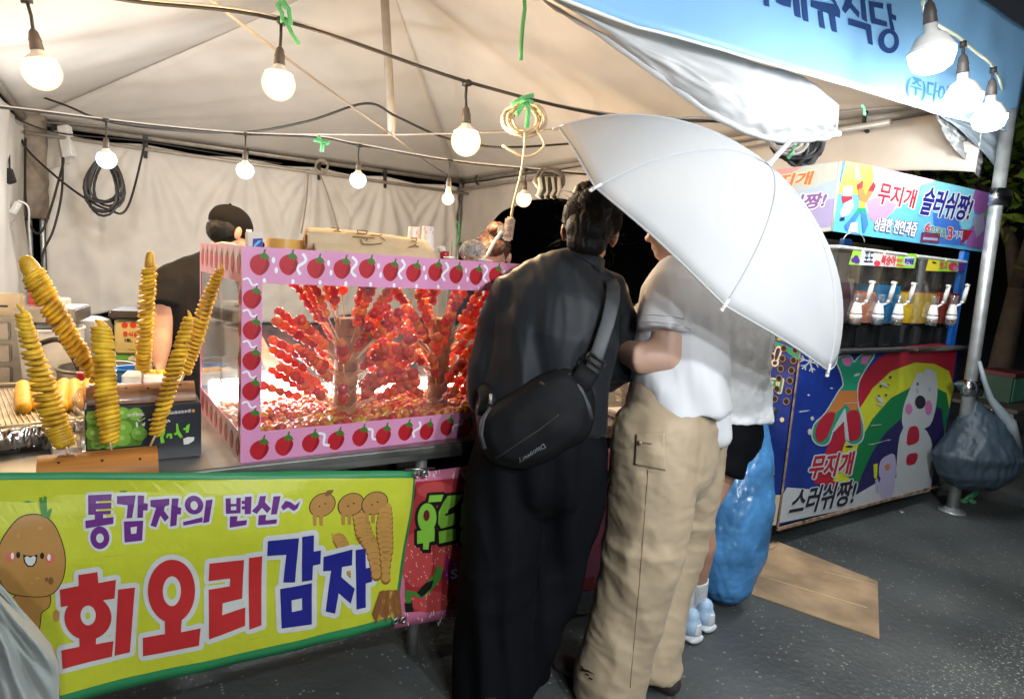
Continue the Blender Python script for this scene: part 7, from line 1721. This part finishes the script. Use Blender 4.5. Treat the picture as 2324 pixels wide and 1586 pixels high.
# posts, back board and fruit labels
def post(x, y0, y1, w_=.075):
    c0, c1 = Fp(x, y1), Fp(x, y0); g = MB(); g.box((c0.x-w_/2, YC+.03, ztop), (c0.x+w_/2, YC+.06, c1.z)); g.build('post', BLUEP, cart)
zs0 = Fp(1885, 525).z
for x in (1894, 2064): 
    xx = Fp(x, 560).x; g = MB(); g.box((xx-.045, YC+.37, ztop+.0003), (xx+.045, YC+.40, zs0+.02)); bevelled(g.build('post', BLUEP, cart), .004)
xx = Fp(2196, 640).x; g = MB(); g.box((xx-.04, YC+.03, ztop+.0003), (xx+.04, YC+.06, zs0)); bevelled(g.build('post', BLUEP, cart), .004)
g = MB(); g.box((XC+.02, YC+.55, ztop+.0003), (XR_-.02, YC+.57, zlid+.06)); g.build('back_board', mat('board_wood', (.36, .24, .15), .6, var=.2, vs=8), cart)
g = MB(); g.box((XC+.02, YC+.52, zlid+.0605), (XR_-.02, YC+.60, zlid+.10)); g.build('board_cap', mat('board_cap', (.30, .17, .09), .6, var=.25, vs=8), cart)
pr = Print(lambda x, y, o: ony(YC+.0195-o, x, y)); FG = ink('label_green', (.30, .60, .05)); FPU = ink('grape_purple', (.10, .03, .25)); FWH = ink('label_white', (.60, .64, .68)); FYE = ink('label_yellow', (.75, .60, .03)); FRD = ink('label_red', (.55, .05, .07))
pr.poly(zt([(645, 235), (745, 235), (720, 420), (590, 412)]), FG, .4); pr.poly(zt([(745, 235), (920, 240), (895, 425), (720, 420)]), FWH, .4); pr.poly(zt([(920, 250), (1185, 275), (1165, 445), (895, 430)]), ink('label_pink', (.72, .55, .50)), .4); pr.poly(zt([(1185, 275), (1420, 285), (1385, 460), (1165, 450)]), FG, .4)
for cx, cy, r_ in ((650, 360, 32), (690, 370, 36), (680, 330, 30)): pr.poly(zt(ellp(cx, cy, r_, r_, 14)), FPU, .8+.01*cx/100)
pr.poly(zt(ellp(935, 400, 40, 36, 16)), FRD, .9); pr.poly(zt([(1170, 340), (1250, 350), (1230, 390), (1170, 380)]), COR, .9); pr.poly(zt([(1170, 400), (1280, 430), (1220, 445), (1165, 430)]), COR, .9)
pr.text('포도', zt([(775, 385), (880, 390), (900, 265), (790, 258)]), CBK, .9, .2); pr.text('복숭아', zt([(975, 415), (1150, 430), (1170, 310), (1000, 295)]), FRD, .9, .5); pr.poly(zt([(1265, 320), (1385, 320), (1370, 430), (1250, 420)]), FWH, .8); pr.text('파인애플', zt([(1262, 410), (1370, 416), (1384, 340), (1272, 336)]), BLUEI, 1.6, .3)
pr.poly(zt([(1560, 335), (1700, 340), (1670, 495), (1520, 488)]), FYE, .4); pr.poly(zt([(1700, 345), (1920, 350), (1915, 500), (1670, 495)]), FG, .4); pr.poly(zt([(1920, 370), (2010, 380), (1985, 495), (1915, 495)]), FPU, .4)
pr.poly(zt(ellp(1855, 440, 60, 54, 18)), FRD, .9); pr.poly(zt(ellp(1880, 460, 32, 32, 14)), CPK, 1.2); pr.poly(zt([(1600, 375), (1640, 382), (1660, 400), (1630, 405), (1605, 400)]), CBK, .9); pr.text('망고', zt([(1690, 470), (1775, 470), (1790, 380), (1700, 375)]), FRD, 1.3, .4)
pr.build('flavour_labels', cart)
# overhead signs
def sign_board(name, label, corners, fn, nrm, base):
    t = thing(name, label, 'sign', base); q = [fn(*c) for c in corners]; b = [p-nrm*.012 for p in q]
    g = MB(); g.hexa([b[3], b[2], q[2], q[3]], [b[0], b[1], q[1], q[0]]); g.build('board', mat('sign_blue', (.12, .45, .75), .3, coat=.3), t); return t
YS_ = YC+.02
fs_ = lambda x, y: ony(YS_, x, y)
sgc = [(1919, 368), (2264, 444), (2228, 572), (1884, 524)]
t = sign_board('slush_sign', 'colourful slush sign over the cart front with a white bear and rainbow glass', sgc, fs_, Vector((0, -1, 0)), fs_(2070, 550))
SPK = ink('sign_pink', (.72, .22, .50)); SPK2 = ink('sign_light_pink', (.75, .40, .66)); SCY = ink('sign_cyan', (.22, .60, .72)); SYE = ink('sign_yellow', (.78, .74, .05)); SBL = ink('sign_deep', (.05, .17, .55)); SPU = ink('sign_purple', (.33, .12, .38)); SGN = ink('sign_green', (.12, .35, .16))
pr = Print(lambda x, y, o: ony(YS_-.0006-o, x, y))
def zg(L): return [((2600+x*.26478)/1.37694, (480+y*.26478)/1.37694) for x, y in L]
pr.poly(zg([(170, 95), (475, 150), (495, 240), (470, 420), (400, 490), (70, 470)]), SYE, .4)
pr.poly(zg([(475, 150), (1240, 320), (1060, 370), (980, 470), (760, 640), (640, 760), (500, 810), (430, 730), (395, 600), (470, 420), (495, 240)]), SPK2, .5)
pr.poly(zg([(410, 560), (560, 500), (760, 600), (720, 690), (620, 770), (500, 812), (430, 740)]), SPK, .8)
pr.poly(zg([(1240, 325), (1690, 425), (1700, 620), (1640, 880), (1540, 900), (1500, 760), (1200, 700), (1030, 480), (1080, 370)]), SCY, .6)
pr.poly(zg([(1190, 700), (1480, 760), (1520, 880), (1400, 960), (1200, 860)]), SBL, .9); pr.poly(zg([(1260, 940), (1500, 900), (1580, 1090), (1250, 1060)]), SBL, .7)
pr.poly(zg([(1690, 425), (1880, 470), (1860, 620), (1800, 740), (1680, 700), (1660, 540)]), SPU, .7); pr.poly(zg([(1880, 470), (1975, 495), (1890, 830), (1780, 720), (1860, 620)]), SGN, .8); pr.poly(zg([(1780, 720), (1890, 830), (1780, 1130), (1580, 1095), (1620, 900)]), SPU, .75); pr.poly(zg([(1500, 890), (1660, 910), (1600, 1010), (1520, 1070)]), CR, 1.0)
pr.poly(zg([(1660, 760), (1790, 700), (1800, 900), (1700, 1000)]), CLV, 1.2)
# bear, glass
for P, m in (([(110, 500), (240, 530), (255, 620), (200, 720), (120, 750), (90, 700), (150, 600)], FWH), ([(130, 390), (240, 385), (240, 470), (190, 530), (130, 500)], FWH), ([(110, 500), (240, 505), (245, 535), (130, 595)], CR), ([(95, 760), (150, 745), (150, 790), (95, 800)], CN)): pr.poly(zg(P), m, 1.4+.1*(m is CR))
for P, m in (([(290, 370), (370, 310), (365, 400), (300, 430)], CR), ([(420, 440), (490, 330), (520, 380), (490, 450)], CR), ([(300, 430), (365, 400), (400, 490), (420, 440), (490, 450), (400, 590), (330, 560)], COR), ([(330, 560), (400, 590), (390, 640), (315, 640)], SYE), ([(315, 640), (390, 640), (410, 720), (340, 690), (250, 730)], CTE), ([(250, 730), (340, 690), (300, 760), (210, 900), (170, 915), (145, 850)], SBL), ([(345, 690), (410, 720), (430, 840), (385, 940), (365, 930), (350, 760)], SBL), ([(225, 820), (305, 810), (300, 930), (190, 920)], FWH), ([(275, 150), (300, 130), (340, 310), (280, 300)], FWH), ([(620, 200), (645, 205), (560, 370), (525, 350)], FWH)): pr.poly(zg(P), m, 1.7)
pr.text('무지개', zg([(520, 590), (960, 650), (1015, 430), (585, 330)]), CR, 3, .6, 3.2, LWH)
pr.text('슬러쉬짱!', zg([(1020, 715), (1600, 800), (1690, 510), (1130, 390)]), BLUEI, 3, .6, 2.8, LWH)
pr.text('상큼한 천연과즙', zg([(490, 905), (980, 985), (1020, 810), (520, 745)]), LWH, 3, .4, 1.5, CN)
pr.text('6', zg([(1090, 910), (1150, 920), (1170, 825), (1115, 815)]), FRD, 3, .5, 1.6, LWH); pr.text('가지맛 중', zg([(1160, 925), (1340, 1010), (1340, 890), (1170, 850)]), CTE, 3, .3, 1.2, LWH); pr.text('3', zg([(1360, 1010), (1420, 1015), (1430, 865), (1370, 865)]), FRD, 3, .5, 1.6, LWH); pr.text('가지', zg([(1430, 1010), (1530, 1020), (1545, 910), (1445, 900)]), FWH, 3, .3, 1.2, SBL)
pr.poly(zg([(1062, 925), (1280, 945), (1262, 1055), (1045, 1040)]), ink('maroon', (.16, .03, .07)), 3.9); pr.poly(zg([(1080, 985), (1250, 1000), (1245, 1030), (1070, 1015)]), CLV, 4.2)
pr.build('sign_artwork', t)
fl_ = lambda x, y: onx(XC+.0, x, y)
sg2 = [(1700, 392), (1906, 367), (1886, 524), (1690, 548)]
t = sign_board('slush_sign', 'faded slush sign on the cart side half hidden behind the umbrella', sg2, fl_, Vector((-1, 0, 0)), fl_(1800, 530))
pr = Print(lambda x, y, o: onx(XC-.0006-o, x, y)); GRY = ink('sign_grey', (.36, .42, .42)); LB = ink('sign_pale_blue', (.28, .40, .68)); SLM = ink('sign_salmon', (.62, .24, .25)); DPL = ink('sign_dusk', (.24, .24, .50))
pr.poly([(1700, 392), (1906, 367), (1886, 524), (1690, 548)], GRY, .2); pr.poly([(1700, 392), (1823, 378), (1790, 398), (1700, 430)], SLM, .5); pr.poly([(1900, 405), (1892, 470), (1850, 480), (1780, 500), (1760, 440), (1830, 430)], LB, .5); pr.poly([(1895, 450), (1886, 515), (1820, 522), (1800, 490), (1850, 460)], DPL, .8)
pr.text('무지개', [(1720, 430), (1838, 419), (1848, 388), (1730, 402)], ink('sign_orange', (.62, .13, .05)), 2, .8, 3, CW2)
pr.text('슬러쉬짱!', [(1700, 492), (1868, 470), (1880, 436), (1712, 452)], ink('sign_violet', (.13, .05, .30)), 2, .8, 3, LWH); pr.text('과즙', [(1800, 520), (1846, 514), (1850, 498), (1806, 502)], DPL, 2, .3, 1.2, LWH)
pr.build('sign_artwork', t)
g = MB(); ed = [fl_(1906, 367), fl_(1886, 524)]; g.tube([ed[0]+Vector((0, -.004, 0)), ed[1]+Vector((0, -.004, 0))], .006, 6); g.build('edge_strip', mat('pale_edge', (.55, .65, .65), .4), t, True)
g = MB(); xw = Fp(1945, 560); 
tcx = thing('wire_handle', 'thin bent wire hook standing on the left slush tank', 'wire', xw); g.tube([xw+Vector((.10*cos(a), .02, .03+.045*sin(a))) for a in np.linspace(0, pi, 12)], .003, 6); g.build('wire', CHROME, tcx, True)

# ================================================================== blue bag, cardboard, refuse bag on the pole
BAG = mat('blue_plastic_film', (.09, .30, .62), .3, var=.3, vs=7, bump=1., bs=16, coat=.15, trans=.25)
b0 = onz(0, 1640, 1370); dB_ = (b0-EYE).dot(FW); S = MB()
S.loft([pt(1640, 1360, dB_+.02), pt(1645, 1290, dB_+.02), pt(1662, 1180, dB_+.03), pt(1675, 1080, dB_+.04), pt(1684, 1000, dB_+.05), pt(1692, 962, dB_+.06)], [.115, .158, .165, .135, .09, .05], [.11, .145, .15, .12, .08, .05], RT, 26, ('r', 'r'))
o = put('plastic_bag', setmat(fuse(S, .010, 2, lambda p, n: .010*nz((p.x*7, p.y*7, p.z*2.5))+.003*(1-3*abs(nz((p.x*22, p.y*22, p.z*8))))+.0025*(1-3*abs(nz((p.x*50, p.y*50, p.z*30))))), BAG)); tag(o, 'tall blue plastic refuse bag standing beside the bare legged customer', 'bag')
mn = min(v.co.z for v in o.data.vertices); o.location.z = -mn+.002
cdq = [onz(.006, *p) for p in ((1695, 1343), (1712, 1262), (1765, 1228), (1992, 1318), (1996, 1448))]
t = thing('cardboard_sheet', 'flattened brown cardboard sheet lying on the asphalt by the blue bag', 'cardboard', onz(0, 1850, 1350))
g = MB(); vs = [p for p in cdq]+[p-Vector((0, 0, .005)) for p in cdq]; n_ = 5; g.add(vs, [tuple(range(n_-1, -1, -1)), tuple(n_+k for k in range(n_))]+[(k, (k+1) % n_, n_+(k+1) % n_, n_+k) for k in range(n_)]); g.build('sheet', CARD, t)
CRS = mat('crease', (.60, .46, .26), .8)
for a_, b_ in (((1712, 1302), (1968, 1378)), ((1870, 1296), (1985, 1326))):
    p, q = onz(.0072, *a_), onz(.0072, *b_); g = MB(); g.tube([p, p.lerp(q, .5), q], .0022, 6); g.build('crease', CRS, t, True)
cd2 = [onz(.012, *p) for p in ((1742, 1236), (1757, 1228), (1762, 1238), (1748, 1246))]
g = MB(); g.hexa([p-Vector((0, 0, .006)) for p in cd2], cd2); g.build('scrap', CARD, t)
RB = mat('dark_refuse_film', (.035, .055, .075), .5, var=.15, vs=5, bump=.2, bs=25)
dr_ = 4.05; S = MB()
S.loft([pt(2218, 1052, dr_), pt(2217, 1036, dr_), pt(2222, 995, dr_), pt(2216, 950, dr_), pt(2208, 910, dr_)], [.255, .272, .205, .115, .03], [.17, .19, .15, .09, .03], RT, 24, ('r', 'f'))
S.loft([pt(2208, 912, dr_), pt(2200, 890, dr_), pt(2192, 862, dr_)], [.028, .05, .085], [.025, .03, .035], RT, 16, ('f', 'f'))
t = thing('refuse_bag', 'dark grey refuse bag tied to the front right tent pole', 'bag', pt(2215, 1080, dr_))
put('bag', setmat(fuse(S, .012, 2, lambda p, n: .010*nz(p, 9)+.005*(1-3*abs(nz((p.x*16, p.y*16, p.z*3))))+.003*(1-3*abs(nz((p.x*40, p.y*40, p.z*9))))), RB), t)
g = MB(); g.tube([pt(2222, 820, dr_-.1), pt(2236, 870, dr_-.1), pt(2248, 905, dr_-.08), pt(2290, 960, dr_-.05), pt(2310, 1020, dr_)], [.012, .014, .02, .04, .03], 10); g.build('tie', mat('grey_film', (.28, .33, .36), .4), t, True)
ribbon('green_ribbon', 'green plastic ribbon tied round the foot of the right tent pole', [[(2150, 1128), (2160, 1140), (2172, 1142)], [(2170, 1142), (2190, 1136), (2210, 1122), (2230, 1108)], [(2185, 1136), (2205, 1150), (2212, 1140), (2200, 1132)]], 4.35, .035)
# ================================================================== dark background at the right
t = thing('broad_tree', 'leafy tree behind the tent pole, lit green at the right edge', 'tree', (7.7, 2.75, 0))
TRK = mat('bark', (.05, .035, .025), .9, var=.3, vs=10, bump=.6, bs=18); LEAF = mat('leaf_green', (.20, .32, .035), .6, var=.5, vs=2., trans=.25)
g = MB(); rs_ = random.Random(5)
def br(p, d, L, r_, k):
    q = p+d*L; g.tube([p, p.lerp(q, .5)+Vector((rs_.uniform(-.05, .05), rs_.uniform(-.05, .05), 0)), q], [r_, r_*.85, r_*.65], 8)
    ends.append(q)
    if k:
        for j in range(3): br(q, (d+Vector((rs_.uniform(-.8, .8), rs_.uniform(-.8, .8), rs_.uniform(0, .5)))).normalized(), L*.7, r_*.6, k-1)
ends = []; br(Vector((7.7, 2.75, 0)), Vector((.03, 0, 1)), 1.5, .13, 3); g.build('trunk', TRK, t, True)
g = MB()
for k in range(5200):
    e = rs_.choice(ends[1:]); p = e+Vector((rs_.gauss(0, .34), rs_.gauss(0, .34), rs_.gauss(0, .28))); s_ = rs_.uniform(.05, .09)
    a = Vector((rs_.uniform(-1, 1), rs_.uniform(-1, 1), rs_.uniform(-.6, .6))).normalized(); b = a.orthogonal().normalized(); b = (b+a.cross(b)*rs_.uniform(-1, 1)).normalized()
    g.add([p-a*s_, p+b*s_*.45, p+a*s_, p-b*s_*.45], [(0, 1, 2, 3)])
g.build('crown', LEAF, t)
t = thing('storage_crate', 'green ribbed plastic basket with a red rim in the dark behind the pole', 'basket', (6.6, 2.75, 0)); cx0 = pt(2272, 905, 5.6)
w_ = .17; h_ = .22; g = MB(); g.box((cx0.x-w_, cx0.y-.12, cx0.z), (cx0.x+w_, cx0.y+.12, cx0.z+h_)); g.build('basket', mat('basket_green', (.012, .06, .04), .6), t)
for k in range(9):
    g = MB(); xx = cx0.x-w_+.02+k*.0375; g.box((xx-.006, cx0.y-.135, cx0.z+.01), (xx+.006, cx0.y-.1205, cx0.z+h_-.01)); g.build('slat', mat('basket_slat', (.02, .11, .07), .6), t)
g = MB(); g.box((cx0.x-w_-.02, cx0.y-.14, cx0.z+h_+.0005), (cx0.x+w_+.02, cx0.y+.14, cx0.z+h_+.035)); g.build('rim', mat('basket_rim', (.10, .012, .015), .6), t)
tb = thing('folding_table', 'dark folding table under the green basket behind the pole', 'table', (cx0.x, cx0.y, 0)); g = MB(); g.box((cx0.x-.5, cx0.y-.3, cx0.z-.03), (cx0.x+.6, cx0.y+.3, cx0.z-.0005)); g.build('top', mat('table_dark', (.06, .05, .04), .6), tb)
for sx in (-.45, .55):
    for sy in (-.25, .25): g = MB(); g.tube([(cx0.x+sx, cx0.y+sy, 0), (cx0.x+sx, cx0.y+sy, cx0.z-.03)], .016, 8); g.build('leg', CHROME, tb, True)
# bottle cap glinting on the road
c = onz(0, 2046, 1163); g = MB(); g.lathe([(.014, .001), (.016, .003), (.015, .009), (.008, .011)], 14, Matrix.Translation(c)); tag(g.build('bottle_cap', CHROME, None, True), 'shiny bottle cap lying on the asphalt before the slush cart', 'bottle cap')
